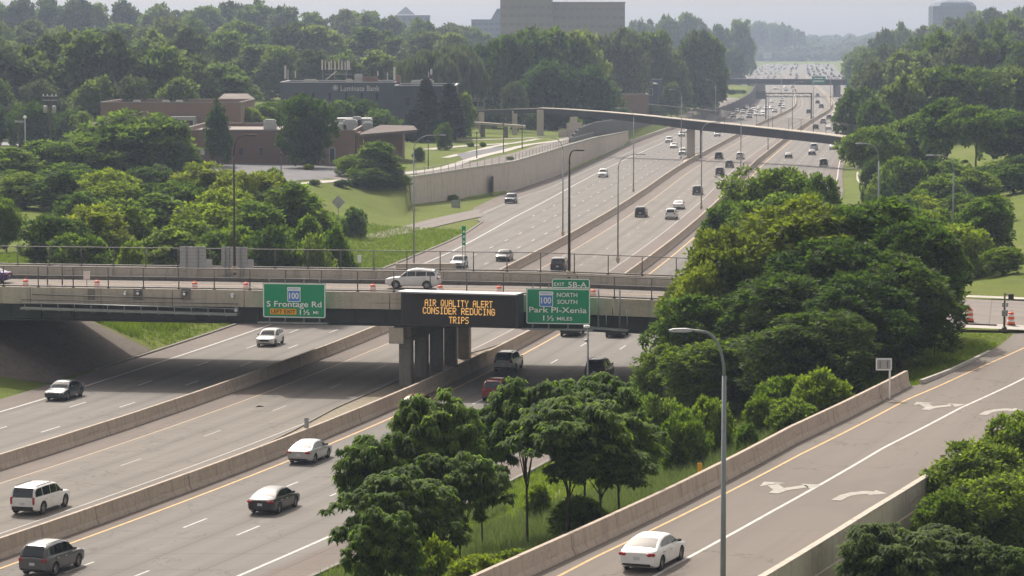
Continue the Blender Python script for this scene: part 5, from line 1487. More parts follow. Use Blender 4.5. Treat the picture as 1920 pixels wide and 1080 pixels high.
# far trees
proto('f_dark', 'bush', 16.0, 7.5, 0.5, 320, 26, 1.15, .80, 'leaf_dark', 1.5, .1, False, 4, .3)
proto('f_mid', 'bush', 16.0, 7.5, 0.5, 320, 26, 1.15, .80, 'leaf_far', 1.5, .1, False, 5, .3)
proto('f_grey', 'bush', 16.0, 7.5, 0.5, 320, 26, 1.15, .80, 'leaf_grey', 1.5, .1, False, 4, .3)
proto('f_tall', 'tall', 18.0, 6.0, 2.5, 320, 26, 1.1, .80, 'leaf_far', 1.4, .1, False, 3, .3)
proto('willow', 'willow', 17.0, 8.5, 5, 260, 34, 2.4, .55, 'leaf_grey', 1.6, .8, False, 3, .35)
proto('spruce', 'spruce', 16.0, 4.2, 0, 420, 20, .95, .35, 'needles', .55, .3, False, 2, .22, True, 'spruce')

_pc = {}
def tree(key, px, ytop, Y, wpx, label=None, group=None, zbase=None, name=None, x=None, maxsq=1.6):
    """a tree whose crown top stands at pixel (px, ytop) at depth Y and spans wpx pixels there"""
    k = _pc.get(key, 0); _pc[key] = k + 1
    me, tk, h, r, nm = PROTO[key][k % len(PROTO[key])]
    X = (px - 960) / F * Y if x is None else x
    g = ground(X, Y) if zbase is None else zbase
    zt_ = zat(ytop, Y); ht = max(.6, zt_ - g); wd = wpx / F * Y
    sz = ht / h; sx = wd / (2 * r)
    sx = max(sz / maxsq, min(sz * maxsq, sx))
    root = empty(name or nm, (X, Y, g), random.uniform(0, 6.28), label, nm if nm != 'spruce' else 'tree', group)
    root.scale = (sx, sx * random.uniform(.95, 1.05), sz)
    obj("crown", me, None, root)
    if tk is not None: obj("trunk", tk, None, root)
    return root
random.seed(21)

# --- front trees between the freeway and the ramp
NF = "feathery trees on the slope between freeway and ramp"
for a in (('frond', 820, 738, 133, 190, "feathery green tree with the highest crown of the left clump below the message board"),
          ('frond', 706, 815, 131, 130, "small feathery tree leaning left over the freeway edge line"),
          ('frondlow', 752, 885, 124, 240, "dense feathery tree at the bottom of the picture, left of the two bare trunks"),
          ('frond', 862, 850, 127, 190, "feathery tree with a straight thin trunk at the right of the left clump"),
          ('frondlow', 715, 955, 119, 150, "lowest feathery tree at the bottom edge beside the freeway shoulder"),
          ('frond', 905, 768, 141, 130, "small feathery tree filling the gap between the two clumps below the bridge"),
          ('frond', 990, 712, 139, 210, "feathery tree with a slim forked trunk standing in the open grass"),
          ('frond', 1100, 708, 141, 210, "tall feathery tree in front of the pole with the small white camera"),
          ('frond', 1065, 750, 134, 250, "wide dark feathery tree in the middle of the right clump"),
          ('frond', 1165, 775, 138, 190, "drooping feathery tree whose branches hang over the ramp barrier"),
          ('frond', 1130, 830, 133, 210, "low dark feathery tree closest to the ramp barrier, left of the white ramp car")):
    tree(a[0], a[1], a[2], a[3], a[4], a[5], NF)
# --- large trees in front of the crossing
LT = "large leafy trees at the right end of the overpass"
for a in (('bigyellow', 1488, 383, 204, 290, "yellow-green round tree with the brightest crown of the large group"),
          ('bigyellow', 1375, 436, 201, 230, "yellow-green tree just left of the brightest crown, above the street lamp arm"),
          ('bigyellow', 1318, 505, 197, 110, "small yellow-green tree at the left edge of the large group, beside the last drum"),
          ('bigmid', 1650, 382, 205, 290, "tall full green tree right of the yellow-green crowns"),
          ('big', 1725, 425, 200, 190, "dark tree at the right edge of the large group, near the street corner"),
          ('big', 1560, 455, 196, 250, "dark broad tree in front between the yellow-green and the tall green tree"),
          ('big', 1690, 480, 192, 230, "dark tree over the white sign back, its shade falling on the ramp"),
          ('big', 1610, 520, 187, 250, "dark broad tree in the deep shade of the large group's middle"),
          ('big', 1460, 520, 191, 260, "dark tree under the brightest yellow-green crown"),
          ('bigmid', 1310, 556, 195, 200, "light green tree at the lower left of the large group beside the overpass"),
          ('bigmid', 1345, 640, 186, 200, "bushy green tree directly behind the arm of the big street lamp"),
          ('bigmid', 1250, 650, 191, 130, "low tree beside the freeway at the lower left of the large group"),
          ('big', 1520, 590, 181, 240, "dark low tree behind the brightest bushes")):
    tree(a[0], a[1], a[2], a[3], a[4], a[5], LT, maxsq=1.9)
BT = "trees behind the right end of the overpass"
for a in (('bigmid', 1445, 322, 292, 200, "dark green tree with the highest crown behind the overpass, beside the freeway"),
          ('bigmid', 1370, 385, 282, 130, "small green tree at the left of the trees behind the overpass"),
          ('bigmid', 1525, 335, 288, 130, "green tree right of the highest crown behind the overpass"),
          ('bigmid', 1480, 370, 262, 220, "broad green tree just behind the overpass above the yellow-green crowns"),
          ('m_light', 1800, 425, 268, 130, "bright green round tree behind the crossing, left of the traffic signal"),
          ('m_mid', 1850, 372, 292, 110, "taller green tree on the bright grass slope at the right edge"),
          ('m_light', 1885, 465, 262, 90, "bright green bush-like tree at the right edge above the side road"),
          ('m_mid', 1745, 400, 275, 100, "green tree behind the crossing, right of the tall full tree"),
          ('m_mid', 1700, 395, 300, 110, "rounded green tree below the wooded hill, left of the arm lamp"),
          ('m_light', 1640, 395, 320, 90, "light green bushy tree below the wooded hill next to the lamp post")):
    tree(a[0], a[1], a[2], a[3], a[4], a[5], BT)
# --- trees below the ramp wall
for a in (('frondlight', 1675, 985, 117, 220, "bright feathery tree at the bottom edge below the ramp wall"),
          ('frondlight', 1790, 995, 119, 220, "feathery tree at the bottom edge, right of the bright feathery one"),
          ('frond', 1875, 1020, 118, 160, "dark feathery tree in the bottom right corner"),
          ('bigmid', 1840, 838, 136, 230, "rounded small-leaved tree overhanging the outer ramp barrier"),
          ('bigmid', 1925, 785, 140, 190, "small-leaved tree at the right edge overhanging the ramp barrier"),
          ('bigmid', 1890, 900, 131, 230, "dark lower tree behind the feathery ones at the right edge"),
          ('bigmid', 1775, 925, 130, 120, "low leafy tree against the ramp wall in the right corner")):
    tree(a[0], a[1], a[2], a[3], a[4], a[5], "trees below the outer ramp wall")
# --- bushes on the near slope
for a in (('shrub', 1480, 710, 171, 123, "bright green bush against the dark trees, left of the white sign back"),
          ('shrub', 1540, 698, 169, 104, "bright green tall bush beside the ramp barrier"),
          ('shrub', 1430, 745, 168, 65, "small bright bush left of the two tallest bushes"),
          ('shrub', 1330, 752, 163, 67, "pointed light green bush left of the street lamp pole"),
          ('shrubdark', 1405, 798, 160, 44, "small round dark bush alone in the rough grass"),
          ('shrubdark', 1490, 752, 163, 100, "green bush close to the ramp barrier under the bright bushes"),
          ('shrubdark', 1240, 750, 166, 117, "green bush behind the right feathery trees near the freeway edge"),
          ('shrubdark', 1180, 745, 172, 104, "bush beside the camera pole, under the overpass edge"),
          ('shrub', 1285, 778, 158, 58, "small bush in the pale weeds right of the feathery trees"),
          ('shrub', 970, 1032, 122, 143, "low bright bush at the foot of the slim forked tree"),
          ('shrub', 900, 1045, 117, 130, "low bright bush at the bottom edge between the trunks"),
          ('shrubdark', 1090, 935, 136, 117, "dark bush against the ramp barrier under the feathery trees"),
          ('shrub', 820, 1020, 121, 104, "bright undergrowth bush behind the two bare trunks"),
          ('shrub', 1010, 910, 150, 39, "tiny bush in the open grass behind the slim forked tree")):
    tree(a[0], a[1], a[2], a[3], a[4], a[5], "bushes on the slope beside the ramp")

# --- trees and bushes on the left embankment
LG = "trees on the left embankment behind the overpass"
for a in (('m_mid', 232, 214, 432, 212, "largest tree of the left embankment, in front of the tan brick block"),
          ('m_tallmid', 312, 226, 428, 123, "tall loose tree at the left end of the brick building"),
          ('m_mid', 165, 254, 425, 145, "rounded green tree left of the largest embankment tree"),
          ('m_mid', 92, 267, 420, 134, "round tree in front of the utility pole with transformers"),
          ('m_tallmid', 25, 280, 410, 123, "tree at the left edge below the pale parking surface"),
          ('m_dark', 330, 282, 425, 89, "dark tree in front of the left end of the car park"),
          ('m_mid', 45, 327, 372, 145, "grey-green tree at the left edge above the bright grass strip"),
          ('m_tallmid', 120, 322, 368, 134, "dark tree above the bright grass strip at the left"),
          ('m_light', 202, 320, 365, 112, "bright light green round bush-like tree in the middle of the left embankment"),
          ('m_yellow', 375, 310, 352, 168, "pale yellow-green tree in front of the car park, left of the dark lamp post"),
          ('m_yellow', 478, 327, 345, 145, "pale yellow-green tree right of the dark lamp post"),
          ('m_tallmid', 512, 322, 350, 67, "narrow dark tree beside the pale yellow-green ones"),
          ('m_tallmid', 295, 368, 318, 156, "green tree with long pale shoots in the middle of the embankment"),
          ('m_light', 400, 387, 310, 168, "bright green spreading tree left of the dark lamp post's middle"),
          ('m_mid', 225, 377, 305, 123, "green tree above the yellowish bush"),
          ('m_tallmid', 550, 350, 312, 168, "full green tree at the right of the embankment trees, beside the open grass"),
          ('m_tallmid', 478, 385, 300, 145, "green tree behind the right-hand stack of sign backs"),
          ('m_tallmid', 580, 412, 290, 89, "tapering dark tree at the right end of the embankment row"),
          ('m_mid', 340, 422, 286, 168, "green tree behind the left-hand stack of sign backs"),
          ('m_mid', 430, 432, 276, 145, "low green tree behind the dark lamp post's foot"),
          ('m_dark', 520, 432, 272, 145, "low dark tree behind the overpass, right of the sign backs"),
          ('m_yellow', 165, 390, 290, 168, "yellowish bushy tree above the left part of the overpass"),
          ('m_dark', 100, 407, 283, 123, "dark green bushy tree at the left above the overpass parapet"),
          ('m_mid', 150, 442, 270, 123, "grey-green bush directly behind the overpass at the left"),
          ('m_light', 248, 460, 262, 67, "small bright bush peeking over the far parapet"),
          ('m_mid', 590, 447, 270, 50, "narrow small tree standing free at the edge of the open grass"),
          ('m_mid', 628, 432, 275, 38, "smallest free-standing tree on the open grass behind the overpass"),
          ('m_tallmid', 706, 268, 446, 95, "light feathery tree rising beside the corner of the brick building"),
          ('m_dark', 690, 317, 440, 145, "dark full tree at the left end of the retaining wall"),
          ('m_dark', 640, 337, 436, 100, "dark bushy tree left of the retaining wall trees"),
          ('m_mid', 745, 327, 444, 67, "leaning tree against the start of the retaining wall"),
          ('m_mid', 590, 337, 430, 89, "bushy tree below the sidewalk left of the retaining wall"),
          ('m_light', 660, 292, 452, 67, "small airy tree in front of the brick building's entrance"),
          ('m_dark', 575, 184, 480, 106, "dark round tree in front of the brick building's right half"),
          ('m_tall', 408, 192, 484, 51, "dark upright tree in front of the brick building's left half"),
          ('m_mid', 10, 377, 300, 67, "rounded bush at the left edge above the overpass")):
    tree(a[0], a[1], a[2], a[3], a[4], a[5], LG, maxsq=2.2)
for a in (('shrubdark', 882, 266, 575, 14, "small dark pointed shrub on the lawn above the retaining wall, the left of the pair"), ('shrubdark', 905, 267, 575, 13, "small dark shrub on the lawn above the retaining wall, the right of the pair"),
          ('shrubdark', 785, 278, 510, 22, "small round tree beside the path behind the arm lamp"), ('shrub', 578, 308, 470, 20, "small light shrub at the edge of the car park"),
          ('shrubdark', 665, 392, 372, 16, "small dark purple-grey shrub alone on the open grass slope"), ('shrubdark', 850, 366, 470, 34, "shrub at the foot of the retaining wall"),
          ('shrubdark', 957, 294, 515, 14, "small dark shrub on the retaining wall fence"), ('shrub', 1080, 222, 690, 26, "shrubbery at the foot of the footbridge pier")):
    tree(a[0], a[1], a[2], a[3], a[4], a[5], "small shrubs left of the freeway")
# --- behind the brick building and around the bank
for a in (('m_mid', 500, 195, 560, 90, "light tree between the brick building roof and the bank"), ('m_mid', 545, 188, 575, 80, "tree in front of the left part of the bank"), ('m_light', 470, 205, 555, 60, "pale tree right of the tan brick block"),
          ('m_mid', 620, 192, 580, 90, "tree below the round logo of the bank"), ('m_dark', 670, 186, 585, 80, "dark tree under the bank lettering"), ('m_mid', 715, 208, 575, 70, "rounded tree at the corner of the bank"),
          ('spruce', 800, 150, 604, 70, "dark spruce standing in front of the bank's right side"), ('spruce', 843, 160, 610, 76, "broad dark spruce right of the first one, beyond the bank's corner"), ('spruce', 775, 205, 600, 40, "shorter dark spruce left of the tall pair"),
          ('m_light', 868, 178, 640, 46, "light tree right of the spruces, beside the small grey house"), ('f_grey', 965, 158, 690, 50, "pale grey-green tree in front of the houses")):
    tree(a[0], a[1], a[2], a[3], a[4], a[5], "trees around the bank", maxsq=2.4)

# --- wooded background, tree by tree
ORDN = ['first', 'second', 'third', 'fourth', 'fifth', 'sixth', 'seventh', 'eighth', 'ninth', 'tenth', 'eleventh', 'twelfth', 'thirteenth', 'fourteenth', 'fifteenth', 'sixteenth', 'seventeenth', 'eighteenth', 'nineteenth', 'twentieth', 'twenty-first', 'twenty-second', 'twenty-third', 'twenty-fourth', 'twenty-fifth', 'twenty-sixth', 'twenty-seventh', 'twenty-eighth']
def layer(x0, x1, step, Y, prof, wpx, kinds, label, group, dy=40, ynoise=8):
    f = lambda x: float(np.interp(x, [p[0] for p in prof], [p[1] for p in prof]))
    x = x0; k = 0; suffix = label
    while x <= x1:
        y_ = Y + random.uniform(-dy, dy); px = x + random.uniform(-.25, .25) * step
        kd = kinds[k % len(kinds)] if isinstance(kinds, list) else kinds
        tree(kd, px, f(px) + random.uniform(0, ynoise), y_, wpx * random.uniform(.85, 1.25), f"{ORDN[k]} from the left, {col[kd]}, of the {group}", group, maxsq=1.9)
        x += step; k += 1
col = {'f_dark': 'dark green', 'f_mid': 'mid green', 'f_grey': 'greyish green', 'f_tall': 'tall narrow green', 'willow': 'drooping grey-green', 'm_layer': 'spreading green', 'm_mid': 'full green', 'm_light': 'light green', 'm_dark': 'dark full'}
def zone(px, zs):
    for lim, s in zs:
        if px < lim: return s
    return zs[-1][1]
LZ = [(120, "at the left edge of the wooded background"), (250, "behind the utility pole"), (400, "behind the tan brick block"), (520, "above the small hipped roof"), (700, "behind the bank lettering"), (860, "behind the bank antennas"), (980, "above the small houses"), (1130, "above the left end of the footbridge"), (1260, "above the dark blue building"), (1400, "left of the distant overpass"), (9999, "left of the far hills")]
layer(-15, 480, 62, 610, [(-20, 78), (60, 90), (130, 60), (210, 62), (290, 82), (350, 108), (440, 128), (480, 150)], 115, ['f_grey', 'f_mid', 'f_grey', 'f_tall'], None, "front row of the left wood", 20)
layer(-10, 330, 85, 585, [(-20, 150), (330, 150)], 80, ['f_mid', 'f_grey'], None, "low trees below the left wood", 8, 20)
layer(300, 760, 58, 760, [(300, 58), (400, 50), (470, 88), (560, 84), (640, 100), (760, 98)], 95, ['f_mid', 'f_grey', 'f_mid', 'f_tall'], None, "second row of the left wood", 30)
for a in (('willow', 800, 92, 700, 110, "broad drooping grey-green tree behind the bank's right side"), ('willow', 850, 84, 715, 120, "broadest drooping tree, behind the spruces"), ('f_dark', 920, 82, 740, 80, "dark round tree above the pointed-roof house"),
          ('f_dark', 1000, 60, 760, 150, "massive dark tree above the left end of the footbridge"), ('f_mid', 1075, 66, 765, 110, "large dark tree whose crown leans right, below the office block"), ('f_dark', 960, 75, 735, 90, "dark tree left of the massive one"),
          ('f_dark', 1030, 120, 715, 110, "dark tree directly above the footbridge deck"), ('f_dark', 1105, 130, 735, 90, "dark tree at the right of the massive group, above the footbridge"),
          ('f_grey', 1165, 62, 880, 100, "greyish tree above the dark blue building"), ('f_mid', 1225, 70, 960, 80, "tree right of the greyish one above the blue building"),
          ('f_tall', 1300, 78, 960, 70, "tall bluish tree left of the distant overpass"), ('f_tall', 1330, 70, 975, 60, "tallest bluish tree at the left end of the distant overpass"), ('f_mid', 1265, 118, 930, 60, "tree left of the tall bluish pair"), ('f_dark', 1335, 125, 985, 46, "dark tree beside the distant lamp at the overpass"),
          ('f_mid', 1258, 158, 900, 40, "low tree beside the far frontage road, right one"), ('f_mid', 1135, 150, 800, 60, "rounded tree left of the warehouse"), ('f_grey', 1040, 185, 720, 80, "low hedge-like tree behind the footbridge deck"), ('f_dark', 1110, 188, 745, 80, "low dark hedge-like tree behind the footbridge, near the warehouse"),
          ('m_dark', 1165, 203, 790, 44, "low bush tree above the dark noise wall"), ('m_dark', 1222, 200, 850, 50, "low bush tree above the right part of the noise wall")):
    tree(a[0], a[1], a[2], a[3], a[4], a[5], "trees left of the freeway beyond the footbridge", maxsq=2.2)
for a in (('m_mid', 832, 232, 560, 34, "small lawn tree right of the spruces"), ('m_dark', 925, 205, 700, 46, "dark lawn tree under the left ramp of the footbridge"), ('m_mid', 990, 212, 705, 50, "lawn tree between the left piers of the footbridge"), ('m_dark', 1045, 205, 712, 60, "dark tree right of the footbridge's left pier")):
    tree(a[0], a[1], a[2], a[3], a[4], a[5], "lawn trees at the foot of the footbridge", maxsq=2.2)
layer(-10, 1345, 62, 950, [(-20, 38), (100, 45), (200, 52), (300, 32), (420, 44), (560, 42), (700, 55), (850, 66), (950, 84), (1100, 84), (1160, 62), (1230, 62), (1350, 64)], 85, ['f_mid', 'f_grey', 'f_mid', 'f_tall'], None, "trees on the left rise", 40)
layer(-10, 930, 50, 1240, [(-20, 3), (100, 0), (280, 6), (340, 24), (420, 3), (520, 3), (560, 24), (640, 16), (700, 22), (780, 32), (880, 46), (940, 60)], 70, ['f_mid', 'f_grey'], None, "skyline trees of the left ridge", 40, 9)
layer(1180, 1388, 34, 1900, [(1180, 46), (1230, 36), (1290, 30), (1340, 48), (1400, 42)], 52, ['f_mid', 'f_grey', 'f_dark'], None, "skyline trees beside the far freeway", 60, 5)
layer(1392, 1508, 17, 3430, [(1392, 42), (1470, 44), (1498, 58), (1508, 74)], 26, ['f_dark', 'f_mid'], None, "dark trees at the head of the valley", 30, 4)
layer(1415, 1640, 15, 3360, [(1415, 98), (1500, 104), (1640, 100)], 24, ['f_mid', 'f_grey'], None, "low hazy trees where the far traffic vanishes", 10, 6)
layer(1348, 1392, 11, 1180, [(1345, 166), (1392, 168)], 18, ['m_dark', 'm_mid'], None, "scrub below the distant overpass", 20, 4)
layer(1345, 1388, 18, 1640, [(1345, 92), (1420, 90), (1500, 108)], 36, ['f_grey', 'f_mid'], None, "low hazy trees left of the far freeway", 60, 8)
layer(-15, 260, 44, 545, [(-20, 190), (60, 185), (120, 200), (260, 200)], 62, ['m_dark', 'm_mid', 'm_dark'], None, "low trees behind the pale parking surface", 8, 24)
layer(-10, 330, 60, 395, [(-20, 322), (120, 305), (330, 308)], 115, ['m_mid', 'm_dark'], None, "bushes in the middle of the left embankment", 8, 24)
layer(170, 560, 58, 338, [(20, 372), (300, 330), (560, 368)], 115, ['m_mid', 'm_light', 'm_dark'], None, "bushes low on the left embankment", 8, 18)
# right-hand wooded hill
RZn = [(1660, "beside the end of the footbridge"), (1720, "left of the wooded hill's middle"), (1790, "in the middle of the wooded hill"), (1860, "right of the wooded hill's middle"), (9999, "at the right edge of the wooded hill")]
layer(1650, 1935, 58, 470, [(1640, 235), (1700, 215), (1760, 185), (1830, 200), (1920, 212)], 125, ['m_layer', 'm_mid', 'm_layer'], None, "front row of the right wood", 18, 10)
layer(1625, 1930, 55, 590, [(1615, 168), (1640, 150), (1700, 140), (1800, 128), (1930, 122)], 110, ['f_dark', 'f_mid', 'f_mid'], None, "second row of the right wood", 25, 10)
layer(1640, 1935, 56, 740, [(1630, 120), (1700, 100), (1760, 64), (1860, 62), (1930, 84)], 95, ['f_grey', 'f_mid', 'f_dark'], None, "third row of the right wood", 30, 8)
layer(1622, 1935, 46, 1000, [(1615, 106), (1660, 84), (1740, 66), (1850, 42), (1930, 34)], 75, ['f_mid', 'f_grey', 'f_dark'], None, "hazy trees on the right slope", 40, 6)
layer(1618, 1935, 34, 1400, [(1610, 92), (1640, 62), (1685, 45), (1740, 52), (1830, 24), (1930, 12)], 56, ['f_mid', 'f_grey'], None, "skyline trees of the right hill", 60, 5)
for a in (('f_dark', 1640, 190, 560, 80, "dark tree overhanging the right carriageway beyond the footbridge"), ('f_mid', 1622, 205, 640, 60, "green tree at the edge of the right carriageway beyond the footbridge"), ('m_dark', 1640, 300, 430, 46, "small dark conifer-like tree beside the lamp post right of the footbridge end"),
          ('m_mid', 1700, 300, 410, 90, "bushy tree under the front row of the right wood"), ('m_mid', 1770, 330, 390, 90, "bushy tree at the foot of the wood behind the arm lamp"), ('m_light', 1720, 360, 360, 80, "light bush tree in front of the right wood"), ('m_mid', 1830, 320, 400, 90, "bush tree below the spreading front-row tree"),
          ('m_mid', 1900, 310, 405, 90, "bush tree at the right edge above the bright grass slope"), ('m_dark', 1660, 345, 400, 50, "dark low bush behind the lamp post right of the freeway"), ('m_light', 1760, 395, 320, 90, "light green low tree above the tall full tree's right side")):
    tree(a[0], a[1], a[2], a[3], a[4], a[5], "bushes at the foot of the right wood", maxsq=2.2)

layer(1690, 1935, 46, 415, [(1690, 300), (1935, 290)], 90, ['m_mid', 'm_dark'], None, "undergrowth of the right wood", 10, 24)
layer(1640, 1880, 44, 362, [(1640, 366), (1750, 356), (1880, 350)], 80, ['m_light', 'm_mid', 'm_light'], None, "bushes at the foot of the right wood", 8, 22)
layer(1640, 1800, 40, 318, [(1640, 392), (1800, 384)], 80, ['m_light', 'm_mid'], None, "bushes between the crossing and the right wood", 6, 18)
layer(-10, 1150, 60, 850, [(-20, 70), (300, 75), (480, 118), (560, 120), (760, 120), (900, 115), (1150, 110)], 95, ['f_mid', 'f_grey'], None, "middle of the left wood", 30, 16)
layer(1800, 1940, 44, 500, [(1800, 300), (1940, 290)], 90, ['m_dark', 'm_mid'], None, "shade under the right wood", 10, 14)
# --- far woods as one mass
def far_wood():
    g = np.random.default_rng(4); C = []
    def add(n, x0, x1, Y0_, Y1_, hmin, hmax, keep=None):
        for _ in range(n):
            y = g.uniform(Y0_, Y1_); px = g.uniform(x0, x1); X = (px - 960) / F * y; t = tof(X, y)
            if -52 < t < 38 and y < 3320: continue
            if keep and not keep(px, y, X): continue
            C.append((X, y, ground(X, y), g.uniform(hmin, hmax)))
    add(260, 1250, 1560, 1650, 3300, 10, 15); add(200, 1560, 1800, 1650, 3300, 10, 15); add(300, 1400, 1660, 3320, 3700, 8, 13)
    add(420, 700, 2050, 3650, 5200, 16, 24); add(700, 1360, 1740, 3380, 5000, 13, 19); add(160, 1150, 1400, 1900, 3300, 13, 19); add(60, 560, 1180, 640, 1100, 5, 8, lambda px, y, X: tof(X, y) < -66); add(80, -60, 1150, 1500, 1700, 12, 18)
    add(60, -300, 2300, 1400, 2600, 8, 12)
    for y in np.arange(1650, 3320, 16):
        for t0, sg in ((-51, -1), (36, 1)):
            t = t0 + sg * g.uniform(2, 22); p_ = P(y, t); C.append((p_[0], y, ground(p_[0], y), g.uniform(8, 13)))
    for _ in range(150):
        y = g.uniform(3325, 3440); t = g.uniform(-75, 65); p_ = P(y, t); C.append((p_[0], y, ground(p_[0], y), g.uniform(9, 12)))
    # woods that go on beyond both edges of the picture
    add(150, -900, -60, 480, 1400, 9, 16, lambda px, y, X: tof(X, y) < -60); add(150, 1990, 3000, 480, 1400, 9, 16, lambda px, y, X: tof(X, y) > 48 and not (y < 300 and X < 60))
    P_, F_, T_ = [], [], []
    for X, y, z, h in C:
        n = 70; r = h * g.uniform(.42, .6); d = rdir(n, g); d[:, 2] = np.abs(d[:, 2]) * 1.1 - .25
        p = np.array([X, y, z + h * .55]) + d * np.array([r, r, h * .48]) * g.uniform(.8, 1.05, n)[:, None]
        t = unit(np.cross(d, rdir(n, g))); s = unit(np.cross(d + .5 * rdir(n, g), t)); L = h * .13
        q = np.stack([p - t * L, p + s * L * .7, p + t * L, p - s * L * .7], 1).reshape(-1, 3)
        k = len(P_) * n * 4; F_.append(np.arange(n * 4).reshape(-1, 4) + k); P_.append(q); T_.append(np.clip(g.uniform(.2, .7) + g.uniform(-.25, .25, n), 0, 1))
    me = mesh_np("distant_forest", np.concatenate(P_), np.concatenate(F_), tint=np.concatenate(T_))
    tag(obj("distant_forest", me, M['leaf_grey']), kind='stuff')
far_wood()

# --- grass blades and weeds
def blades(name, sampler, n, h, wd, mat, seed, lean=.35, per=4):
    g = np.random.default_rng(seed); C = []
    tries = 0
    while len(C) < n and tries < n * 4:
        tries += 1; q = sampler(g)
        if q is not None: C.append((q[0], q[1], ground(q[0], q[1]) - .02))
    C = np.array(C); n = len(C); ci = np.repeat(np.arange(n), per); m = len(ci)
    b = C[ci] + np.concatenate([g.normal(0, .10, (m, 2)), np.zeros((m, 1))], 1)
    hh = h * g.uniform(.5, 1.3, m)[:, None]; a = g.uniform(0, 2 * np.pi, m); s = np.stack([np.cos(a), np.sin(a), np.zeros(m)], 1)
    tp = b + np.array([0, 0, 1.0]) * hh + np.concatenate([g.normal(0, lean, (m, 2)) * hh, np.zeros((m, 1))], 1)
    co = np.stack([b - s * wd, b + s * wd, tp], 1).reshape(-1, 3)
    me = mesh_np(name, co, np.arange(m * 3).reshape(-1, 3), tint=np.clip(g.uniform(.1, .8, n)[ci] + g.uniform(-.2, .2, m), 0, 1))
    tag(obj(name, me, M[mat]), kind='stuff')
def near_slope(g):
    y = g.uniform(88, 215); t = g.uniform(16.8, (TB(y) - .7) if y < 178 else TC(y) - .3)
    if y > 207 - (P(y, t)[0] + 7) * .17: return None
    return P(y, t)
blades("grass_blades", near_slope, 26000, .26, .035, 'blade', 1)
def weeds(g):
    y = g.uniform(120, 200); t = g.uniform(18, 33)
    if mnoise.noise(Vector((y * .09, t * .12, 0))) < -.05: return None
    return P(y, t)
blades("tall_weeds", weeds, 8000, .7, .03, 'weed', 2, .3, 5)
def left_slope(g):
    y = g.uniform(246, 400) ; t = g.uniform(-58, L_EDGE(y) - .6); return P(y, t)
blades("grass_blades", left_slope, 22000, .35, .05, 'blade', 3)
def left_weeds(g):
    y = g.uniform(246, 300); t = g.uniform(-52, -31)
    if mnoise.noise(Vector((y * .09, t * .1, 5))) < -.05: return None
    return P(y, t)
blades("tall_weeds", left_weeds, 5000, .9, .04, 'blade', 4, .3, 5)
def tri(g):
    y = g.uniform(178, 207); t = g.uniform(32, 64); p = P(y, t)
    if t > TC(y) - .4: return None
    lq = BMI @ Vector(p)
    if lq.y > -3.2: return None
    return p
blades("grass_blades", tri, 5000, .10, .03, 'blade', 5)
def isl(g):
    y = g.uniform(132, 262); t = g.uniform(-1.6, -.4); return P(y, t)
blades("tall_weeds", isl, 500, .28, .03, 'weed', 6, .5, 3)
# ---------------------------------------------------------------- vehicles
def paint(name, col, metal=.3, rough=.35):
    m, nt, N, L, b = nodemat(name)
    b.inputs["Base Color"].default_value = (*col, 1); b.inputs["Metallic"].default_value = metal; b.inputs["Roughness"].default_value = rough
    b.inputs["Coat Weight"].default_value = .5; b.inputs["Coat Roughness"].default_value = .06
    f = noise(nt, 2.0, 4, .6, position(nt)); c = mix_col(nt, ramp(nt, f, .35, .75), col, tuple(x * .85 + .002 for x in col))
    L.new(c, b.inputs["Base Color"]); return m
PAINT = {'white': paint("white car paint", (.74, .74, .73), 0), 'silver': paint("silver car paint", (.42, .43, .44), .5), 'grey': paint("grey car paint", (.11, .11, .115), .4), 'darkgrey': paint("dark grey car paint", (.045, .047, .05), .4),
         'black': paint("black car paint", (.012, .012, .014), .2), 'blue': paint("dark blue car paint", (.035, .05, .085), .4), 'slate': paint("slate car paint", (.03, .04, .055), .3), 'red': paint("dark red car paint", (.16, .008, .008), .3), 'purple': paint("violet car paint", (.05, .02, .14), .4), 'beige': paint("beige car paint", (.40, .37, .32), .3)}
M['glass'] = nodemat("car glass")[0]; _b = M['glass'].node_tree.nodes["Principled BSDF"]
_b.inputs["Base Color"].default_value = (.012, .014, .016, 1); _b.inputs["Roughness"].default_value = .04; _b.inputs["Specular IOR Level"].default_value = .8
M['tyre'] = simple("tyre rubber", (.018, .018, .018), .85, var=.2)
M['rim'] = simple("alloy rim", (.35, .36, .37), .3, .8, var=.05)
M['trim'] = simple("black plastic trim", (.018, .018, .02), .6, var=.2)
M['tail'] = nodemat("tail lamp lens")[0]; _b = M['tail'].node_tree.nodes["Principled BSDF"]; _b.inputs["Base Color"].default_value = (.32, .012, .02, 1); _b.inputs["Roughness"].default_value = .15
M['headl'] = nodemat("head lamp lens")[0]; _b = M['headl'].node_tree.nodes["Principled BSDF"]; _b.inputs["Base Color"].default_value = (.55, .57, .6, 1); _b.inputs["Roughness"].default_value = .08; _b.inputs["Metallic"].default_value = .4
M['plate'] = simple("licence plate", (.5, .52, .55), .5, var=.05)

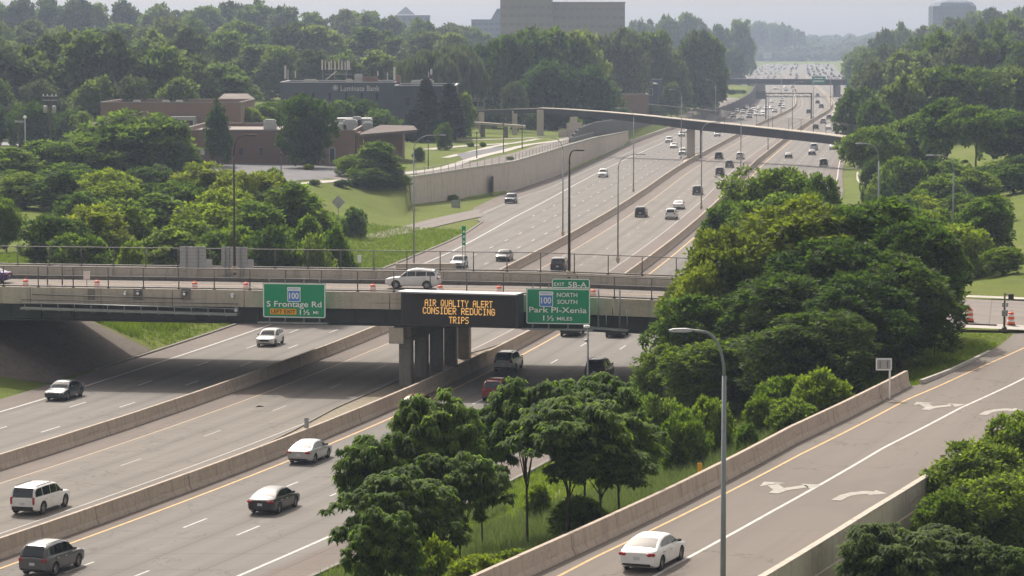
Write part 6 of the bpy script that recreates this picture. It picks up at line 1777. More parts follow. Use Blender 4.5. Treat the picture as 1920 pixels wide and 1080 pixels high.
TYPES = {
 # L, W, H, wheelbase, wheel radius, clearance, belt/hood profile (x/L from rear -.5 to front .5, z), roof profile (x/L, z)
 'sedan': dict(L=4.85, W=1.83, H=1.46, wb=2.8, r=.335, B=.20, body=[(-.5, .88), (-.47, .98), (-.36, 1.03), (-.20, 1.0), (.12, .97), (.22, .93), (.40, .82), (.47, .73), (.5, .62)], roof=[(-.385, 1.02), (-.30, 1.20), (-.20, 1.37), (-.08, 1.45), (.02, 1.46), (.10, 1.40), (.19, 1.16), (.245, .94)], k=.25, side=[(-.27, -.085), (-.075, .075), (.083, .20)], sb=.05),
 'suv': dict(L=4.75, W=1.90, H=1.74, wb=2.78, r=.37, B=.26, body=[(-.5, 1.02), (-.48, 1.12), (-.40, 1.15), (-.20, 1.12), (.12, 1.09), (.20, 1.06), (.40, .98), (.475, .88), (.5, .70)], roof=[(-.485, 1.13), (-.46, 1.35), (-.42, 1.60), (-.36, 1.70), (-.15, 1.75), (.02, 1.73), (.09, 1.64), (.17, 1.33), (.225, 1.07)], k=.20, side=[(-.44, -.29), (-.275, -.085), (-.073, .075), (.083, .19)], sb=.05),
 'boxy': dict(L=5.0, W=1.98, H=1.76, wb=3.1, r=.40, B=.24, body=[(-.5, 1.02), (-.485, 1.12), (-.40, 1.14), (-.20, 1.12), (.12, 1.10), (.24, 1.08), (.42, 1.02), (.485, .94), (.5, .72)], roof=[(-.49, 1.13), (-.475, 1.40), (-.45, 1.66), (-.40, 1.74), (-.15, 1.77), (.06, 1.75), (.12, 1.68), (.20, 1.36), (.26, 1.09)], k=.15, side=[(-.46, -.30), (-.285, -.085), (-.073, .09), (.10, .23)], sb=.04),
 'hatch': dict(L=4.4, W=1.80, H=1.55, wb=2.65, r=.33, B=.21, body=[(-.5, .92), (-.485, 1.02), (-.40, 1.04), (-.20, 1.0), (.12, .97), (.24, .93), (.41, .84), (.475, .74), (.5, .62)], roof=[(-.48, 1.03), (-.44, 1.22), (-.37, 1.43), (-.25, 1.52), (-.08, 1.56), (.04, 1.54), (.12, 1.44), (.20, 1.18), (.26, .94)], k=.22, side=[(-.40, -.27), (-.255, -.075), (-.063, .09), (.10, .21)], sb=.05),
 'van': dict(L=5.1, W=1.98, H=1.82, wb=3.0, r=.36, B=.22, body=[(-.5, 1.0), (-.49, 1.10), (-.40, 1.12), (-.20, 1.10), (.12, 1.07), (.28, 1.03), (.42, .92), (.48, .80), (.5, .64)], roof=[(-.492, 1.11), (-.48, 1.40), (-.455, 1.70), (-.40, 1.79), (-.15, 1.82), (.06, 1.80), (.15, 1.68), (.24, 1.36), (.31, 1.02)], k=.16, side=[(-.46, -.27), (-.255, -.06), (-.045, .13), (.15, .27)], sb=.05),
}
def car_proto(kind, detail=True):
    T = TYPES[kind]; L, W, B, r, wb, H_ = T['L'], T['W'], T['B'], T['r'], T['wb'], T['H']
    bp, rp = T['body'], T['roof']
    S = lambda x: float(np.interp(x / L, [p[0] for p in bp], [p[1] for p in bp]))
    def Rf(x):
        xs = [p[0] for p in rp]
        return float(np.interp(x / L, xs, [p[1] for p in rp]))
    def hw(x):
        e = abs(2 * x / L); return W / 2 * (1 - .05 * e ** 3 - .13 * max(0, (e - .80) / .20) ** 2.4)
    bot = lambda x: B + max(0, (abs(2 * x / L) - .86) / .14) * .14
    xs = list(np.linspace(-.5, .5, 27)); xs = sorted(set([round(v, 4) for v in xs] + [-.49, -.475, .475, .49])); rings = []
    for q in xs:
        x = q * L; w_ = hw(x); s = S(x); b = bot(x); hgt = s - b
        half = [(.0, b), (.80 * w_, b), (.95 * w_, b + .05), (.99 * w_, b + .16), (w_, b + .48 * hgt), (.995 * w_, b + .72 * hgt), (.965 * w_, s - .07), (.925 * w_, s - .015), (.86 * w_, s + .004), (.45 * w_, s + .028), (0, s + .036)]
        rings.append([(x, y, z) for y, z in half] + [(x, -y, z) for y, z in half[-2:0:-1]])
    mb = MB().loft(rings, smooth=True); me = mb.mesh("body", [PAINT['white'], M['black']])
    tmp = bpy.data.objects.new("tmp", me); sc.collection.objects.link(tmp)
    cut = MB(); cut.mi = 1
    for sx in (-1, 1):
        for sy in (-1, 1):
            cut.loft([[(sx * wb / 2 + (r + .055) * math.cos(a), sy * yy, r + .01 + (r + .055) * math.sin(a)) for a in np.linspace(0, 2 * math.pi, 21)[:-1]] for yy in (W * .27, W * .62)])
    cme = cut.mesh("cut", [PAINT['white'], M['black']]); co_ = bpy.data.objects.new("cut", cme); sc.collection.objects.link(co_)
    md = tmp.modifiers.new("b", 'BOOLEAN'); md.object = co_; md.operation = 'DIFFERENCE'; md.solver = 'EXACT'
    dg = bpy.context.evaluated_depsgraph_get(); body = bpy.data.meshes.new_from_object(tmp.evaluated_get(dg)); body.name = "body"
    bpy.data.objects.remove(tmp); bpy.data.objects.remove(co_)
    # greenhouse joined on
    kk = T['k']; zr = H_
    def cabin_y(x, z):
        s = S(x); w_ = hw(x) * .915; return w_ * (1 - kk * max(0, (z - s)) / (zr - s + 1e-6))
    x0, x1 = rp[0][0] * L, rp[-1][0] * L; xs2 = sorted(set([x0 + (x1 - x0) * t for t in np.linspace(0, 1, 15)] + [p[0] * L for p in rp])); gr = []
    def topz(x, y, w_):
        return Rf(x) + .03 * (1 - (y / max(w_, .01)) ** 2)
    for x in xs2:
        s = S(x) - .02; zt_ = max(Rf(x), s + .004); h_ = zt_ - s
        yt = cabin_y(x, zt_)
        half = [(cabin_y(x, s), s), (cabin_y(x, s + .5 * h_), s + .5 * h_), (cabin_y(x, s + .88 * h_), s + .88 * h_), (cabin_y(x, zt_) - .04 * min(1, h_ * 3), s + .965 * h_), (yt - .13 * min(1, h_ * 3), zt_ + .005), (yt * .5, topz(x, yt * .5, yt)), (0, topz(x, 0, yt))]
        gr.append([(x, y, z) for y, z in half] + [(x, -y, z) for y, z in half[-2::-1]])
    gm = MB().loft(gr, closed=False, caps=False, smooth=True).mesh("g", [PAINT['white'], M['black']])
    bm = bmesh.new(); bm.from_mesh(body); bm.from_mesh(gm)
    bmesh.ops.recalc_face_normals(bm, faces=bm.faces)
    if kind in ('suv', 'boxy', 'van'): pass
    bm.to_mesh(body); bm.free()
    body.polygons.foreach_set("use_smooth", [True] * len(body.polygons)); body.set_sharp_from_angle(angle=R(34)); body.update()
    root = empty("car", (0, 0, 0)); bo = obj("body", body, None, root); bo.material_slots[0].link = 'OBJECT'; bo.material_slots[0].material = PAINT['white']
    # glass
    def patch(fn, nu, nv, name, mat='glass', parent=None):
        v = [fn(i / nu, j / nv) for i in range(nu + 1) for j in range(nv + 1)]
        f = [(i * (nv + 1) + j, (i + 1) * (nv + 1) + j, (i + 1) * (nv + 1) + j + 1, i * (nv + 1) + j + 1) for i in range(nu) for j in range(nv)]
        me = MB().add(v, f, True).mesh(name, M[mat], recalc=False); return obj(name, me, None, parent or root)
    front = [p for p in rp if p[0] > 0.0]; xa = x1 - .10; xb = [p[0] for p in rp if p[1] > H_ * .93][-1] * L
    def ws(u, v_):
        x = xb + .04 + (xa - xb - .04) * u; yt = cabin_y(x, Rf(x)); y = (yt - .11) * (2 * v_ - 1); return (x, y, topz(x, y, yt) + .012)
    patch(ws, 6, 6, "windshield")
    xr0 = x0 + .05 if kind == 'sedan' else x0 + .02; xr1 = [p[0] for p in rp if p[1] > H_ * .93][0] * L
    if kind == 'sedan':
        def rw_(u, v_):
            x = xr0 + .06 + (xr1 - xr0 - .10) * u; yt = cabin_y(x, Rf(x)); y = (yt - .12) * (2 * v_ - 1); return (x, y, topz(x, y, yt) + .012)
    else:
        zs0, zs1 = S(x0) + .05, H_ * (.955 if kind != 'hatch' else .93)
        pts = [(p[0] * L, p[1]) for p in rp if p[1] <= H_ * .975 and p[0] < -.2]
        def rw_(u, v_):
            z = zs0 + (zs1 - zs0) * u; x = float(np.interp(z, [p[1] for p in pts], [p[0] for p in pts])); yt = cabin_y(x, z); y = (yt - (.10 if kind == 'boxy' else .14)) * (2 * v_ - 1)
            return (x - .022 - .02 * (1 - (2 * v_ - 1) ** 2) * 0, y, z + .02)
    patch(rw_, 6, 6, "rear_window")
    for sy in (1, -1):
        for a, b in T['side']:
            def sw(u, v_, a=a, b=b, sy=sy):
                x = (a + (b - a) * u) * L; z0 = S(x) + T['sb']; z1 = max(z0 + .01, Rf(x) - .095); z = z0 + (z1 - z0) * v_
                return (x, sy * (cabin_y(x, z) + .010), z)
            patch(sw, 5, 3, "side_window")
    # wheels
    wheel = MB().lathe([(r * .62, -.11), (r * .93, -.11), (r, -.07), (r, .07), (r * .93, .11), (r * .62, .11)], n=18, M=Matrix.Rotation(R(90), 4, 'X')).mesh("tyre", M['tyre'])
    rimb = MB().lathe([(0, .06), (r * .18, .07), (r * .2, .055)], n=14, M=Matrix.Rotation(R(90), 4, 'X')).lathe([(r * .56, .07), (r * .66, .10), (r * .66, -.08), (r * .60, -.06)], n=18, M=Matrix.Rotation(R(90), 4, 'X'))
    for k in range(5):
        rimb.box((0, 0, r * .36), (r * .2, .03, r * .52), M=Matrix.Rotation(2 * math.pi * k / 5, 4, 'Y') @ Matrix.Translation((0, -.06, 0)))
    rimb.mi = 1; rimb.lathe([(0, .02), (r * .62, .02)], n=14, M=Matrix.Rotation(R(90), 4, 'X'))
    rim = rimb.mesh("rim", [M['rim'], M['black']])
    for sx in (-1, 1):
        for sy in (-1, 1):
            wy = sy * (W / 2 - .125)
            wo_ = obj("wheel", wheel, None, root, (sx * wb / 2, wy, r), (0, 0, 0 if sy < 0 else math.pi))
            obj("rim", rim, None, wo_)
    def lamp(name, x, y, z, d, mat, yaw=0): return MB().cbox((0, 0, 0), d, min(d) * .3).build(name, M[mat], root, (x, y, z), (0, 0, yaw))
    zt = {'sedan': .86, 'suv': .98, 'boxy': .98, 'hatch': .94, 'van': 1.02}[kind]; zh = {'sedan': .66, 'suv': .82, 'boxy': .86, 'hatch': .70, 'van': .76}[kind]
    for sy in (1, -1):
        xe = -L / 2 + .13; lamp("taillight", xe - .07, sy * (hw(xe) - .15), zt - (.02 if kind != 'boxy' else .05), (.20, .38, .15) if kind in ('sedan',) else (.20, .24, .24) if kind != 'boxy' else (.22, .14, .46), 'tail', -sy * .30)
        xe = L / 2 - .16; lamp("headlight", xe, sy * (hw(xe) - .20), zh, (.26, .38, .14), 'headl', sy * .42)
        lamp("side_mirror", .165 * L, sy * (hw(.1 * L) + .06), S(.16 * L) + .10, (.12, .20, .13), 'trim', 0)
    lamp("grille", L / 2 - .045, 0, zh - .10, (.10, .95, .22), 'trim'); lamp("license_plate", -L / 2 + .005, 0, .66 if kind == 'sedan' else .74, (.03, .32, .16), 'plate')
    lamp("rear_bumper", -L / 2 + .05, 0, B + .18 if kind != 'boxy' else B + .22, (.14, W * .74, .12 if kind != 'boxy' else .28), 'trim'); lamp("front_bumper", L / 2 - .07, 0, B + .16, (.14, W * .70, .12), 'trim')
    if kind in ('suv', 'boxy'):
        for sy in (1, -1): MB().tube([(-.38 * L, 0, 0), (-.34 * L, 0, .05), (.0, 0, .05), (.04 * L, 0, 0)], .022, 5).build("roof_rail", M['trim'] if kind == 'boxy' else M['rim'], root, (0, sy * (cabin_y(-.1 * L, H_) - .12), H_ - .02))
    if detail:
        drs = [(T['side'][-2][0] + .005, T['side'][-2][1] + .012), (T['side'][-3][0] + .0, T['side'][-3][1])] if len(T['side']) > 2 else T['side'][:2]
        if kind == 'sedan': drs = [(-.085, .10), (-.26, -.09)]
        else: drs = [(-.08, .12), (-.27, -.085)]
        for sy in (1, -1):
            for a, b in drs:
                def df(u, v_, a=a, b=b, sy=sy):
                    x = (a + (b - a) * u) * L
                    # keep clear of the rear arch
                    zlo = B + .17
                    dx = abs(x + wb / 2)
                    if dx < r + .10: zlo = max(zlo, r + .01 + math.sqrt(max(0, (r + .10) ** 2 - dx ** 2)))
                    zhi = S(x) - .05; zlo = min(zlo, zhi - .02); z = zlo + (zhi - zlo) * v_; w_ = hw(x); b_ = bot(x); hg = S(x) - b_
                    yy = float(np.interp(z, [b_, b_ + .05, b_ + .16, b_ + .48 * hg, b_ + .72 * hg, S(x) - .07, S(x) - .015], [.8 * w_, .95 * w_, .99 * w_, w_, .995 * w_, .965 * w_, .925 * w_]))
                    return (x, sy * (yy + .012), z)
                d_ = patch(df, 8, 5, "door"); d_.data.materials.clear(); d_.data.materials.append(PAINT['white']); d_.material_slots[0].link = 'OBJECT'; d_.material_slots[0].material = PAINT['white']
                hx = (a + .035) * L; MB().cbox((0, 0, 0), (.20, .04, .035), .008).build("door_handle", M['rim'], d_, (hx, sy * (hw(hx) * .99 + .03), S(hx) - .17))
    return root
CARS = {k: car_proto(k) for k in TYPES}
CUSED = {}
def recolor(root, mat):
    for c in root.children_recursive:
        if c.name.split('.')[0] in ('body', 'door') and c.material_slots: c.material_slots[0].material = mat
def car(kind, col, loc, yaw, label, group=None, cat=None, lift=0.0):
    """yaw: direction of travel, angle from +X"""
    o = copy_tree(CARS[kind]) if CUSED.get(kind) else CARS[kind]; CUSED[kind] = True
    o.location = (loc[0], loc[1], loc[2] + lift); o.rotation_euler = (0, 0, yaw)
    o.scale = (.88, .88, .88)
    recolor(o, PAINT[col]); c = cat or ('car' if kind in ('sedan', 'hatch') else 'van' if kind == 'van' else 'SUV')
    o.name = {'sedan': 'sedan_car', 'hatch': 'hatchback_car', 'van': 'minivan', 'suv': 'suv', 'boxy': 'suv'}[kind]
    return tag(o, label, c, group or "cars on the freeway")
def fwy(px, py, kind, col, label, toward=False, z=0.0, dyaw=0.0, group=None, back=True):
    """px,py: middle of the visible lower edge of the near end of the car"""
    a = at(px, py, z); y = a[1]; s = CS(y); L = TYPES[kind]['L']
    d = Vector((s, 1, 0)).normalized(); c = Vector(a) + d * (L / 2 * .88)
    yaw = math.atan2(d.y, d.x) + dyaw
    return car(kind, col, c, yaw + (math.pi if toward else 0), label, group, lift=.012)
# nearest cars
fwy(42, 968, 'boxy', 'white', "white boxy SUV with black rear glass in the reversible lanes, left edge")
fwy(60, 1084, 'suv', 'grey', "dark grey SUV with a silver roof rail at the bottom left corner of the picture")
fwy(487, 967, 'sedan', 'black', "black sedan alone in the near right-hand lanes, left of the feathery trees")
fwy(559, 872, 'sedan', 'silver', "silver sedan next to the concrete barrier, below the small marker post")
fwy(100, 753, 'sedan', 'slate', "dark slate sedan coming towards us at the shadow edge under the overpass, far left", True)
fwy(495, 651, 'hatch', 'white', "white car coming towards us in the left carriageway just beyond the overpass shadow", True)
fwy(943, 699, 'suv', 'silver', "silver car driving away at the edge of the overpass shadow, right of the pier")
fwy(1114, 714, 'suv', 'black', "black SUV in the right lane behind the small camera pole")
fwy(922, 755, 'suv', 'red', "dark red SUV in the overpass shadow, half hidden by the feathery trees")
fwy(767, 781, 'sedan', 'red', "red car whose roof just shows above the feathery trees, below the pier")
fwy(1066, 632, 'suv', 'black', "black car just under the Park Pl-Xenia sign, only its bumper and wheels showing")
fwy(1150, 634, 'sedan', 'black', "black car under the empty sign bracket, only its lower edge showing")
p = at_ramp(1193, 1076); pv_ = Vector((TW(p[1] + 5) - TW(p[1]), 0, 0))
d = Vector(P(p[1] + 5, TW(p[1] + 5))) - Vector(P(p[1], TW(p[1]))); d.z = 0; d.normalize()
car('sedan', 'white', Vector(p) + d * 2.13, math.atan2(d.y, d.x), "white sedan driving up the exit ramp at the bottom of the picture", lift=.03)
q = bloc(775, 541, 13.0); q = bx(q.x, 13.0); car('suv', 'white', q, math.pi - ALPHA, "white SUV crossing the overpass to the left above the message board", lift=.01)
q = bloc(-30, 524, 13.0); q = bx(q.x, 13.0); car('sedan', 'purple', q, math.pi - ALPHA, "violet sedan on the overpass cut by the left edge of the picture", lift=.01)
# beyond the overpass, left carriageway (coming towards us)
fwy(856, 504, 'hatch', 'silver', "silver car coming towards us right behind the overpass, beside the narrow green sign", True)
fwy(941, 491, 'sedan', 'darkgrey', "dark car coming towards us behind the overpass, right of the silver one", True)
fwy(955, 382, 'suv', 'slate', "bluish grey SUV on the slip lane below the retaining wall", True)
fwy(1129, 333, 'suv', 'white', "white SUV coming towards us alone in the middle of the left carriageway", True)
fwy(1253, 268, 'suv', 'white', "white SUV left of the footbridge pier, nearest the dark noise wall", True)
fwy(1262, 278, 'sedan', 'white', "white low car left of the footbridge pier, just in front of the white SUV", True)
fwy(1279, 291, 'suv', 'silver', "silver car right beside the footbridge pier", True)
fwy(1277, 256, 'hatch', 'silver', "silver car behind the cars left of the footbridge pier", True)
fwy(1290, 249, 'sedan', 'white', "white car half hidden by the footbridge pier", True)
fwy(1344, 256, 'hatch', 'silver', "silver car under the footbridge beside the median lamp", True)
# reversible lanes and right carriageway (driving away)
fwy(1045, 511, 'van', 'black', "black minivan in the reversible lanes right behind the overpass")
fwy(1200, 408, 'suv', 'black', "black SUV in the reversible lanes with its left side at the yellow line")
fwy(1257, 412, 'suv', 'white', "white SUV in the reversible lanes, the nearer of two white cars")
fwy(1271, 393, 'sedan', 'white', "white sedan in the reversible lanes just ahead of the white SUV")
fwy(1307, 366, 'suv', 'darkgrey', "dark pickup-like SUV behind the tall lamp pole in the reversible lanes")
fwy(1349, 329, 'suv', 'darkgrey', "dark grey SUV, the lowest of four cars beyond the footbridge shadow")
fwy(1367, 315, 'suv', 'grey', "grey SUV touching the footbridge's shadow line")
fwy(1347, 299, 'van', 'black', "black van right of the footbridge pier")
fwy(1387, 299, 'suv', 'white', "white SUV behind the lamp pole, right of the black van")
fwy(1432, 347, 'suv', 'grey', "grey car roof just above the dark green tree behind the overpass")
fwy(1478, 297, 'sedan', 'darkgrey', "dark sedan in the left lane of the right carriageway under the footbridge")
fwy(1522, 291, 'sedan', 'slate', "slate sedan in the middle lane right behind the pale car")
fwy(1526, 282, 'van', 'silver', "pale minivan ahead of the slate sedan")
fwy(1544, 312, 'suv', 'darkgrey', "dark SUV nearest the white edge line on the right carriageway")
fwy(1561, 281, 'sedan', 'white', "white sedan under the right end of the footbridge")
fwy(1571, 274, 'suv', 'black', "black SUV ahead of the white sedan, touching the footbridge girder")
# beyond the footbridge
random.seed(9)
FAR = []
DENSE = ((1351, 218, 'suv', 'silver'), (1358, 212, 'sedan', 'white'), (1374, 221, 'suv', 'slate'), (1381, 212, 'suv', 'white'), (1388, 225, 'sedan', 'white'), (1392, 214, 'suv', 'beige'), (1404, 222, 'suv', 'slate'), (1406, 213, 'van', 'darkgrey'), (1412, 210, 'suv', 'white'), (1418, 217, 'van', 'white'),
                     (1424, 207, 'suv', 'silver'), (1430, 212, 'sedan', 'white'), (1436, 206, 'suv', 'white'), (1446, 205, 'sedan', 'silver'), (1447, 193, 'sedan', 'white'), (1452, 211, 'sedan', 'grey'), (1463, 200, 'suv', 'darkgrey'), (1466, 190, 'suv', 'white'), (1468, 204, 'suv', 'white'), (1430, 218, 'suv', 'white'), (1400, 205, 'sedan', 'silver'),
                     (1453, 167, 'sedan', 'white'), (1472, 168, 'suv', 'silver'), (1474, 171, 'sedan', 'slate'), (1486, 166, 'suv', 'grey'), (1490, 173, 'suv', 'red'), (1492, 183, 'sedan', 'silver'))
ORD = ['first', 'second', 'third', 'fourth', 'fifth', 'sixth', 'seventh', 'eighth', 'ninth', 'tenth', 'eleventh', 'twelfth', 'thirteenth', 'fourteenth', 'fifteenth', 'sixteenth', 'seventeenth', 'eighteenth', 'nineteenth', 'twentieth', 'twenty-first', 'twenty-second', 'twenty-third', 'twenty-fourth', 'twenty-fifth', 'twenty-sixth', 'twenty-seventh', 'twenty-eighth']
TC_ = {}; RANK = {q: i for i, q in enumerate(sorted((d[0], d[1]) for d in DENSE))}
for px, py, k, c in DENSE:
    tone = 'white' if c == 'white' else 'pale' if c in ('silver', 'beige') else 'dark'; TC_[tone] = TC_.get(tone, 0) + 1
    fwy(px, py, k, c, f"{tone} car, {ORD[RANK[(px, py)]]} from the left in the dense oncoming traffic beyond the footbridge", True, group="cars in the dense oncoming traffic")
for px, py, k, c, lb in ((1516, 213, 'suv', 'darkgrey', "dark SUV in the reversible lanes beside the gantry post"), (1533, 195, 'suv', 'black', "black car in the reversible lanes, left one of the far pair"), (1540, 203, 'van', 'darkgrey', "dark van in the reversible lanes, right of the gantry"), (1533, 181, 'suv', 'white', "pale car in the reversible lanes under the distant overpass"),
                         (1529, 243, 'suv', 'black', "black SUV on the right carriageway just beyond the footbridge, lowest of its queue"), (1543, 232, 'suv', 'darkgrey', "dark SUV second in the queue beyond the footbridge"), (1554, 224, 'suv', 'grey', "grey SUV third in the queue beyond the footbridge"), (1566, 215, 'sedan', 'slate', "slate car fourth in the queue beyond the footbridge"),
                         (1579, 225, 'suv', 'black', "black SUV nearest the trees on the right carriageway"), (1571, 209, 'suv', 'darkgrey', "dark car at the far end of the queue beyond the footbridge"), (1590, 214, 'sedan', 'silver', "silver car beside the trees on the right carriageway"), (1563, 221, 'sedan', 'white', "white car between the dark ones of the queue"), (1586, 203, 'suv', 'black', "black car partly behind the right-hand trees beyond the footbridge"), (1553, 243, 'sedan', 'white', "white car low behind the footbridge girder on the right")):
    fwy(px, py, k, c, lb, False)
# the distant traffic band: single small meshes
def tiny_proto(col):
    mb = MB().loft([[(x, -.85 * w_, .25), (x, .85 * w_, .25), (x, .85 * w_, h), (x, -.85 * w_, h)] for x, w_, h in ((-2.3, .95, .9), (-2.1, 1, 1.0), (1.6, 1, .95), (2.3, .92, .7))])
    mb.mi = 1; mb.loft([[(x, -.7 * w_, .98), (x, .7 * w_, .98), (x, .6 * w_, h), (x, -.6 * w_, h)] for x, w_, h in ((-2.1, 1, 1.0), (-1.7, 1, 1.5), (.3, 1, 1.55), (1.2, 1, 1.0))])
    mb.mi = 0; mb.box((-.7, 0, 1.58), (1.9, 1.05, .04))
    mb.mi = 2
    for x in (-1.4, 1.4): mb.box((x, 0, .3), (.6, 1.7, .6))
    return mb.mesh("car", [PAINT[col], M['glass'], M['tyre']])
TINY = {c: tiny_proto(c) for c in ('white', 'silver', 'grey', 'black')}
g = np.random.default_rng(3)
lanes = [-38, -34, -30, -26, -22, -18, -11, -7, 2.5, 6.5, 10.5, 14.5, 19, 23]
k = 0
for y in np.arange(1760, 3150, 58):
    for t in lanes:
        if g.uniform() > .42: continue
        yy = y + g.uniform(-28, 28); px, c = P(yy, t + g.uniform(-.8, .8)), ('white', 'silver', 'white', 'grey', 'black', 'black')[int(g.integers(6))]
        o = obj("car", TINY[c], None, None, (px[0], px[1], .02), (0, 0, math.atan2(1, CS(yy)) + (math.pi if t < -14 else 0)))
        tag(o, f"tiny {'black' if c == 'black' else c} car in the dense far traffic above the distant overpass", "car", f"{c} cars in the far traffic band"); k += 1
tag(obj("car", TINY['black'], None, None, (*at(1391, 127, 0)[:2], .05), (0, 0, 1.5)), "tiny dark car alone on the pale slip road left of the far traffic", "car")
# ---------------------------------------------------------------- lamp posts
def lamp_post(x, y, z, h, arm, side, mat, label, r=.11, group="street lamps along the freeway", armz=1.6, base=True, cat="street lamp", yaw=0.0):
    """curved-arm mast; side -1: arm to the left, +1: to the right"""
    root = empty("street_lamp", (x, y, z), yaw, label, cat, group)
    hs = h - armz
    MB().tube([(0, 0, -.2), (0, 0, hs * .5), (0, 0, hs)], [r, r * .82, r * .66], 8).build("pole", M[mat], root)
    pts = []
    for k in range(8):
        a = math.pi / 2 * k / 7; pts.append((side * arm * .62 * (1 - math.cos(a)), 0, hs + armz * math.sin(a)))
    pts.append((side * arm, 0, h + .06))
    MB().tube(pts, [r * .62] + [r * .5] * 7 + [r * .42], 6).build("arm", M[mat], root)
    hd = MB().loft([[(side * (arm + a_), -w_, h + .04 - d0), (side * (arm + a_), w_, h + .04 - d0), (side * (arm + a_), w_ * .8, h + .04 + d1), (side * (arm + a_), -w_ * .8, h + .04 + d1)] for a_, w_, d0, d1 in ((-.05, .07, .03, .05), (.15, .15, .05, .08), (.6, .15, .05, .07), (.75, .08, .03, .03))])
    hd.build("lamp_head", M['signback'] if mat != 'darkpole' else M[mat], root)
    if base: MB().cbox((0, 0, .2), (r * 4, r * 4, .5), .04).build("base", M['barrier'], root)
    return root
def lp(px, pyb, yt, side, mat, label, Y=None, z=0.0, t=None, arm=2.4, r=.10, **k):
    a = at(px, pyb, z) if Y is None else at(px, 0, y=Y)
    return lamp_post(a[0], a[1], z, zat(yt, a[1]) - z, arm, side, mat, label, r, **k)
# the big grey mast in front of the ramp
a = at(1362, 0, y=104); b = at(1268, 622, y=104)
lamp_post(a[0], 104, 2.6, b[2] - 2.6, a[0] - b[0] - .5, -1, 'greypole', "large grey street lamp with a long curved arm standing in front of the exit ramp", .115, armz=1.55, group=None)
lp(1056, 453, 258, -1, 'steel', "grey lamp post on the median barrier, its arm over the left carriageway, nearest one", Y=378, z=.9, arm=2.4)
lp(1189, 366, 203, -1, 'steel', "grey lamp post with its arm to the left, second on the median barrier", Y=488, z=.9, arm=2.3)
lp(1278.5, 304, 168, -1, 'steel', "grey lamp post just left of the footbridge pier", Y=622, z=.9, arm=1.9)
lp(1343, 262, 150, -1, 'steel', "thin lamp post under the footbridge beside the silver car", Y=765, z=.9, arm=1.9)
lp(1160, 510, 290, 1, 'steel', "grey lamp post on the right-hand barrier directly behind the overpass", Y=331, z=1.0, arm=2.3)
lp(1317, 402, 230, 1, 'steel', "grey lamp post on the right-hand barrier, above the dark green tree", Y=436, z=1.0, arm=2.0)
lp(1391, 338, 196, 1, 'steel', "thin grey lamp post crossing the footbridge girder, beside the white SUV", Y=546, z=1.0, arm=1.9)
lp(1442, 287, 168, 1, 'steel', "thin lamp post right of the footbridge middle on the right-hand barrier", Y=672, z=1.0, arm=1.9)
for px, Y, lb in ((1489, 800, "thin lamp post beyond the footbridge, below the gantry beam"), (1547, 940, "thin lamp post beyond the footbridge, right of the gantry post"), (1500, 1010, "thin far lamp post left of the gantry post"), (1570, 1100, "thin far lamp post near the pier of the distant overpass")):
    t = -14.0 if px == 1500 else 0.0; p_ = P(Y, t); lamp_post(p_[0], Y, .9, 13.5, 2.2, 1 if t == 0 else -1, 'steel', lb, .12)
lp(775, 498, 254, 1, 'steel', "grey lamp post left of the left carriageway, its arm above the retaining wall start", Y=334, z=0.0, arm=2.9)
a = at(436, 0, y=239.5); lamp_post(a[0], 239.5, 6.9, zat(255, 239.5) - 6.9, 1.1, 1, 'darkpole', "dark lamp post on the far parapet beside the right-hand sign back", .11)
a = at(1068, 0, y=235); lamp_post(a[0], 235, 6.9, zat(283, 235) - 6.9, .45, 1, 'darkpole', "tall dark bronze lamp post with a short arm, right of the white SUV", .12, armz=.9)
lp(1651, 562, 270, -1, 'steel', "grey lamp post whose arm touches the right end of the footbridge", Y=283, z=1.5, arm=1.5)
lp(1792, 500, 292, -1, 'greypole', "grey lamp post with a long arm against the wooded hill at the right", Y=285, z=5.8, arm=1.9)
lp(762, 400, 316, -1, 'steel', "short lamp post with its arm to the left at the start of the retaining wall", Y=446, z=3.0, arm=2.3)
lp(1340, 200, 150, -1, 'steel', "tiny lamp post with its arm to the left at the distant overpass", Y=1100, z=0.0, arm=3.0)
lp(1218, 215, 205, -1, 'steel', "thin lamp post with its arm to the left behind the left half of the footbridge", Y=700, z=4.0, arm=1.8) if False else None
# slim dark lamps of the frontage road
for px, y0, y1, Y, lb in ((803, 263, 310, 478, "left of the garden path"), (894, 247, 295, 520, "in the middle of the lawn above the wall"), (944, 230, 284, 545, "beside the two small shrubs' right side"), (979, 230, 274, 565, "near the foot of the footbridge"), (527, 286, 343, 430, "at the edge of the car park")):
    z0 = ground(pxX(px, Y), Y)
    r_ = empty("path_lamp", (pxX(px, Y), Y, z0), 0, "slim dark path lamp " + lb, "street lamp", "slim lamps of the frontage road"); hh = zat(y0, Y) - z0
    MB().tube([(0, 0, -.1), (0, 0, hh - .2)], [.09, .06], 6).build("pole", M['darkpole'], r_); MB().lathe([(.08, 0), (.2, .08), (.2, .16), (.05, .34), (0, .36)], (0, 0, hh - .35), 8).build("lamp_head", M['darkpole'], r_)
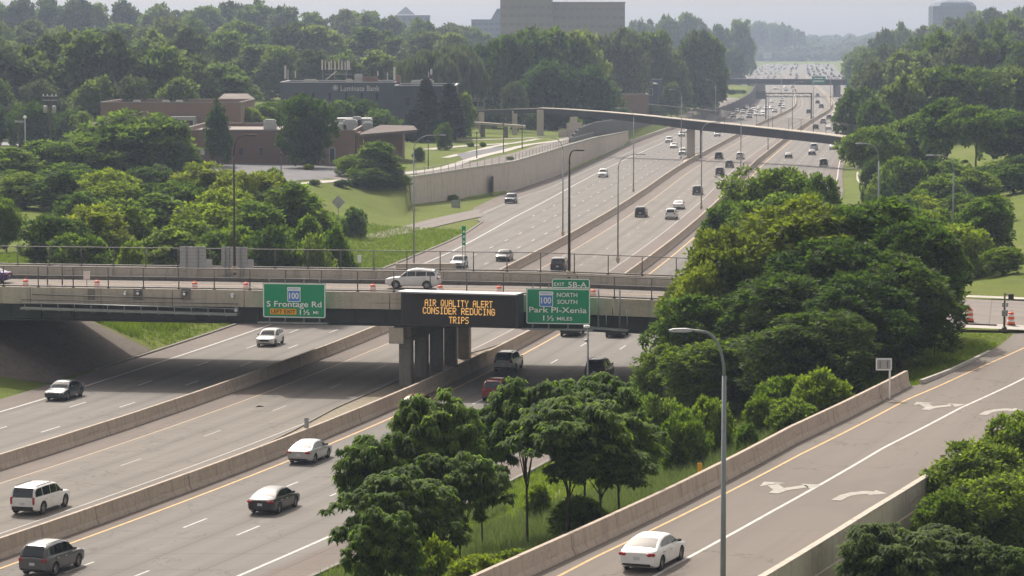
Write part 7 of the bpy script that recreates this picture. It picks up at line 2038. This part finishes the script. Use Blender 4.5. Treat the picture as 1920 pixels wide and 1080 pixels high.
# globe lamp and utility poles at the left
Y = 500; r_ = empty("globe_lamp", (pxX(48, Y), Y, 5), 0, "pale post with a white globe lamp beside the pale parking surface", "street lamp")
hh = zat(222, Y) - 5; MB().tube([(0, 0, -.2), (0, 0, hh)], .1, 6).build("pole", M['signback'], r_); MB().lathe([(.0, -.3), (.26, -.15), (.3, 0), (.26, .15), (0, .3)], (0, 0, hh + .2), 10).build("globe", M['signwhite'], r_)
Y = 520; r_ = empty("utility_pole", (pxX(95, Y), Y, 5), 0, "wooden utility pole with a cross arm and two grey transformers", "utility pole")
hh = zat(178, Y) - 5; MB().tube([(0, 0, -.2), (0, 0, hh)], [.2, .14], 7).build("pole", M['trunk'], r_)
for dz in (-.2, -.9): MB().box((0, -.16, hh + dz), (2.6, .12, .14)).build("cross_arm", M['signback'], r_)
for dx in (-.75, .75): MB().lathe([(0, -.6), (.36, -.6), (.38, .5), (.3, .62), (0, .66)], (dx, -.3, zat(205, Y) - 5), 12).build("transformer", M['signback'], r_)
for dx in (-1.1, -.4, .4, 1.1): MB().lathe([(.07, 0), (.1, .1), (.05, .3), (0, .3)], (dx, -.16, hh - .13), 6).build("insulator", M['signwhite'], r_)
Y = 480; r_ = empty("utility_pole", (pxX(37, Y), Y, 5), 0, "plain dark utility pole at the corner of the pale parking surface", "utility pole"); MB().tube([(0, 0, -.2), (0, 0, zat(215, Y) - 5)], [.18, .13], 7).build("pole", M['trunk'], r_); MB().box((0, -.1, zat(228, Y) - 5), (1.4, .3, .3)).build("cross_arm", M['hvac'], r_)

# ---------------------------------------------------------------- sign backs behind the overpass
def sign_back(px0, px1, y0, y1, label, Y=241.5, cols=(.25, .7), side=True, split=.42):
    xc = (px0 + px1) / 2; w_ = (px1 - px0) / F * Y; z1, z0 = zat(y0, Y), zat(y1, Y); hh = z1 - z0
    r_ = empty("road_sign", (pxX(xc, Y), Y, z0), -ALPHA, label, "road sign")
    MB().box((0, 0, hh - hh * split / 2), (w_, .06, hh * split - .02)).build("sign_panel", M['signback'], r_); MB().box((0, 0, hh * (1 - split) / 2), (w_, .06, hh * (1 - split) - .02)).build("sign_panel", M['signback'], r_)
    for c in cols: MB().box(((c - .5) * w_, -.10, hh / 2 - .6), (.10, .12, hh + 1.2)).build("upright", M['steel'], r_)
    for k in range(6): MB().box((0, -.045, hh * (k + .5) / 6), (w_ - .04, .03, .04)).build("stiffener", M['steel'], r_)
    if side: MB().box((w_ / 2 + .28, .02, hh * .2), (.5, .05, hh * .40)).build("side_panel", M['signback'], r_)
    return r_
sign_back(335, 385, 462, 502, "large grey back of a road sign behind the far parapet, the left one")
sign_back(413, 463, 463, 502, "large grey back of a road sign behind the dark lamp post's foot", cols=(.15, .3, .75))
r_ = sign_back(846, 863, 375, 392, "pale back of a square sign on two posts beside the small exit ramp", Y=452, cols=(.1, .9), side=False, split=.5)
# diamond sign back
Y = 372; r_ = empty("diamond_sign", (pxX(634, Y), Y, ground(pxX(634, Y), Y)), 0, "pale back of a diamond-shaped sign on a post among the embankment bushes", "road sign"); hh = zat(379, Y) - r_.location.z
MB().loft([[(0, 0, hh + .85), (-.85, 0, hh), (0, 0, hh - .85), (.85, 0, hh)], [(0, .05, hh + .85), (-.85, .05, hh), (0, .05, hh - .85), (.85, .05, hh)]]).build("sign_panel", M['signback'], r_); MB().box((0, -.05, hh / 2 - .2), (.08, .08, hh + .3)).build("post", M['steel'], r_)
# narrow green sign beside the silver car
Yg = 238.0; r_ = empty("green_sign", (pxX(869.5, Yg), Yg, 7.0), 0, "narrow upright green sign on a thin post behind the overpass, next to the silver car", "road sign"); z0, z1 = zat(460, Yg) - 7, zat(426, Yg) - 7
MB().box((0, 0, (z0 + z1) / 2), (.28, .05, z1 - z0)).build("sign_panel", M['green'], r_); MB().box((-.01, .02, z1 + .02), (.34, .04, .12)).build("top_panel", M['green'], r_)
MB().box((-.1, .05, z1 / 2 - .5), (.05, .05, z1 + .9)).box((.1, .05, z1 / 2 - .5), (.05, .05, z1 + .9)).build("post", M['steel'], r_)
for k in range(3): MB().box((0, -.035, z0 + (z1 - z0) * (.2 + .28 * k)), (.12, .01, .16)).build("lettering", M['signwhite'], r_)
# small marker on the left grass, marker on the barrier, yellow post
def marker(px, py0, py1, Y, w_, mat, label, cat, back='signwhite', zoff=0.0, post=True, z=None):
    zg = ground(pxX(px, Y), Y) if z is None else z; r_ = empty("marker_post", (pxX(px, Y), Y, zg), 0, label, cat); z0, z1 = zat(py1, Y) - zg, zat(py0, Y) - zg
    MB().cbox((0, 0, (z0 + z1) / 2), (w_, .05, z1 - z0), .01).build("marker_panel", M[mat], r_)
    MB().box((0, .04, z1 / 2 - .1), (.06, .04, z1 + .1)).build("post", M['steel'], r_); return r_
marker(673, 478, 492, 300, .40, 'signwhite', "small white marker plate on the open grass left of the lamp post", "marker")
marker(572, 783, 803, 188, .28, 'hvac', "small grey marker plate standing on the concrete barrier behind the silver sedan", "marker", z=1.0)
marker(1315, 868, 886, 142, .22, 'signyellow', "small yellow marker post in the grass by the ramp barrier", "marker")
marker(160, 509, 524, 228, .5, 'refl', "pale striped panel leaning behind the near fence left of the second drum", "marker", z=6.25)
# white back of the ramp sign
Yr = 171.0; xg = pxX(1661, Yr); r_ = empty("ramp_sign", (xg, Yr, ground(xg, Yr)), 0, "white back of a square sign on a post at the end of the ramp barrier", "road sign"); zc_ = zat(683, Yr) - r_.location.z
MB().cbox((0, 0, zc_), (.94, .06, .72), .02).build("sign_panel", M['signback'], r_)
rframe(MB(), 0, zc_, .90, .68, .05, .06, -.036).build("sign_border", M['signwhite'], r_)
for dx in (-.22, .22): MB().box((dx, -.05, zc_), (.035, .03, .42)).build("bracket", M['dmscase'], r_)
MB().box((.36, .06, zc_ / 2 - .1), (.09, .07, zc_ + .2)).build("post", M['signwhite'], r_)
# camera pole by the right exit sign
Yp = 198.0; xg = pxX(1103, Yp); zg = ground(xg, Yp); r_ = empty("camera_pole", (xg, Yp, zg), 0, "slim grey pole with a small white camera box on top, in front of the overpass", "pole"); zt_ = zat(612, Yp) - zg
MB().tube([(0, 0, -.2), (0, 0, zt_)], [.085, .06], 7).build("pole", M['steel'], r_); MB().cbox((-.08, 0, zt_), (.42, .28, .17), .04).build("camera_box", M['signwhite'], r_); MB().cbox((-.12, -.05, zt_ - .95), (.2, .2, .2), .04).build("junction_box", M['signback'], r_)
# signal post at the corner
q = at(1883, 620, 5.27); r_ = empty("signal_post", (q[0], q[1], 5.2), 0, "dark pedestrian signal post with a hanging black signal head on the street corner", "traffic signal"); hh = zat(549, q[1]) - 5.2
MB().tube([(0, 0, 0), (0, 0, hh)], [.09, .06], 7).build("pole", M['fence'], r_); MB().cbox((0, 0, .15), (.32, .32, .4), .05).build("base", M['fence'], r_)
MB().cbox((.42, -.1, hh - .25), (.36, .28, .38), .04).build("signal_head", M['black'], r_); MB().tube([(0, 0, hh - .1), (.42, -.05, hh - .1)], .03, 5).build("bracket", M['fence'], r_)
MB().cbox((0, -.12, zat(587, q[1]) - 5.2), (.42, .06, .42), .01).build("sign_plate", M['hvac'], r_); MB().cbox((-.12, -.1, zat(571, q[1]) - 5.2), (.14, .1, .3), .02).cbox((.16, -.1, zat(571, q[1]) - 5.2), (.14, .1, .3), .02).build("push_button", M['signback'], r_)
# dark kerbside inlet on the ramp barrier's foot
# small post light in the grass triangle
q = at(1752, 665, 5.1); r_ = empty("sapling", (q[0], q[1], ground(q[0], q[1])), 0, "thin bare sapling in the grass triangle by the street corner", "tree"); MB().tube([(0, 0, -.1), (0.02, 0, 1.4)], [.035, .02], 5).build("trunk", M['trunk'], r_)
# the thin stand of litter on the lane: torn tyre piece
q = at(487, 763, 0); r_ = empty("tyre_scrap", (q[0], q[1], .01), .6, "torn dark scrap of tyre lying on the reversible lanes at the shadow edge", "debris"); MB().loft([[(-.5, -.1, 0), (-.5, .1, 0), (-.5, .0, .06)], [(0, .0, 0.02), (0, .25, .02), (0, .1, .16)], [(.5, -.1, 0), (.5, .12, 0), (.5, .0, .05)]]).build("rubber_strip", M['tyre'], r_); r_.scale = (.6, .6, .6)
# parked car on the frontage side and slip road far left
ps = [at(1378, 146, 0), at(1384, 135, 0), at(1394, 126, 0), at(1388, 116, 0)]
path_strip("far_slip_road", [at(1395, 152, 0), at(1394, 140, 0), at(1392, 128, 0), at(1386, 117, 0)], 9.5, M['street'], 1.2)
path_strip("far_frontage_road", [at(1300, 212, 3.6), at(1325, 204, 3.6), at(1350, 193, 3.8), at(1372, 184, 4.0)], 9, M['street'], .4)
# low edge barrier at the right foot of the footbridge and white hook line
path_strip("edge_kerb", [at(1608, 320, .5), at(1607, 334, .5), at(1612, 341, .5), at(1620, 343, .5)], .35, M['walk'], .12)
# pale low wall behind the far parapet
lw = empty("low_wall", P(300, -26), 0, "low concrete wall piece behind the overpass between the white SUV and the silver car", "wall")
a_, b_ = Vector(at(742, 501, y=249)), Vector(at(855, 501, y=247)); o_ = Vector(lw.location)
MB().loft([[(p_.x - o_.x, p_.y - o_.y, p_.z - 1.2 - o_.z), (p_.x - o_.x, p_.y - o_.y, p_.z + .3 - o_.z), (p_.x - o_.x, p_.y + .4 - o_.y, p_.z + .3 - o_.z), (p_.x - o_.x, p_.y + .4 - o_.y, p_.z - 1.2 - o_.z)] for p_ in (a_, b_)]).build("wall_panel", M['bridgec'], lw)
